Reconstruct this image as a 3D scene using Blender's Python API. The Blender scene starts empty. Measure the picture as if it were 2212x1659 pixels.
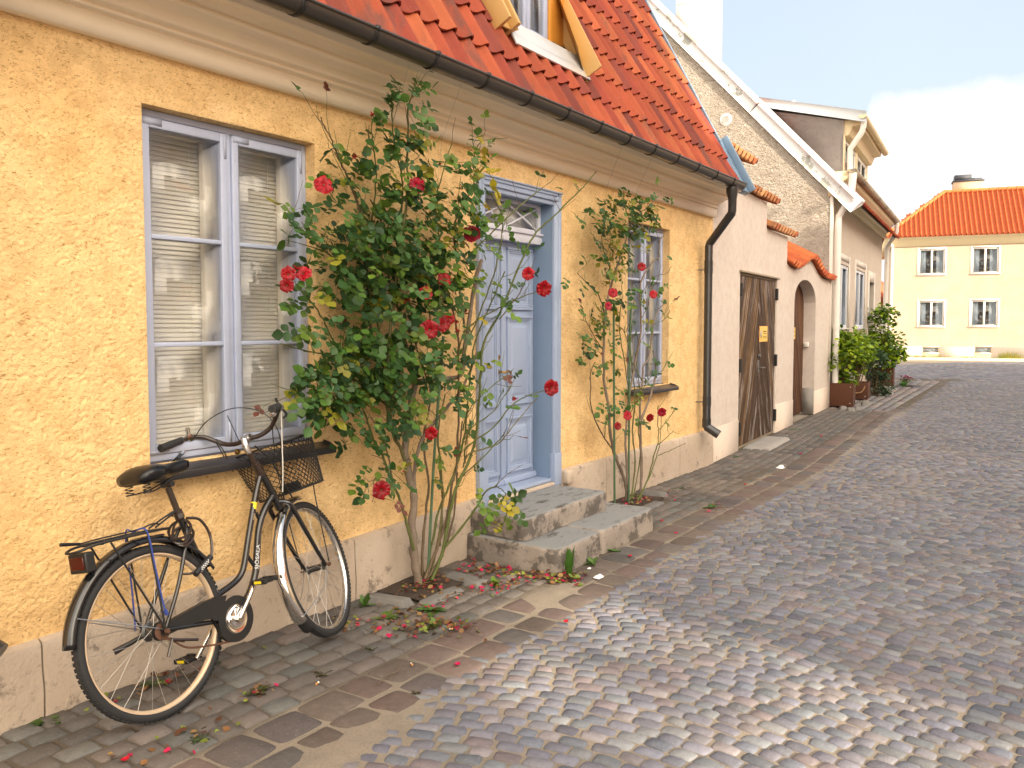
import bpy, math, random
import numpy as np
from mathutils import Vector, Matrix
R = math.radians
rng = np.random.default_rng(7)
random.seed(7)
scene = bpy.context.scene
col = scene.collection

# ------------------------------------------------------------------ camera
cam_d = bpy.data.cameras.new("camera")
cam = bpy.data.objects.new("camera", cam_d)
col.objects.link(cam)
cam.location = (0, 0, 1.58)
YAW, PIT = 34.4, 3.2
cam.rotation_euler = (R(90 - PIT), 0, R(YAW - 90))
cam_d.sensor_width = 36.0
cam_d.lens = 36.0 * 1790 / 2212
cam_d.shift_y = -28.2 / 2212
cam_d.clip_start = 0.05
cam_d.clip_end = 600
scene.camera = cam
scene.render.resolution_x, scene.render.resolution_y = 1024, 768

# ------------------------------------------------------------------ sun, sky, exposure
SUN_TO = Vector((-0.300, -0.954, 0.364)).normalized()      # towards the sun
sun_d = bpy.data.lights.new("sun", 'SUN')
sun_d.energy = 4.7
sun_d.angle = R(0.5)
sun_d.color = (1.0, 0.86, 0.66)
sun = bpy.data.objects.new("sun", sun_d)
col.objects.link(sun)
sun.rotation_euler = SUN_TO.to_track_quat('Z', 'Y').to_euler()
sun.location = (-10, -30, 20)

world = bpy.data.worlds.new("World")
scene.world = world
world.use_nodes = True
wn, wl = world.node_tree.nodes, world.node_tree.links
wn.clear()
def wnode(t, **k):
    n = wn.new(t)
    for a, b in k.items(): setattr(n, a, b)
    return n
def wmath(op, a, b=None, clamp=False):
    n = wnode('ShaderNodeMath', operation=op, use_clamp=clamp)
    for i, v in enumerate((a, b)):
        if v is None: continue
        if isinstance(v, (int, float)): n.inputs[i].default_value = v
        else: wl.new(v, n.inputs[i])
    return n.outputs[0]
wo = wnode('ShaderNodeOutputWorld')
bg = wnode('ShaderNodeBackground'); bg.inputs[1].default_value = 0.12
sky = wnode('ShaderNodeTexSky', sky_type='NISHITA', sun_disc=False)
sky.sun_elevation = math.asin(SUN_TO.z)
sky.sun_rotation = math.atan2(SUN_TO.x, SUN_TO.y)
sky.altitude = 10; sky.air_density = 1.0; sky.dust_density = 2.0; sky.ozone_density = 1.0
tc = wnode('ShaderNodeTexCoord')
sep = wnode('ShaderNodeSeparateXYZ'); wl.new(tc.outputs['Generated'], sep.inputs[0])
nz = wnode('ShaderNodeTexNoise'); nz.inputs['Scale'].default_value = 5.0; nz.inputs['Detail'].default_value = 7; nz.inputs['Roughness'].default_value = .6
wl.new(tc.outputs['Generated'], nz.inputs['Vector'])
nz2 = wnode('ShaderNodeTexNoise'); nz2.inputs['Scale'].default_value = 1.7; nz2.inputs['Detail'].default_value = 6; nz2.inputs['Roughness'].default_value = .55
wl.new(tc.outputs['Generated'], nz2.inputs['Vector'])
# a cumulus bank low over the end of the street
wob = wmath('MULTIPLY', wmath('SUBTRACT', nz.outputs[0], .5), .10)
top = wmath('ADD', .238, wob)
side = wmath('MULTIPLY', wmath('MAXIMUM', wmath('SUBTRACT', sep.outputs[1], .19), 0.0), 1.6)
m1 = wmath('MULTIPLY', wmath('SUBTRACT', wmath('SUBTRACT', top, sep.outputs[2]), side), 70.0, True)
m1 = wmath('MULTIPLY', m1, wmath('MULTIPLY', wmath('ADD', sep.outputs[0], .1), 6.0, True))
# broken bright cloud added out of view, behind and overhead, to light the street
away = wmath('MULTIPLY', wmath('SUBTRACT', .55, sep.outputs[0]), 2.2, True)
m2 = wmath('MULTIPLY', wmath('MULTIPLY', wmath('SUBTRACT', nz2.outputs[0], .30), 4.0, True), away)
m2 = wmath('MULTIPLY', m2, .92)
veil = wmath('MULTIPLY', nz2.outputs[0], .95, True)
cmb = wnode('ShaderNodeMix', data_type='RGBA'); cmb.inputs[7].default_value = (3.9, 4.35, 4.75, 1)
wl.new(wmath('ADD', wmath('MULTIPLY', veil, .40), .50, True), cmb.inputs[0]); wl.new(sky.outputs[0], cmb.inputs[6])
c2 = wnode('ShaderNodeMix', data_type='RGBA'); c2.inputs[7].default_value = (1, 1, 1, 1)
lowk = wmath('MULTIPLY', wmath('SUBTRACT', .95, sep.outputs[2]), 1.5, True)  # added cloud made brighter low down, to lift walls and cornice
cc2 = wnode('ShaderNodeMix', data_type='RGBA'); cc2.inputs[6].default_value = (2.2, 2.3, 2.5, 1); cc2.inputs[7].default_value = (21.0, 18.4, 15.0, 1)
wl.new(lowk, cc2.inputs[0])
# added glow: unseen cloud brightened towards the sun to light the walls
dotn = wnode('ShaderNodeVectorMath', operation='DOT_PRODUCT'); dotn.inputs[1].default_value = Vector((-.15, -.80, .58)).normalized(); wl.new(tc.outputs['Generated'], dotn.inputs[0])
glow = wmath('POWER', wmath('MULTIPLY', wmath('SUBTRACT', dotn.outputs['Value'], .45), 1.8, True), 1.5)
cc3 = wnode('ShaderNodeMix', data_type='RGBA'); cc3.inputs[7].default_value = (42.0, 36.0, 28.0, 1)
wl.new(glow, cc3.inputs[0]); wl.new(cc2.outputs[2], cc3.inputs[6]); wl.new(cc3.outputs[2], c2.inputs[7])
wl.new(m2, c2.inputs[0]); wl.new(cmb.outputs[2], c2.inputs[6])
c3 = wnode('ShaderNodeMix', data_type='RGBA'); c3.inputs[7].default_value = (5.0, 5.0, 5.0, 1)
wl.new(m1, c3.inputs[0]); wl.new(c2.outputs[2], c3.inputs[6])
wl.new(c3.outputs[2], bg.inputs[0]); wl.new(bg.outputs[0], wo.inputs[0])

scene.view_settings.view_transform = 'Standard'
scene.view_settings.look = 'None'
scene.view_settings.gamma = 1
scene.view_settings.exposure = 0.95
scene.view_settings.use_curve_mapping = False
scene.cycles.use_denoising = True
scene.cycles.use_adaptive_sampling = True
scene.cycles.adaptive_threshold = 0.015
scene.cycles.max_bounces = 8
scene.cycles.diffuse_bounces = 5
scene.cycles.glossy_bounces = 4
scene.cycles.transparent_max_bounces = 16
scene.cycles.transmission_bounces = 4
scene.cycles.caustics_reflective = False
scene.cycles.caustics_refractive = False
scene.cycles.sample_clamp_indirect = 4.0

# ------------------------------------------------------------------ noise
def _h(ix, iy, s):
    n = (ix.astype(np.int64) * 374761393 + iy.astype(np.int64) * 668265263 + s * 974634777) & 0x7fffffff
    n = ((n ^ (n >> 13)) * 1274126177) & 0x7fffffff
    n = n ^ (n >> 16)
    return (n & 0xffff) / 65535.0
def vnoise(x, y, s=0):
    x = np.asarray(x, float); y = np.asarray(y, float)
    ix, iy = np.floor(x), np.floor(y)
    fx, fy = x - ix, y - iy
    fx = fx * fx * (3 - 2 * fx); fy = fy * fy * (3 - 2 * fy)
    a, b, c, d = _h(ix, iy, s), _h(ix + 1, iy, s), _h(ix, iy + 1, s), _h(ix + 1, iy + 1, s)
    return (a + (b - a) * fx) * (1 - fy) + (c + (d - c) * fx) * fy
def fbm(x, y, s=0, o=3):
    v = 0; a = .5; t = 0
    for i in range(o):
        v = v + a * vnoise(x * 2 ** i, y * 2 ** i, s + i * 17); t += a; a *= .5
    return v / t

# ------------------------------------------------------------------ mesh builder
class MB:
    def __init__(s):
        s.V, s.L, s.S, s.M, s.C, s.n = [], [], [], [], [], 0
    def add(s, v, faces, m=0, c=None):
        v = np.asarray(v, float).reshape(-1, 3)
        if isinstance(faces, np.ndarray):
            s.L.append((faces + s.n).ravel()); s.S.append(np.full(len(faces), faces.shape[1])); s.M.append(np.full(len(faces), m))
        else:
            for f in faces: s.L.append(np.array(f) + s.n)
            s.S.append(np.array([len(f) for f in faces])); s.M.append(np.full(len(faces), m))
        s.V.append(v)
        if c is None: c = (1, 1, 1, 1)
        c = np.asarray(c, float)
        if c.ndim == 1:
            c = np.tile(np.append(c, 1)[:4] if len(c) == 3 else c, (len(v), 1))
        elif c.shape[1] == 3: c = np.hstack([c, np.ones((len(c), 1))])
        s.C.append(c); s.n += len(v)
        return s
    def box(s, a, b, m=0, c=None):
        (x0, y0, z0), (x1, y1, z1) = a, b
        x0, x1 = min(x0, x1), max(x0, x1); y0, y1 = min(y0, y1), max(y0, y1); z0, z1 = min(z0, z1), max(z0, z1)
        v = [(x0, y0, z0), (x1, y0, z0), (x1, y1, z0), (x0, y1, z0), (x0, y0, z1), (x1, y0, z1), (x1, y1, z1), (x0, y1, z1)]
        return s.add(v, [(0, 3, 2, 1), (4, 5, 6, 7), (0, 1, 5, 4), (1, 2, 6, 5), (2, 3, 7, 6), (3, 0, 4, 7)], m, c)
    def obox(s, ctr, ax, ay, az, m=0, c=None):       # oriented box: centre and three half-axis vectors
        ctr, ax, ay, az = map(lambda q: np.array(q, float), (ctr, ax, ay, az))
        v = [ctr + i * ax + j * ay + k * az for k in (-1, 1) for (i, j) in ((-1, -1), (1, -1), (1, 1), (-1, 1))]
        if np.dot(np.cross(ax, ay), az) < 0: v = [v[i] for i in (3, 2, 1, 0, 7, 6, 5, 4)]
        return s.add(v, [(0, 3, 2, 1), (4, 5, 6, 7), (0, 1, 5, 4), (1, 2, 6, 5), (2, 3, 7, 6), (3, 0, 4, 7)], m, c)
    def tube(s, P, r, seg=8, m=0, c=None, cap=True, closed=False):
        P = np.array(P, float); n = len(P)
        r = np.full(n, r) if np.isscalar(r) else np.array(r, float)
        if closed: T = np.roll(P, -1, 0) - np.roll(P, 1, 0)
        else:
            T = np.gradient(P, axis=0)
        T /= np.linalg.norm(T, axis=1)[:, None] + 1e-12
        up = np.array([0, 0, 1.0]) if abs(T[0][2]) < .9 else np.array([1.0, 0, 0])
        N = np.cross(T[0], up); N /= np.linalg.norm(N)
        A = np.linspace(0, 2 * np.pi, seg, endpoint=False)
        V = []
        for i in range(n):
            N = N - T[i] * (N @ T[i]); N /= np.linalg.norm(N) + 1e-12
            B = np.cross(T[i], N)
            V.append(P[i] + r[i] * (np.cos(A)[:, None] * N + np.sin(A)[:, None] * B))
        V = np.vstack(V); F = []
        for i in range(n if closed else n - 1):
            j = (i + 1) % n
            for k in range(seg):
                l = (k + 1) % seg
                F.append((i * seg + k, j * seg + k, j * seg + l, i * seg + l)[::-1])
        F = np.array(F)
        s.add(V, F, m, c)
        if cap and not closed:
            s.add(V[:seg], [tuple(range(seg))], m, c)
            s.add(V[-seg:], [tuple(range(seg))[::-1]], m, c)
        return s
    def prism(s, poly, lo, hi, axis=0, m=0, c=None):  # extrude a polygon in the other two axes along axis
        n = len(poly); V = []
        for t in (lo, hi):
            for p in poly:
                q = list(p); q.insert(axis, t); V.append(q)
        F = [(i, (i + 1) % n, n + (i + 1) % n, n + i) for i in range(n)] + [tuple(range(n))[::-1], tuple(range(n, 2 * n))]
        return s.add(V, F, m, c)
    def grid(s, V, nu, nv, m=0, c=None, flip=False):
        i = np.arange(nu - 1)[:, None] * nv + np.arange(nv - 1)[None, :]
        F = np.stack([i, i + nv, i + nv + 1, i + 1], -1).reshape(-1, 4)
        if flip: F = F[:, ::-1]
        return s.add(V, F, m, c)
    def lathe(s, prof, ctr, axis, seg=24, m=0, c=None, close=False):   # prof: (radius, height along axis)
        ctr = np.array(ctr, float); ax = np.array(axis, float); ax /= np.linalg.norm(ax)
        u = np.cross(ax, (0, 0, 1.0) if abs(ax[2]) < .9 else (1.0, 0, 0)); u /= np.linalg.norm(u); w = np.cross(ax, u)
        A = np.linspace(0, 2 * np.pi, seg, endpoint=False); pr = list(prof) + ([prof[0]] if close else [])
        V = np.array([ctr + ax * h + rr * (math.cos(a) * u + math.sin(a) * w) for rr, h in pr for a in A]); F = []
        for i in range(len(pr) - 1):
            for k in range(seg):
                l = (k + 1) % seg; F.append((i * seg + k, i * seg + l, (i + 1) * seg + l, (i + 1) * seg + k))
        return s.add(V, np.array(F), m, c)
    def build(s, name, mats, parent=None, smooth=None, bevel=0, **tags):
        me = bpy.data.meshes.new(name)
        V = np.vstack(s.V)
        if parent is not None and parent.name in BASE: V = V - BASE[parent.name]
        L = np.concatenate(s.L); S = np.concatenate(s.S); M = np.concatenate(s.M)
        me.vertices.add(len(V)); me.vertices.foreach_set('co', V.ravel())
        me.loops.add(len(L)); me.loops.foreach_set('vertex_index', L.astype(np.int32))
        me.polygons.add(len(S)); me.polygons.foreach_set('loop_start', (np.cumsum(S) - S).astype(np.int32))
        me.polygons.foreach_set('loop_total', S.astype(np.int32)); me.polygons.foreach_set('material_index', M.astype(np.int32))
        if smooth: me.polygons.foreach_set('use_smooth', np.ones(len(S), bool))
        me.update(calc_edges=True); me.validate()
        ca = me.color_attributes.new('Col', 'FLOAT_COLOR', 'POINT'); ca.data.foreach_set('color', np.vstack(s.C).ravel().astype(np.float32))
        for mm in (mats if isinstance(mats, (list, tuple)) else [mats]): me.materials.append(mm)
        if smooth and smooth is not True:
            try: me.set_sharp_from_angle(angle=R(smooth))
            except Exception: pass
        o = bpy.data.objects.new(name, me); col.objects.link(o)
        if parent is not None: o.parent = parent
        if parent is not None and parent.name in BASE: BASE[o.name] = BASE[parent.name]
        if bevel:
            b = o.modifiers.new('bevel', 'BEVEL'); b.width = bevel; b.segments = 2; b.limit_method = 'ANGLE'; b.angle_limit = R(40)
        for k, v in tags.items(): o[k] = v
        return o
BASE = {}
def mb(): return MB()
def thing(name, label, cat, loc=(0, 0, 0), mat=None, group=None):
    o = bpy.data.objects.new(name, None); col.objects.link(o); o.empty_display_size = .2
    if mat is not None: o.matrix_world = mat
    else: o.location = loc; BASE[o.name] = np.array(loc, float)
    o['label'] = label; o['category'] = cat
    if group: o['group'] = group
    return o
def tag(o, label, cat, group=None):
    o['label'] = label; o['category'] = cat
    if group: o['group'] = group
    return o
def copy_tree(o, parent=None):
    c = o.copy(); col.objects.link(c)
    if parent is not None: c.parent = parent
    for ch in list(o.children): copy_tree(ch, c)
    return c

# ------------------------------------------------------------------ materials
class NT:
    def __init__(s, name):
        s.m = bpy.data.materials.new(name); s.m.use_nodes = True
        s.t = s.m.node_tree; s.n = s.t.nodes; s.l = s.t.links; s.n.clear()
        s.out = s.n.new('ShaderNodeOutputMaterial'); s.b = s.n.new('ShaderNodeBsdfPrincipled')
        s.l.new(s.b.outputs[0], s.out.inputs[0]); s.tc = s.n.new('ShaderNodeTexCoord')
    def put(s, sock, v):
        if v is None: return
        if isinstance(v, (int, float)): sock.default_value = v
        elif isinstance(v, (tuple, list)):
            sock.default_value = tuple(v) + (1,) if len(v) == 3 and sock.type == 'RGBA' else tuple(v)
        else: s.l.new(v, sock)
    def math(s, op, a, b=None, c=None, clamp=False):
        n = s.n.new('ShaderNodeMath'); n.operation = op; n.use_clamp = clamp
        for i, v in enumerate((a, b, c)): s.put(n.inputs[i], v)
        return n.outputs[0]
    def mix(s, f, a, b, mode='MIX'):
        n = s.n.new('ShaderNodeMix'); n.data_type = 'RGBA'; n.blend_type = mode
        s.put(n.inputs[0], f); s.put(n.inputs[6], a); s.put(n.inputs[7], b); return n.outputs[2]
    def coords(s, scale=(1, 1, 1), rot=(0, 0, 0), src='Object'):
        n = s.n.new('ShaderNodeMapping'); n.inputs['Scale'].default_value = scale; n.inputs['Rotation'].default_value = rot
        s.l.new(s.tc.outputs[src], n.inputs[0]); return n.outputs[0]
    def noise(s, sc, det=4, ro=.55, vec=None, dist=0):
        n = s.n.new('ShaderNodeTexNoise'); n.inputs['Scale'].default_value = sc; n.inputs['Detail'].default_value = det
        n.inputs['Roughness'].default_value = ro; n.inputs['Distortion'].default_value = dist
        s.l.new(vec if vec is not None else s.tc.outputs['Object'], n.inputs['Vector']); return n.outputs[0]
    def voro(s, sc, vec=None, feat='F1', out=0):
        n = s.n.new('ShaderNodeTexVoronoi'); n.inputs['Scale'].default_value = sc; n.feature = feat
        s.l.new(vec if vec is not None else s.tc.outputs['Object'], n.inputs['Vector']); return n.outputs[out]
    def ramp(s, f, stops):
        n = s.n.new('ShaderNodeValToRGB'); e = n.color_ramp.elements
        while len(e) < len(stops): e.new(.5)
        for i, (p, c) in enumerate(stops):
            e[i].position = p; e[i].color = tuple(c) + (1,) if len(c) == 3 else c
        s.l.new(f, n.inputs[0]); return n.outputs[0]
    def step(s, f, lo, hi):
        n = s.n.new('ShaderNodeMapRange'); n.clamp = True; n.interpolation_type = 'SMOOTHSTEP'
        s.put(n.inputs[0], f); n.inputs[1].default_value = lo; n.inputs[2].default_value = hi; return n.outputs[0]
    def attr(s, name='Col'):
        n = s.n.new('ShaderNodeAttribute'); n.attribute_name = name; return n
    def bump(s, h, strength=.3, dist=.01):
        n = s.n.new('ShaderNodeBump'); n.inputs['Strength'].default_value = strength; n.inputs['Distance'].default_value = dist
        s.l.new(h, n.inputs['Height']); s.l.new(n.outputs[0], s.b.inputs['Normal'])
    def set(s, color=None, rough=None, metal=None, spec=None, **k):
        s.put(s.b.inputs['Base Color'], color); s.put(s.b.inputs['Roughness'], rough)
        s.put(s.b.inputs['Metallic'], metal); s.put(s.b.inputs['Specular IOR Level'], spec)
        for a, v in k.items(): s.put(s.b.inputs[a.replace('_', ' ')], v)
        return s.m
M = {}
def simple(name, c, rough=.5, metal=0, spec=.5, var=.12, sc=8, bump=0, bsc=60, bd=.002, wear=None, coat=0, dirt=None):
    t = NT(name)
    n = t.noise(sc, 5, .6)
    k = t.math('ADD', t.math('MULTIPLY', t.math('SUBTRACT', n, .5), 2 * var), 1.0)
    cc = t.mix(1.0, c, k, 'MULTIPLY')
    if dirt:
        cc = t.mix(t.math('MULTIPLY', t.step(t.noise(dirt[1], 6, .65), dirt[2], dirt[3]), dirt[4] if len(dirt) > 4 else 1.0), cc, dirt[0])
    if wear:
        cc = t.mix(t.step(t.noise(wear[1], 6, .7), wear[2], wear[2] + .04), cc, wear[0])
    t.set(cc, t.math('ADD', t.math('MULTIPLY', n, .2), rough - .1), metal, spec)
    if coat: t.put(t.b.inputs['Coat Weight'], coat); t.put(t.b.inputs['Coat Roughness'], .15)
    if bump: t.bump(t.noise(bsc, 4, .6), bump, bd)
    M[name] = t.m
    return t.m
def glass(name, tint=(1, 1, 1), refl=1.4, rough=0.0):
    t = NT(name); t.n.remove(t.b)
    tr = t.n.new('ShaderNodeBsdfTransparent'); tr.inputs[0].default_value = tuple(tint) + (1,)
    gl = t.n.new('ShaderNodeBsdfGlossy'); gl.inputs['Roughness'].default_value = rough
    fr = t.n.new('ShaderNodeLayerWeight'); fr.inputs[0].default_value = .5
    mx = t.n.new('ShaderNodeMixShader')
    bp = t.n.new('ShaderNodeBump'); bp.inputs['Strength'].default_value = .010; bp.inputs['Distance'].default_value = .02
    t.l.new(t.noise(3.0, 2, .5), bp.inputs['Height']); t.l.new(bp.outputs[0], gl.inputs['Normal'])
    f = t.math('MULTIPLY', t.math('ADD', t.math('MULTIPLY', t.math('POWER', fr.outputs[1], 5.0), .95), .045), refl, clamp=True)
    t.l.new(f, mx.inputs[0]); t.l.new(tr.outputs[0], mx.inputs[1]); t.l.new(gl.outputs[0], mx.inputs[2]); t.l.new(mx.outputs[0], t.out.inputs[0])
    M[name] = t.m
def stucco(name, base, dark, light, fleck=.55, fs=38, bump=.5, bd=.02, th=.60):
    t = NT(name)
    big = t.noise(1.3, 4, .6); mid = t.noise(9, 4, .6)
    v1 = t.coords((1, 1, 2.2), (0, R(18), 0)); v2 = t.coords((1, 1, 2.4), (0, R(-24), 0))
    f1 = t.noise(fs, 3, .5, v1, 1.2); f2 = t.noise(fs * 1.25, 2, .5, v2, 1.5)
    c = t.mix(t.step(big, .3, .7), base, light)
    c = t.mix(t.math('MULTIPLY', t.step(mid, .35, .75), .35), c, dark)
    fl = t.math('MAXIMUM', t.step(f1, th, th + .08), t.step(f2, th + .02, th + .10))
    c = t.mix(t.math('MULTIPLY', fl, fleck), c, dark)
    t.set(c, .9, 0, .2)
    h = t.math('ADD', t.math('MULTIPLY', t.math('MINIMUM', f1, f2), 1.0), t.math('MULTIPLY', t.noise(fs * 4, 2), .25))
    t.bump(h, bump, bd)
    M[name] = t.m
stucco('yellow_stucco', (.87, .585, .275), (.40, .21, .07), (.90, .65, .34), .75, 50, .40, .015, .585)
stucco('white_stucco', (.66, .58, .52), (.50, .40, .33), (.70, .63, .57), .35, 30, .45)
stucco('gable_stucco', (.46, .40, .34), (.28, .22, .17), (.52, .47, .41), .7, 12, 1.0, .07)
stucco('beige_plaster', (.52, .45, .38), (.42, .35, .29), (.56, .49, .42), .15, 30, .15)
stucco('far_plaster', (.46, .365, .27), (.41, .32, .225), (.50, .415, .32), .10, 20, .08)
simple('cream_paint', (.93, .80, .62), .55, var=.03, sc=4, bump=.08, bsc=30)
simple('cream_trim', (.74, .62, .40), .55, var=.05, sc=4)
simple('lilac_paint', (.42, .47, .63), .42, var=.07, sc=14, bump=.15, bsc=90, bd=.001, dirt=((.28, .27, .36), 20, .6, .8, .5))
simple('door_paint', (.31, .38, .54), .38, var=.05, sc=9, bump=.1, bsc=70, bd=.001)
simple('door_paint_deep', (.20, .28, .41), .38, var=.05, sc=9)
simple('pale_lilac', (.62, .63, .72), .42, var=.05, sc=10)
simple('white_paint', (.78, .76, .72), .45, var=.05, sc=10)
simple('offwhite_wood', (.86, .80, .68), .5, var=.05, sc=10)
simple('dark_sill', (.022, .021, .025), .4, var=.2, sc=12, coat=.2)
simple('gutter_brown', (.040, .034, .030), .36, var=.25, sc=6, coat=.3)
simple('pipe_black', (.022, .023, .026), .33, var=.3, sc=9, coat=.3)
simple('bracket_black', (.012, .012, .012), .4)
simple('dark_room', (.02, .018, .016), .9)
simple('blind_white', (.76, .73, .66), .5, var=.03, sc=5)
simple('curtain', (.70, .70, .68), .9, var=.08, sc=3)
simple('orange_wood', (.62, .26, .035), .5, var=.1, sc=6)
simple('tan_metal', (.56, .34, .12), .5, var=.1, sc=6)
simple('pale_metal', (.62, .62, .62), .35, metal=.3, var=.06, sc=8)
simple('blue_metal', (.20, .29, .40), .35, metal=.2, var=.2, sc=5, wear=((.42, .16, .05), 5, .63))
simple('white_metal', (.74, .75, .77), .4, var=.04, sc=4, wear=((.34, .35, .32), 2.0, .555))
simple('white_pipe', (.74, .71, .67), .4, var=.06, sc=9, wear=((.25, .28, .32), 14, .66))
simple('hub_grey', (.10, .10, .10), .4, metal=.8)
simple('rubber', (.020, .020, .022), .75, var=.3, sc=30)
simple('black_paint', (.008, .008, .010), .22, var=.2, sc=30, coat=.6)
simple('black_matt', (.012, .012, .013), .5, var=.2, sc=30)
simple('black_leather', (.004, .005, .008), .30, var=.2, sc=20, bump=.1, bsc=300, bd=.0005)
simple('brown_black', (.030, .018, .014), .3, var=.3, sc=20, coat=.3)
simple('chrome', (.80, .78, .76), .09, metal=1, var=.05, sc=20)
simple('alloy', (.62, .62, .64), .28, metal=1, var=.06, sc=20)
simple('rim_cream', (.62, .47, .33), .4, metal=.25, var=.1, sc=12)
simple('spoke_steel', (.55, .54, .52), .3, metal=1)
simple('rust', (.10, .045, .025), .7, var=.3, sc=60)
simple('blue_cord', (.03, .06, .28), .7, var=.5, sc=300)
simple('yellow_tape', (.80, .62, .02), .5)
simple('white_print', (.75, .75, .75), .6)
simple('red_plastic', (.07, .006, .004), .25)
simple('brass', (.42, .24, .07), .3, metal=1)
simple('corten', (.085, .030, .014), .9, var=.25, sc=7)
simple('wood_stick', (.14, .10, .07), .8, var=.3, sc=30)
simple('stake_green', (.06, .12, .06), .6, var=.2, sc=20)
simple('soil', (.045, .030, .022), .95, var=.4, sc=30, bump=.8, bsc=60, bd=.01)
simple('paper_white', (.80, .80, .80), .8, var=.03)
simple('butt_orange', (.60, .28, .08), .8)
simple('hand_black', (.02, .02, .02), .35)
simple('steel_grey', (.25, .25, .26), .4, metal=.8)
simple('drain_iron', (.08, .08, .09), .5, metal=.5)
simple('sign_yellow', (.80, .50, .06), .3, var=.06, sc=6)
simple('sign_orange', (.80, .36, .10), .4)
simple('sign_ink', (.12, .09, .05), .6)
simple('sign_grey', (.42, .40, .42), .5)
simple('concrete', (.30, .28, .26), .85, var=.15, sc=4, bump=.3, bsc=40, dirt=((.18, .17, .16), 3, .5, .7, .5))
glass('pane')
glass('pane_far', (.8, .85, .9), 1.6)
# limestone plinth and steps
def limestone(name, a, b, stain, st0, top=None):
    t = NT(name)
    n1 = t.noise(2.2, 6, .6); n2 = t.noise(26, 5, .65); n3 = t.noise(5.5, 6, .7)
    c = t.mix(t.step(n1, .35, .68), a, b)
    c = t.mix(t.math('MULTIPLY', t.step(n2, .58, .70), .45), c, stain)
    c = t.mix(t.math('MULTIPLY', t.step(n3, st0, st0 + .08), .75), c, stain)
    if top:
        g = t.n.new('ShaderNodeNewGeometry'); sp = t.n.new('ShaderNodeSeparateXYZ'); t.l.new(g.outputs['Normal'], sp.inputs[0])
        c = t.mix(t.step(sp.outputs[2], .5, .9), c, t.mix(t.step(t.noise(9, 5, .7, t.coords((.5, 1.6, 1))), .5, .68), top, stain))
    t.set(c, .85, 0, .3)
    t.bump(t.math('ADD', t.noise(40, 5, .7), t.math('MULTIPLY', t.noise(9, 4, .6), 1.2)), .55, .012)
    M[name] = t.m
limestone('plinth_stone', (.46, .37, .29), (.53, .44, .36), (.15, .12, .10), .575)
limestone('step_stone', (.34, .29, .25), (.24, .21, .19), (.07, .062, .055), .50, (.24, .245, .25))
# setts: colour per stone from the attribute
t = NT('setts'); a = t.attr().outputs[0]
n = t.noise(28, 5, .65); n2 = t.noise(120, 3, .6); n3 = t.noise(1.1, 4, .6)
c = t.mix(1.0, a, t.math('ADD', t.math('MULTIPLY', n, .7), .65), 'MULTIPLY')
c = t.mix(t.math('MULTIPLY', t.step(n2, .60, .72), .35), c, (.34, .31, .27))
c = t.mix(t.math('MULTIPLY', t.step(n3, .45, .75), .28), c, (.27, .22, .175))
t.set(c, t.math('ADD', t.math('MULTIPLY', n, .15), .70), 0, .22)
t.bump(t.math('ADD', n, t.math('MULTIPLY', n2, .6)), .5, .006)
M['setts'] = t.m
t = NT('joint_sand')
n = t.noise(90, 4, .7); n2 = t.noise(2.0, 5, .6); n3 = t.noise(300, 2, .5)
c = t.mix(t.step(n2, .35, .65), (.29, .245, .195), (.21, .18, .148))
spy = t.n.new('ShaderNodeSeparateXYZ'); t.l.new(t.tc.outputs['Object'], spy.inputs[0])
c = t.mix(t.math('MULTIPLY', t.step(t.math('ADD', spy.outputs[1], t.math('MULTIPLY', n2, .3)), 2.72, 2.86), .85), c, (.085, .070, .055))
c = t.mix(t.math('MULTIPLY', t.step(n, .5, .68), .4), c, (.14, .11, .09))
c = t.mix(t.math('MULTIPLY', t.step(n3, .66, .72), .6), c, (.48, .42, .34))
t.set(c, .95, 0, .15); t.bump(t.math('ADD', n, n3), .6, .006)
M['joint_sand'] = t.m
# clay tiles
def clay(name, k=1.0, lichen=.35):
    t = NT(name); a = t.attr().outputs[0]
    n = t.noise(7, 5, .65); n2 = t.noise(2.6, 5, .7, t.coords((1.8, 1, .45))); n3 = t.noise(60, 3, .6)
    c = t.mix(1.0, a, t.math('ADD', t.math('MULTIPLY', n, .5), .75), 'MULTIPLY')
    c = t.mix(t.math('MULTIPLY', t.step(n2, .54, .68), .62 * lichen / .35), c, (.085 * k, .05 * k, .045 * k))
    c = t.mix(t.math('MULTIPLY', t.step(n3, .69, .73), lichen), c, (.45, .42, .38))
    t.set(c, .72, 0, .3); t.bump(n3, .25, .004); M[name] = t.m
clay('clay_tile'); clay('clay_tile_far', 1, .1)
# weathered planks: attribute = (along, across, random)
def planks(name, base, pale, yel, wear):
    t = NT(name); a = t.attr().outputs[1]
    mp = t.n.new('ShaderNodeMapping'); mp.inputs['Scale'].default_value = (2.2, 34, 9); t.l.new(a, mp.inputs[0])
    g = t.noise(1.0, 6, .65, mp.outputs[0]); mp2 = t.n.new('ShaderNodeMapping'); mp2.inputs['Scale'].default_value = (1.1, 10, 40); t.l.new(a, mp2.inputs[0])
    g2 = t.noise(1.0, 4, .6, mp2.outputs[0])
    sp = t.n.new('ShaderNodeSeparateXYZ'); t.l.new(a, sp.inputs[0])
    c = t.mix(t.step(g, .3, .7), base, tuple(x * 1.9 for x in base))
    c = t.mix(t.math('MULTIPLY', t.step(sp.outputs[2], .35, 1.0), t.step(g2, .35, .6)), c, yel)
    c = t.mix(t.math('MULTIPLY', t.step(g2, .60 - wear, .70 - wear), t.step(g, .42, .6)), c, pale)
    t.set(c, .75, 0, .25); t.bump(g, .5, .004); M[name] = t.m
planks('gate_planks', (.040, .024, .016), (.33, .28, .26), (.17, .095, .035), .09)
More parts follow.
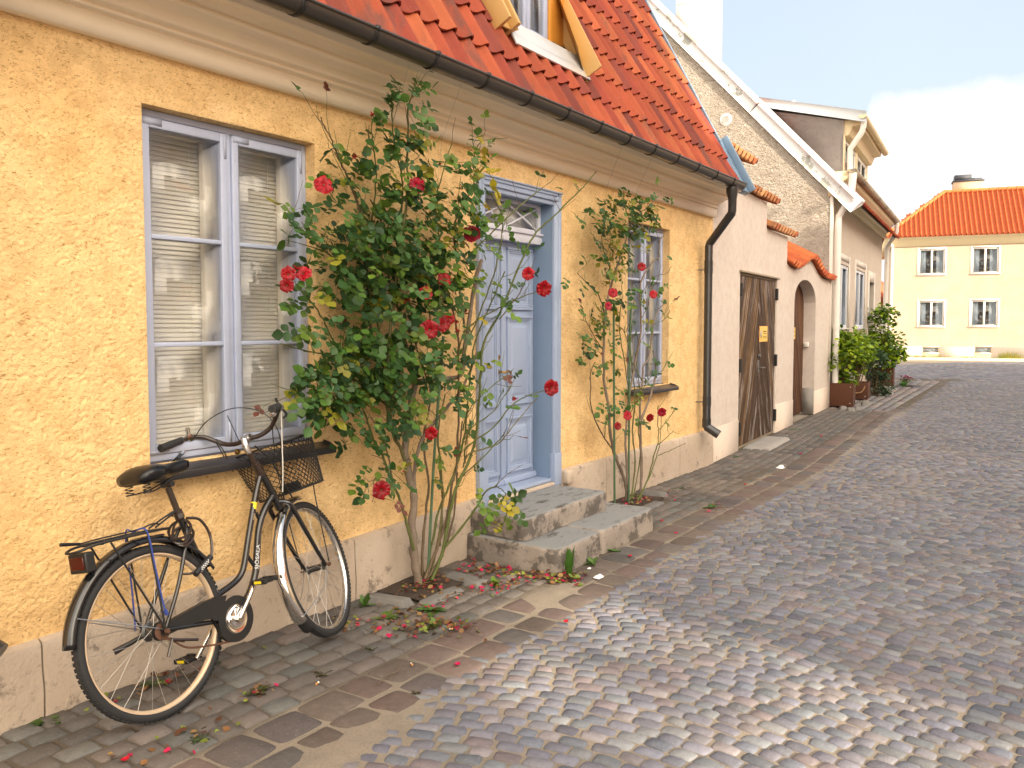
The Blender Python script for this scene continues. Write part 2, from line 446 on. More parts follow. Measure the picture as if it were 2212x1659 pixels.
planks('door_planks', (.060, .028, .016), (.20, .13, .09), (.16, .075, .035), -.04)
# leaves, petals
def leafmat(name, tr=.35):
    t = NT(name); a = t.attr().outputs[0]
    n = t.noise(14, 3, .6)
    c = t.mix(1.0, a, t.math('ADD', t.math('MULTIPLY', n, .6), .7), 'MULTIPLY')
    t.set(c, .42, 0, .4)
    tl = t.n.new('ShaderNodeBsdfTranslucent'); t.l.new(c, tl.inputs[0]); mx = t.n.new('ShaderNodeMixShader'); mx.inputs[0].default_value = tr
    t.l.new(t.b.outputs[0], mx.inputs[1]); t.l.new(tl.outputs[0], mx.inputs[2]); t.l.new(mx.outputs[0], t.out.inputs[0]); M[name] = t.m
leafmat('leaf'); leafmat('petal', .25); leafmat('litter', .1)
t = NT('bark'); a = t.attr().outputs[0]; n = t.noise(60, 5, .7)
t.set(t.mix(1.0, a, t.math('ADD', n, .5), 'MULTIPLY'), .75, 0, .3); t.bump(n, .5, .003); M['bark'] = t.m
t = NT('ground_far'); t.set(t.mix(t.step(t.noise(.6, 5), .4, .6), (.20, .17, .14), (.27, .23, .19)), .9, 0, .2); M['ground_far'] = t.m
# ------------------------------------------------------------------ tiles
TILE_COLS = [(.27, .050, .022), (.32, .066, .026), (.24, .040, .022), (.30, .058, .024), (.18, .036, .024), (.35, .085, .032)]
U = np.array([0, .12, .26, .42, .56, .64, .72, .80, .88, .95, 1.0])
def tile_h(u): return np.where(u < .62, -.014 * np.sin(np.pi * np.clip(u, 0, .62) / .62), .038 * np.sin(np.pi * (np.clip(u, .62, 1) - .62) / .38 * .93))
def tile(b, O, ax, ay, w, l, lift=.020, col=None, th=.014, hs=1.0, over=1.06):
    O, ax, ay = np.array(O, float), np.array(ax, float), np.array(ay, float)
    nn = np.cross(ax, ay); nn /= np.linalg.norm(nn)
    h = tile_h(U) * hs
    lo = O + (U * over)[:, None] * w * ax + (h + lift + th)[:, None] * nn
    hi = O + ay * l * 1.12 + (U * over)[:, None] * w * ax + (h + .004)[:, None] * nn
    lod = lo - th * nn
    hid = hi - th * nn
    k = len(U)
    if col is None: col = np.array(random.choice(TILE_COLS)) * random.uniform(.85, 1.15)
    V = np.vstack([hid, lod, lo, hi])
    F = []
    for r in range(3):
        for i in range(k - 1): F.append((r * k + i, r * k + i + 1, (r + 1) * k + i + 1, (r + 1) * k + i))
    F += [(i + 0, 3 * k + i, 3 * k + i + 1, i + 1) for i in range(k - 1)]
    F += [(k * 1 - 1, 4 * k - 1, 3 * k - 1, 2 * k - 1)[::-1], (0, k, 2 * k, 3 * k)[::-1]]
    b.add(V, F, 0, col)

# ================================================================== THE YELLOW HOUSE
house = thing('yellow_house', 'low yellow stucco house with red tiled roof and pale blue door', 'house', (5.2, 3.43, 0))
WY = 3.43
# --- stucco front wall with real relief and three openings
OPEN = [(2.13, 3.128, .945, 2.552), (4.61, 5.60, -1, 2.555), (6.88, 7.81, .985, 2.53)]
def seg(a, b, d): return list(np.linspace(a, b, max(2, int(round((b - a) / d)) + 1)))[:-1]
xb = [-4, .7, 2.13, 3.128, 4.61, 5.60, 6.88, 7.81, 8.985]
xs = []
for a, b_ in zip(xb[:-1], xb[1:]): xs += seg(a, b_, .2 if b_ <= .7 else (.0058 if b_ < 3.2 else (.0075 if b_ < 4.7 else .012)))
xs = np.array(xs + [8.985])
zb = [.27, .945, .985, 2.53, 2.552, 2.555, 2.80]
zs = []
for a, b_ in zip(zb[:-1], zb[1:]): zs += seg(a, b_, .0066)
zs = np.array(zs + [2.80])
X, Zz = np.meshgrid(xs, zs, indexing='ij')
d = np.full(X.shape, 9.0)
for (a, b_, c_, e_) in OPEN:
    dx = np.maximum(np.maximum(a - X, X - b_), 0); dz = np.maximum(np.maximum(c_ - Zz, Zz - e_), 0)
    d = np.minimum(d, np.hypot(dx, dz))
fade = np.clip(d / .012, 0, 1)
n1 = fbm(X * 42 + 1.2 * vnoise(X * 30, Zz * 30, 5), Zz * 70 + X * 20, 1, 2)
n2 = fbm(X * 46 + 90, Zz * 78 - X * 26, 2, 2)
pits = np.clip((np.maximum(n1, n2) - .64) / .10, 0, 1)
rel = .0024 * n1 + .0020 * n2 - .0045 * pits + .006 * (fbm(X * 1.1, Zz * 1.1, 8, 2) - .5) * np.clip((X - .5), 0, 1)
V = np.stack([X, WY - .001 - fade * (rel + .001), Zz], -1).reshape(-1, 3)
nu, nv = X.shape
i = np.arange(nu - 1)[:, None] * nv + np.arange(nv - 1)[None, :]
F = np.stack([i, i + nv, i + nv + 1, i + 1], -1)
cx = (xs[:-1] + xs[1:])[:, None] / 2; cz = (zs[:-1] + zs[1:])[None, :] / 2
keep = np.ones((nu - 1, nv - 1), bool)
for (a, b_, c_, e_) in OPEN: keep &= ~((cx > a) & (cx < b_) & (cz > c_) & (cz < e_))
b = mb(); b.add(V, F[keep].reshape(-1, 4))
for (a, b_, c_, e_) in OPEN:                      # reveals
    c0 = max(c_, .27); dp = .22
    b.add([(a, WY, c0), (a, WY + dp, c0), (a, WY + dp, e_), (a, WY, e_)], [(0, 1, 2, 3)])
    b.add([(b_, WY, c0), (b_, WY, e_), (b_, WY + dp, e_), (b_, WY + dp, c0)], [(0, 1, 2, 3)])
    b.add([(a, WY, e_), (a, WY + dp, e_), (b_, WY + dp, e_), (b_, WY, e_)], [(0, 1, 2, 3)])
    if c_ > 0: b.add([(a, WY, c_), (b_, WY, c_), (b_, WY + dp, c_), (a, WY + dp, c_)], [(0, 1, 2, 3)])
b.add([(8.985, WY, .2), (8.985, 10.5, .2), (8.985, 10.5, 5.4), (8.985, 6.8, 7.2), (8.985, 4.3, 5.2), (8.985, 3.45, 3.5), (8.985, WY, 2.80)], [tuple(range(7))])
b.add([(-4, WY, .2), (-4, 10.5, .2), (-4, 10.5, 5.4), (-4, 6.8, 7.2), (-4, 4.3, 5.2), (-4, 3.45, 3.5), (-4, WY, 2.80)], [tuple(range(7))[::-1]])
b.add([(-4, 10.5, .2), (8.985, 10.5, .2), (8.985, 10.5, 5.4), (-4, 10.5, 5.4)], [(0, 3, 2, 1)])
wall = b.build('wall', M['yellow_stucco'], house, smooth=True)
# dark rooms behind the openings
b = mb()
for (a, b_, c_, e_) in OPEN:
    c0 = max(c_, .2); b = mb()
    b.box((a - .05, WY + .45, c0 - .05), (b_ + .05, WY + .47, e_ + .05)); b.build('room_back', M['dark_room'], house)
# --- plinth of limestone blocks
b = mb()
def ptop(x): return float(np.interp(x, [-4, 1.4, 4.5, 5.65, 9], [.31, .31, .375, .41, .395]))
for a, c_ in ((-4, -.9), (-.9, 1.62), (1.62, 3.357), (3.357, 4.605), (5.655, 6.42), (6.42, 8.04), (8.04, 8.99)):
    a += .004; c_ -= .004
    n = max(2, int((c_ - a) / .05)); P = []
    for xx in np.linspace(a, c_, n):
        t_ = ptop(xx); w_ = .006 * (vnoise(xx * 5, 3) - .5); q = .010 * (vnoise(xx * 7, 9) - .5)
        prof = [(3.46, -.06), (3.386 + w_, -.06), (3.384 + q, t_ * .35), (3.388 + w_, t_ * .7), (3.392 + q * .5, t_ - .022), (3.398 + q * .5, t_ - .006), (3.410, t_ + q * .3), (3.46, t_ + .012)]
        P.append([(xx, y_, z_) for y_, z_ in prof])
    b = mb(); b.grid(np.array(P), n, 8, flip=True)
    b.add(P[0], [tuple(range(8))]); b.add(P[-1], [tuple(range(8))[::-1]])
    b.build('plinth_block', M['plinth_stone'], house, smooth=35)
# --- cornice
prof = [(3.46, 2.772), (3.378, 2.772), (3.378, 2.858), (3.395, 2.860), (3.395, 2.868), (3.362, 2.870), (3.362, 2.888), (3.380, 2.890), (3.380, 2.898), (3.345, 2.901)]
prof += [(3.345 - .055 * (1 - math.cos(a)), 2.905 + .034 * math.sin(a)) for a in np.linspace(.2, 1.5, 6)]
prof += [(3.290, 2.952), (3.250, 2.954), (3.250, 2.984), (3.268, 2.986), (3.268, 2.994), (3.225, 2.997), (3.215, 3.008), (3.195, 3.014), (3.150, 3.016), (3.150, 3.026), (3.110, 3.030), (3.100, 3.090), (3.46, 3.14)]
b = mb(); b.prism(prof[::-1], -4, 8.975, 0)
b.build('cornice', M['cream_paint'], house)
# --- gutter, brackets
GX1 = 8.70; gc = (3.018, 3.062); gr = .064
def gprof(r, t0=180, t1=360, n=14): return [(gc[0] + r * math.cos(R(a)), gc[1] + r * math.sin(R(a))) for a in np.linspace(t0, t1, n)]
outer, inner = gprof(gr), gprof(gr - .004)
b = mb(); b.prism((outer + inner[::-1]), -4, GX1, 0)
b.prism(gprof(gr - .001), GX1 - .004, GX1 + .002, 0)
b.tube([(-4, gc[0] - gr, gc[1] + .002), (GX1 + .004, gc[0] - gr, gc[1] + .002)], .0085, 8)
gut = b.build('gutter', M['gutter_brown'], house, smooth=40)
gut_b = None
for kk in range(-3, 19):
    x_ = 2.17 + .4745 * (kk - 0) - .0
    x_ = 4.073 + .4745 * (kk - 4)
    if x_ > 8.65 or x_ < .5: continue
    if gut_b is None:
        b = mb(); b.prism(gprof(gr + .0045, 178, 362) + gprof(gr + .0005, 178, 362)[::-1], -.013, .013, 0)
        b.box((-.013, gc[0] - gr - .009, gc[1] - .01), (.013, gc[0] - gr + .009, gc[1] + .016))
        b.box((-.011, gc[0] - gr, gc[1] + .010), (.011, 3.16, gc[1] + .016))
        BASE.pop(gut.name, None); gut_b = b.build('gutter_bracket', M['bracket_black'], gut); BASE[gut.name] = np.array((5.2, 3.43, 0.))
        gut_b.location = (x_ - 5.2, -3.43, 0)
    else:
        o = gut_b.copy(); col.objects.link(o); o.parent = gut; o.location = (x_ - 5.2, -3.43, 0)
# --- downpipes
def pipe(name, pts, r, mat, parent, bands=(), m2=None, seg=16):
    b = mb(); b.tube(pts, r, seg)
    for (p, q, rr) in bands: b.tube([p, q], rr, seg)
    return b.build(name, mat, parent, smooth=40)
px = 8.62
pipe('downpipe', [(8.45, 3.02, 3.0), (8.45, 3.02, 2.95), (8.46, 3.02, 2.88), (8.46, 3.02, 2.76), (8.46, 3.025, 2.735), (px, 3.315, 2.46), (px, 3.33, 2.43), (px, 3.33, .50), (px, 3.325, .465), (px + .03, 3.20, .385)],
     [.062, .060, .044, .043, .043, .043, .043, .043, .047, .049], M['pipe_black'], house,
     [((px, 3.33, 2.27), (px, 3.33, 2.13), .0465), ((px, 3.33, .80), (px, 3.33, .70), .0465), ((px, 3.33, .56), (px, 3.33, .46), .0475)])
for z_ in (2.17, .74): b = mb(); b.tube([(px, 3.33, z_), (px - .08, 3.44, z_)], .006, 6); b.build('pipe_clamp', M['pipe_black'], house)
lx = 1.33
pipe('downpipe', [(lx, 3.02, 3.0), (lx, 3.02, 2.9), (lx - .05, 3.06, 2.82), (lx - .02, 3.33, 2.62), (lx - .02, 3.33, .50), (lx + .0, 3.31, .44), (lx + .055, 3.23, .37)],
     [.06, .043, .043, .043, .043, .046, .05], M['pipe_black'], house)

# --- windows
def ring(b, x0, x1, z0, z1, w, y0, y1, m=0, wz=None):
    wz = wz or w
    b.box((x0, y0, z0), (x0 + w, y1, z1), m); b.box((x1 - w, y0, z0), (x1, y1, z1), m)
    b.box((x0 + w, y0 + .0005, z0), (x1 - w, y1 - .0005, z0 + wz), m); b.box((x0 + w, y0 + .0005, z1 - wz), (x1 - w, y1 - .0005, z1), m)
def house_window(x0, x1, z0, z1, bars, blind, label=None):
    cx = (x0 + x1) / 2
    b = mb(); ring(b, x0 + .002, x1 - .002, z0 + .002, z1 - .002, .030, 3.498, 3.60, wz=.032)
    b.box((cx - .013, 3.500, z0 + .034), (cx + .013, 3.59, z1 - .034))
    w = b.build('window', M['lilac_paint'], house, bevel=.003)
    for s_, (a, c_) in enumerate(((x0 + .034, cx - .0145), (cx + .0145, x1 - .034))):
        b = mb(); zt, zbt = z1 - .038, z0 + .036
        st = .038
        ring(b, a, c_, zbt, zt, st, 3.488, 3.526, wz=.044)
        for zz in bars: b.box((a + st, 3.490, zz - .011), (c_ - st, 3.522, zz + .011))
        ss = b.build('sash', M['lilac_paint'], w, bevel=.004)
        b = mb()
        edges = [zbt + .044] + list(bars) + [zt - .044]
        for q0, q1 in zip(edges[:-1], edges[1:]): b.box((a + st - .003, 3.508, q0), (c_ - st + .003, 3.511, q1))
        b.build('glass_pane', M['pane'], ss)
        # fittings: corner irons and a hinge
        b = mb()
        for zz in (zt - .012, zbt + .006):
            sgn = -1 if zz > 1.5 else 1
            b = mb(); b.box((a + .006, 3.4855, zz - .02 * (sgn < 0)), (a + .10, 3.4885, zz + .012)); b.build('corner_iron', M['lilac_paint'], ss)
            b = mb(); b.box((c_ - .02, 3.4855, min(zz, zz + sgn * .11)), (c_ - .006, 3.4885, max(zz, zz + sgn * .11))); b.build('corner_iron', M['lilac_paint'], ss)
        # inner cream frame
        b = mb(); ring(b, a + .012, c_ - .012, z0 + .03, z1 - .03, .045, 3.60, 3.64)
        b.box((a - .02, 3.56, z0 + .01), (a + .012, 3.66, z1 - .01)); b.box((c_ - .012, 3.56, z0 + .01), (c_ + .02, 3.66, z1 - .01))
        b.build('inner_frame', M['offwhite_wood'], w, bevel=.003)
        if blind:
            b = mb(); zz = z0 + .055; kx = 0
            while zz < z1 - .06:
                tl = R(69 + random.uniform(-2, 2)); hw = .0128; dy, dz = hw * math.cos(tl), hw * math.sin(tl)
                yy = 3.668; q = random.uniform(-.0012, .0012)
                x0_, x1_ = a + .03, c_ - .03
                if s_ == 1 and abs(zz - (z0 + .17)) < .012: q2 = .008
                else: q2 = 0
                b.add([(x0_, yy - dy, zz - dz + q), (x1_, yy - dy, zz - dz + q + q2), (x1_, yy - .003, zz + q2 + q), (x0_, yy - .003, zz + q), (x1_, yy + dy, zz + dz + q2 + q), (x0_, yy + dy, zz + dz + q)], [(0, 1, 2, 3), (3, 2, 4, 5)])
                zz += .0222
            for xx in (a + .10, c_ - .10): b.box((xx, 3.652, z0 + .05), (xx + .0012, 3.6535, z1 - .05))
            b.box((a + .028, 3.655, z1 - .075), (c_ - .028, 3.685, z1 - .05)); b.box((a + .03, 3.658, z0 + .04), (c_ - .03, 3.678, z0 + .052))
            b.build('venetian_blind', M['blind_white'], w, smooth=60)
        else:
            b = mb(); n = 60
            for (e0, e1) in ((a + .03, a + .16), (c_ - .16, c_ - .03)) if s_ == 0 else ((a + .03, a + .12), (c_ - .20, c_ - .03)):
                V = []
                for i_ in range(n):
                    xx = e0 + (e1 - e0) * i_ / (n - 1)
                    for zz in np.linspace(z0 + .04, z1 - .05, 6): V.append((xx + .01 * math.sin(zz * 3), 3.70 + .012 * math.sin(i_ * .9), zz))
                b.grid(V, n, 6)
            b.build('curtain', M['curtain'], w, smooth=True)
    # sheet-metal sill with turned-up ends
    b = mb()
    b.prism([(3.50, z0 + .006), (3.50, z0 - .006), (3.35, z0 - .030), (3.335, z0 - .034), (3.335, z0 - .062), (3.327, z0 - .062), (3.327, z0 - .028), (3.345, z0 - .022)], x0 - .035, x1 + .035, 0)
    for xx in (x0 - .036, x1 + .030): b.prism([(3.425, z0 + .004), (3.425, z0 - .05), (3.327, z0 - .062), (3.327, z0 - .028), (3.38, z0 - .004)], xx, xx + .006, 0)
    b.build('window_sill', M['dark_sill'], w, bevel=.002)
    return w
house_window(2.13, 3.128, .945, 2.552, (1.487, 1.982), True)
house_window(6.88, 7.81, .985, 2.53, (1.50, 2.01), False)

# --- door
D0, D1 = 4.61, 5.60
b = mb()
cas = [(3.43, 0), (3.398, 0), (3.398, .022), (3.406, .026), (3.406, .040), (3.396, .044), (3.396, .062), (3.410, .070), (3.410, .092), (3.43, .095)]  # (Y, across)
for sgn, xo in ((1, D0 - .045), (-1, D1 + .055)):
    b.prism([(xo + sgn * a, y_) for y_, a in cas][::(-1 if sgn > 0 else 1)], .56, 2.602, 2)
    b.prism([(xo - sgn * .004, 3.44), (xo - sgn * .004, 3.392), (xo + sgn * .098, 3.392), (xo + sgn * .098, 3.44)][::(-1 if sgn > 0 else 1)], .302, .56, 2)
for (y_, a0, a1) in ((3.396, 0, .024), (3.405, .024, .042), (3.394, .042, .062), (3.409, .062, .096)):
    b.box((D0 - .045 + a0, y_, 2.602 - a1), (D1 + .055 - a0, 3.44, 2.602 - a0))
b.box((D0 - .052, 3.386, 2.600), (D1 + .062, 3.44, 2.612))
door = b.build('door', M['door_paint'], house, bevel=.002)
b = mb()      # jambs and transom
b.box((D0 + .0, 3.432, .30), (D0 + .035, 3.66, 2.55)); b.box((D1 - .04, 3.432, .36), (D1 - .0, 3.66, 2.55))
b.box((D0 + .035, 3.432, 2.515), (D1 - .04, 3.66, 2.55))
b.build('door_jamb', M['door_paint_deep'], door, bevel=.002)
b = mb()
b.box((D0 + .036, 3.52, 2.205), (D1 - .041, 3.63, 2.285)); b.box((D0 + .036, 3.505, 2.272), (D1 - .041, 3.53, 2.288))
ring(b, D0 + .036, D1 - .041, 2.286, 2.514, .035, 3.53, 3.58, wz=.028)
gx0, gx1, gz0, gz1 = D0 + .071, D1 - .076, 2.314, 2.486
nD = 2; L_ = (gx1 - gx0) / nD
def bar(p, q, w_=.007):
    p, q = np.array(p), np.array(q); dd = (q - p); ln = np.linalg.norm(dd); dd = dd / ln; nn = np.array([-dd[1], dd[0]])
    c_ = (p + q) / 2
    b.obox((c_[0], 3.545 + w_ * .3, c_[1]), (dd[0] * ln / 2, 0, dd[1] * ln / 2), (0, .008, 0), (nn[0] * w_, 0, nn[1] * w_))
for kk in range(nD):
    x_ = gx0 + kk * L_
    bar((x_ - .0, gz1 - .0), (x_ + L_, gz0)); bar((x_, gz0), (x_ + L_, gz1), .0068)
b.build('transom_window', M['pale_lilac'], door, bevel=.002)
b = mb(); b.box((gx0, 3.552, gz0), (gx1, 3.555, gz1)); b.build('transom_glass', M['pane'], door)
b = mb(); b.box((gx0, 3.57, gz0 - .02), (gx1, 3.572, gz1 + .02)); b.build('frosted_screen', M['curtain'], door)
mid = 5.105
for s_, (a, c_) in enumerate(((D0 + .037, mid - .002), (mid + .002, D1 - .042))):
    b = mb(); b.box((a, 3.60, .365), (c_, 3.645, 2.204))
    if s_ == 1: b.box((a - .004, 3.590, .37), (a + .035, 3.602, 2.20))
    b.box((a + .004, 3.565, .366), (c_ - .002, 3.602, .41))
    for z0_, z1_ in ((.455, .86), (.975, 1.635), (1.705, 2.155)):
        p0, p1 = a + .075, c_ - .045
        ring(b, p0, p1, z0_, z1_, .020, 3.586, 3.6015); ring(b, p0 + .0205, p1 - .0205, z0_ + .0205, z1_ - .0205, .012, 3.592, 3.6015)
        b.box((p0 - .008, 3.580, z0_ - .012), (p1 + .008, 3.598, z0_ + .004)); b.box((p0 - .008, 3.578, z1_ - .006), (p1 + .008, 3.598, z1_ + .010))
        b.box((p0 - .004, 3.5835, z0_ + .005), (p1 + .004, 3.598, z0_ + .017)); 
        q0, q1, e = p0 + .055, p1 - .055, .018
        b.add([(q0, 3.5995, z0_ + .06), (q1, 3.5995, z0_ + .06), (q1, 3.5995, z1_ - .06), (q0, 3.5995, z1_ - .06), (q0 + e, 3.588, z0_ + .06 + e), (q1 - e, 3.588, z0_ + .06 + e), (q1 - e, 3.588, z1_ - .06 - e), (q0 + e, 3.588, z1_ - .06 - e)],
              [(0, 1, 5, 4), (1, 2, 6, 5), (2, 3, 7, 6), (3, 0, 4, 7), (4, 5, 6, 7)])
    lf = b.build('door_leaf', M['door_paint'], door, bevel=.002)
    if s_ == 0:
        b = mb(); hx = c_ - .035
        b.lathe([(.0, -.012), (.018, -.012), (.020, -.006), (.020, 0)], (hx, 3.600, 1.335), (0, 1, 0), 16); b.lathe([(.0, -.016), (.009, -.016), (.010, -.010)], (hx, 3.600, 1.335), (0, 1, 0), 12)
        b.build('door_lock', M['brass'], lf, smooth=40)
        b = mb(); b.lathe([(.0, -.010), (.016, -.010), (.022, -.004), (.022, 0)], (hx, 3.600, 1.225), (0, 1, 0), 16)
        b.tube([(hx, 3.60, 1.225), (hx, 3.555, 1.225), (hx + .02, 3.545, 1.222), (hx + .06, 3.546, 1.232), (hx + .095, 3.548, 1.222), (hx + .105, 3.55, 1.205)], [.008, .008, .009, .008, .008, .007], 10)
        b.build('door_handle', M['brass'], lf, smooth=60)
b = mb(); b.box((D0 + .0, 3.425, .335), (D1 + .0, 3.66, .363)); b.box((D0 + .01, 3.44, .30), (D1 - .01, 3.66, .336))
b.build('threshold', M['door_paint'], door, bevel=.006)
b = mb()
b.box((5.662, 3.33, .30), (5.76, 3.40, .415)); b.build('corner_stone', M['plinth_stone'], house, bevel=.02)

# --- roof
EO = np.array([0, 3.165, 3.095]); SL = np.array([0, .469, .883]); NR = np.array([0, -.883, .469])
b = mb(); w_ = .1725; l_ = .335; x_first = 9.0 - w_ * 76
DX0, DX1 = 4.93, 6.02
for r_ in range(9):
    for k_ in range(76):
        x_ = x_first + k_ * w_
        if x_ < -2: continue
        if r_ >= 2 and DX0 - .02 < x_ + w_ * .5 < DX1 + .02: continue
        O = EO + np.array([x_, 0, 0]) + SL * (r_ * l_) + NR * (random.uniform(-.003, .003))
        tile(b, O, (1, random.uniform(-.008, .008), 0), SL, w_, l_ if not (r_ == 1 and DX0 < x_ + w_ * .5 < DX1) else l_ * .9)
roof = b.build('roof_tiles', M['clay_tile'], house, smooth=50)
b = mb()
A0 = EO - NR * .012 + SL * (-.01); A1 = EO + SL * 3.05 - NR * .012
b.add([(-4, A0[1], A0[2]), (9.0, A0[1], A0[2]), (9.0, A1[1], A1[2]), (-4, A1[1], A1[2]), (-4, 7.2, 7.0), (9.0, 7.2, 7.0), (9.0, 10.9, 5.2), (-4, 10.9, 5.2)], [(0, 1, 2, 3), (3, 2, 5, 4), (4, 5, 6, 7)])
b.build('roof_underlay', M['rust'], house)
# rake flashing
b = mb()
def along(x0, x1, v0, v1, h0, h1, m=0):
    P = [EO + SL * v + NR * h + np.array([x, 0, 0]) for v in (v0, v1) for (x, h) in ((x0, h0), (x1, h0), (x1, h1), (x0, h1))]
    b.add(P, [(0, 3, 2, 1), (4, 5, 6, 7), (0, 1, 5, 4), (1, 2, 6, 5), (2, 3, 7, 6), (3, 0, 4, 7)], m)
along(9.005, 9.075, .55, 3.0, .0, .055); along(9.0, 9.02, .55, 3.0, .055, .075)
along(9.002, 9.27, -.06, .66, -.03, .035); along(9.25, 9.275, -.06, .66, .035, .11); along(9.09, 9.10, -.06, .66, .035, .045)
b.build('verge_flashing', M['blue_metal'], house, bevel=.003)
# --- dormer
b = mb()
fy = 3.585
b.box((DX0 + .03, fy, 3.52), (DX1 - .01, fy + 1.2, 5.0), 0)
b.box((5.02, fy - .012, 3.735), (5.83, fy + .01, 3.765), 0)
b.box((5.725, fy - .02, 3.77), (5.775, fy + .01, 4.7), 0)
dorm = b.build('dormer', M['orange_wood'], house, bevel=.003)
b = mb(); ring(b, 5.09, 5.72, 3.768, 4.62, .03, fy - .012, fy + .03)
for (a, c_) in ((5.122, 5.400), (5.408, 5.688)):
    ring(b, a, c_, 3.80, 4.59, .045, fy - .024, fy + .008, wz=.05); b.box((a + .045, fy - .02, 4.30), (c_ - .045, fy + .005, 4.322))
    b.box((a + .07, fy - .03, 3.812), (a + .17, fy - .023, 3.826))
dw = b.build('window', M['lilac_paint'], dorm, bevel=.003)
b = mb()
for (a, c_) in ((5.16, 5.36), (5.45, 5.65)): b.box((a, fy - .010, 3.84), (c_, fy - .007, 4.55))
b.build('glass_pane', M['pane'], dw)
b = mb()
for (a, c_) in ((5.165, 5.25), (5.31, 5.365), (5.455, 5.53), (5.60, 5.655)):
    b.box((a, fy - .004, 3.845), (c_, fy - .0025, 4.54))
b.build('curtain', M['curtain'], dw)
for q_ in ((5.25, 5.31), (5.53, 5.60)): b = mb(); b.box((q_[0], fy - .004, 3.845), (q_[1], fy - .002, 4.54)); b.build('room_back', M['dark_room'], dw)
b = mb()
along(4.80, 4.83, .60, 2.6, .0, .16); along(4.83, 4.925, .60, 2.6, .06, .075); along(4.925, 4.96, .60, 2.6, .0, .15)
along(5.985, 6.0, .52, 2.6, .0, .20); along(6.0, 6.10, .50, 2.6, .02, .035)
b.add([EO + SL * v + NR * h + np.array([x, 0, 0]) for (x, v, h) in ((4.92, .60, .0), (4.99, .60, .10), (4.92, 1.0, .12), (5.83, .70, .15), (6.01, .50, .02), (6.06, .56, .06), (6.0, 2.0, .22), (5.84, 2.0, .28))], [(0, 1, 2), (3, 4, 5, 6, 7)])
b.build('side_flashing', M['tan_metal'], dorm, bevel=.002)
b = mb(); along(4.96, 6.03, .505, .60, .045, .060); along(4.96, 6.03, .59, .74, .05, .060)
b.build('apron_flashing', M['pale_metal'], dorm, bevel=.002)
b = mb(); b.box((DX0 - .1, fy - .12, 4.72), (DX1 + .1, fy + 2.0, 4.8)); b.build('dormer_roof', M['tan_metal'], dorm)
# support wires from the gutter
for x_, x2 in ((3.48, 3.52), (3.94, 3.92), (6.02, 6.06), (6.58, 6.55)): b = mb(); b.tube([(x_, 3.06, 3.0), ((x_ + x2) / 2, 3.2, 2.7), (x2, 3.3, 1.9)], .0008, 4); b.build('support_wire', M['steel_grey'], house)

# ================================================================== THE DOOR STEPS
def stone_block(name, x0, x1, y0, y1, z0, z1, seed, label):
    b = mb(); n = 26; r0 = .055
    # rounded plan outline
    pl = []
    for (cx_, cy_, a0) in ((x1 - r0, y1 - .005, 0), (x0 + r0, y1 - .005, 90), (x0 + r0, y0 + r0, 180), (x1 - r0, y0 + r0, 270)):
        rr = r0 if a0 >= 180 else .005
        for a in np.linspace(a0, a0 + 90, 7): pl.append((cx_ + (r0 if a0 >= 180 else rr + (r0 - rr if False else 0)) * math.cos(R(a)) + ((r0 - rr) * (1 if a0 == 0 else -1) if a0 < 180 else 0), cy_ + rr * math.sin(R(a))))
    out = []
    for (p, q) in zip(pl, pl[1:] + pl[:1]):
        dd = math.hypot(q[0] - p[0], q[1] - p[1]); m_ = max(1, int(dd / .02))
        for j in range(m_): out.append((p[0] + (q[0] - p[0]) * j / m_, p[1] + (q[1] - p[1]) * j / m_))
    out = np.array(out); cen = out.mean(0); k = len(out)
    V = []
    H = [(z0, 0), (z0 + (z1 - z0) * .3, 0), (z0 + (z1 - z0) * .6, 0), (z1 - .03, .001), (z1 - .012, .004), (z1 - .003, .011), (z1, .022)]
    ang = np.cumsum(np.r_[0, np.hypot(*np.diff(out, axis=0).T)])
    nrm = np.roll(out, -1, 0) - np.roll(out, 1, 0); nrm = np.stack([nrm[:, 1], -nrm[:, 0]], 1); nrm /= np.linalg.norm(nrm, axis=1)[:, None] + 1e-9
    for z_, ins in H:
        dsp = .016 * (fbm(ang * 16, np.full(k, z_ * 34), seed, 3) - .5) + .02 * (vnoise(ang * 3, np.full(k, z_ * 5), seed + 5) - .5) - ins
        V.append(np.column_stack([out + nrm * dsp[:, None], np.full(k, z_) + .003 * (vnoise(ang * 14, np.zeros(k), seed) - .5)]))
    F = []
    for r_ in range(len(H) - 1):
        for j in range(k): F.append((r_ * k + j, r_ * k + (j + 1) % k, (r_ + 1) * k + (j + 1) % k, (r_ + 1) * k + j))
    b.add(np.vstack(V), np.array(F)); top = V[-1]
    rings = [top]
    for s_ in (.8, .6, .4, .2, .03):
        t = top.copy(); t[:, :2] = cen + (top[:, :2] - cen) * s_; t[:, 2] = z1 + .005 * (fbm(t[:, 0] * 9, t[:, 1] * 9, seed, 2) - .5); rings.append(t)
    V2 = np.vstack(rings); F2 = []
    for r_ in range(5):
        for j in range(k): F2.append((r_ * k + j, r_ * k + (j + 1) % k, (r_ + 1) * k + (j + 1) % k, (r_ + 1) * k + j))
    b.add(V2, np.array(F2)); b.add(rings[-1], [tuple(range(k))])
    return tag(b.build(name, M['step_stone'], None, smooth=45), label, 'stone step', 'stone blocks of the front steps')
stone_block('step_stone', 4.40, 4.975, 2.655, 3.40, -.03, .166, 3, 'long pale lower step block with a rounded chipped corner facing the street')
stone_block('step_stone', 4.983, 5.83, 2.665, 3.385, -.03, .170, 4, 'lower step block beside the stake and second rose, split from its neighbour by a crack')
stone_block('step_stone', 4.44, 5.575, 2.935, 3.42, .172, .315, 5, 'upper slab of the steps with dark stained edge below the blue door')
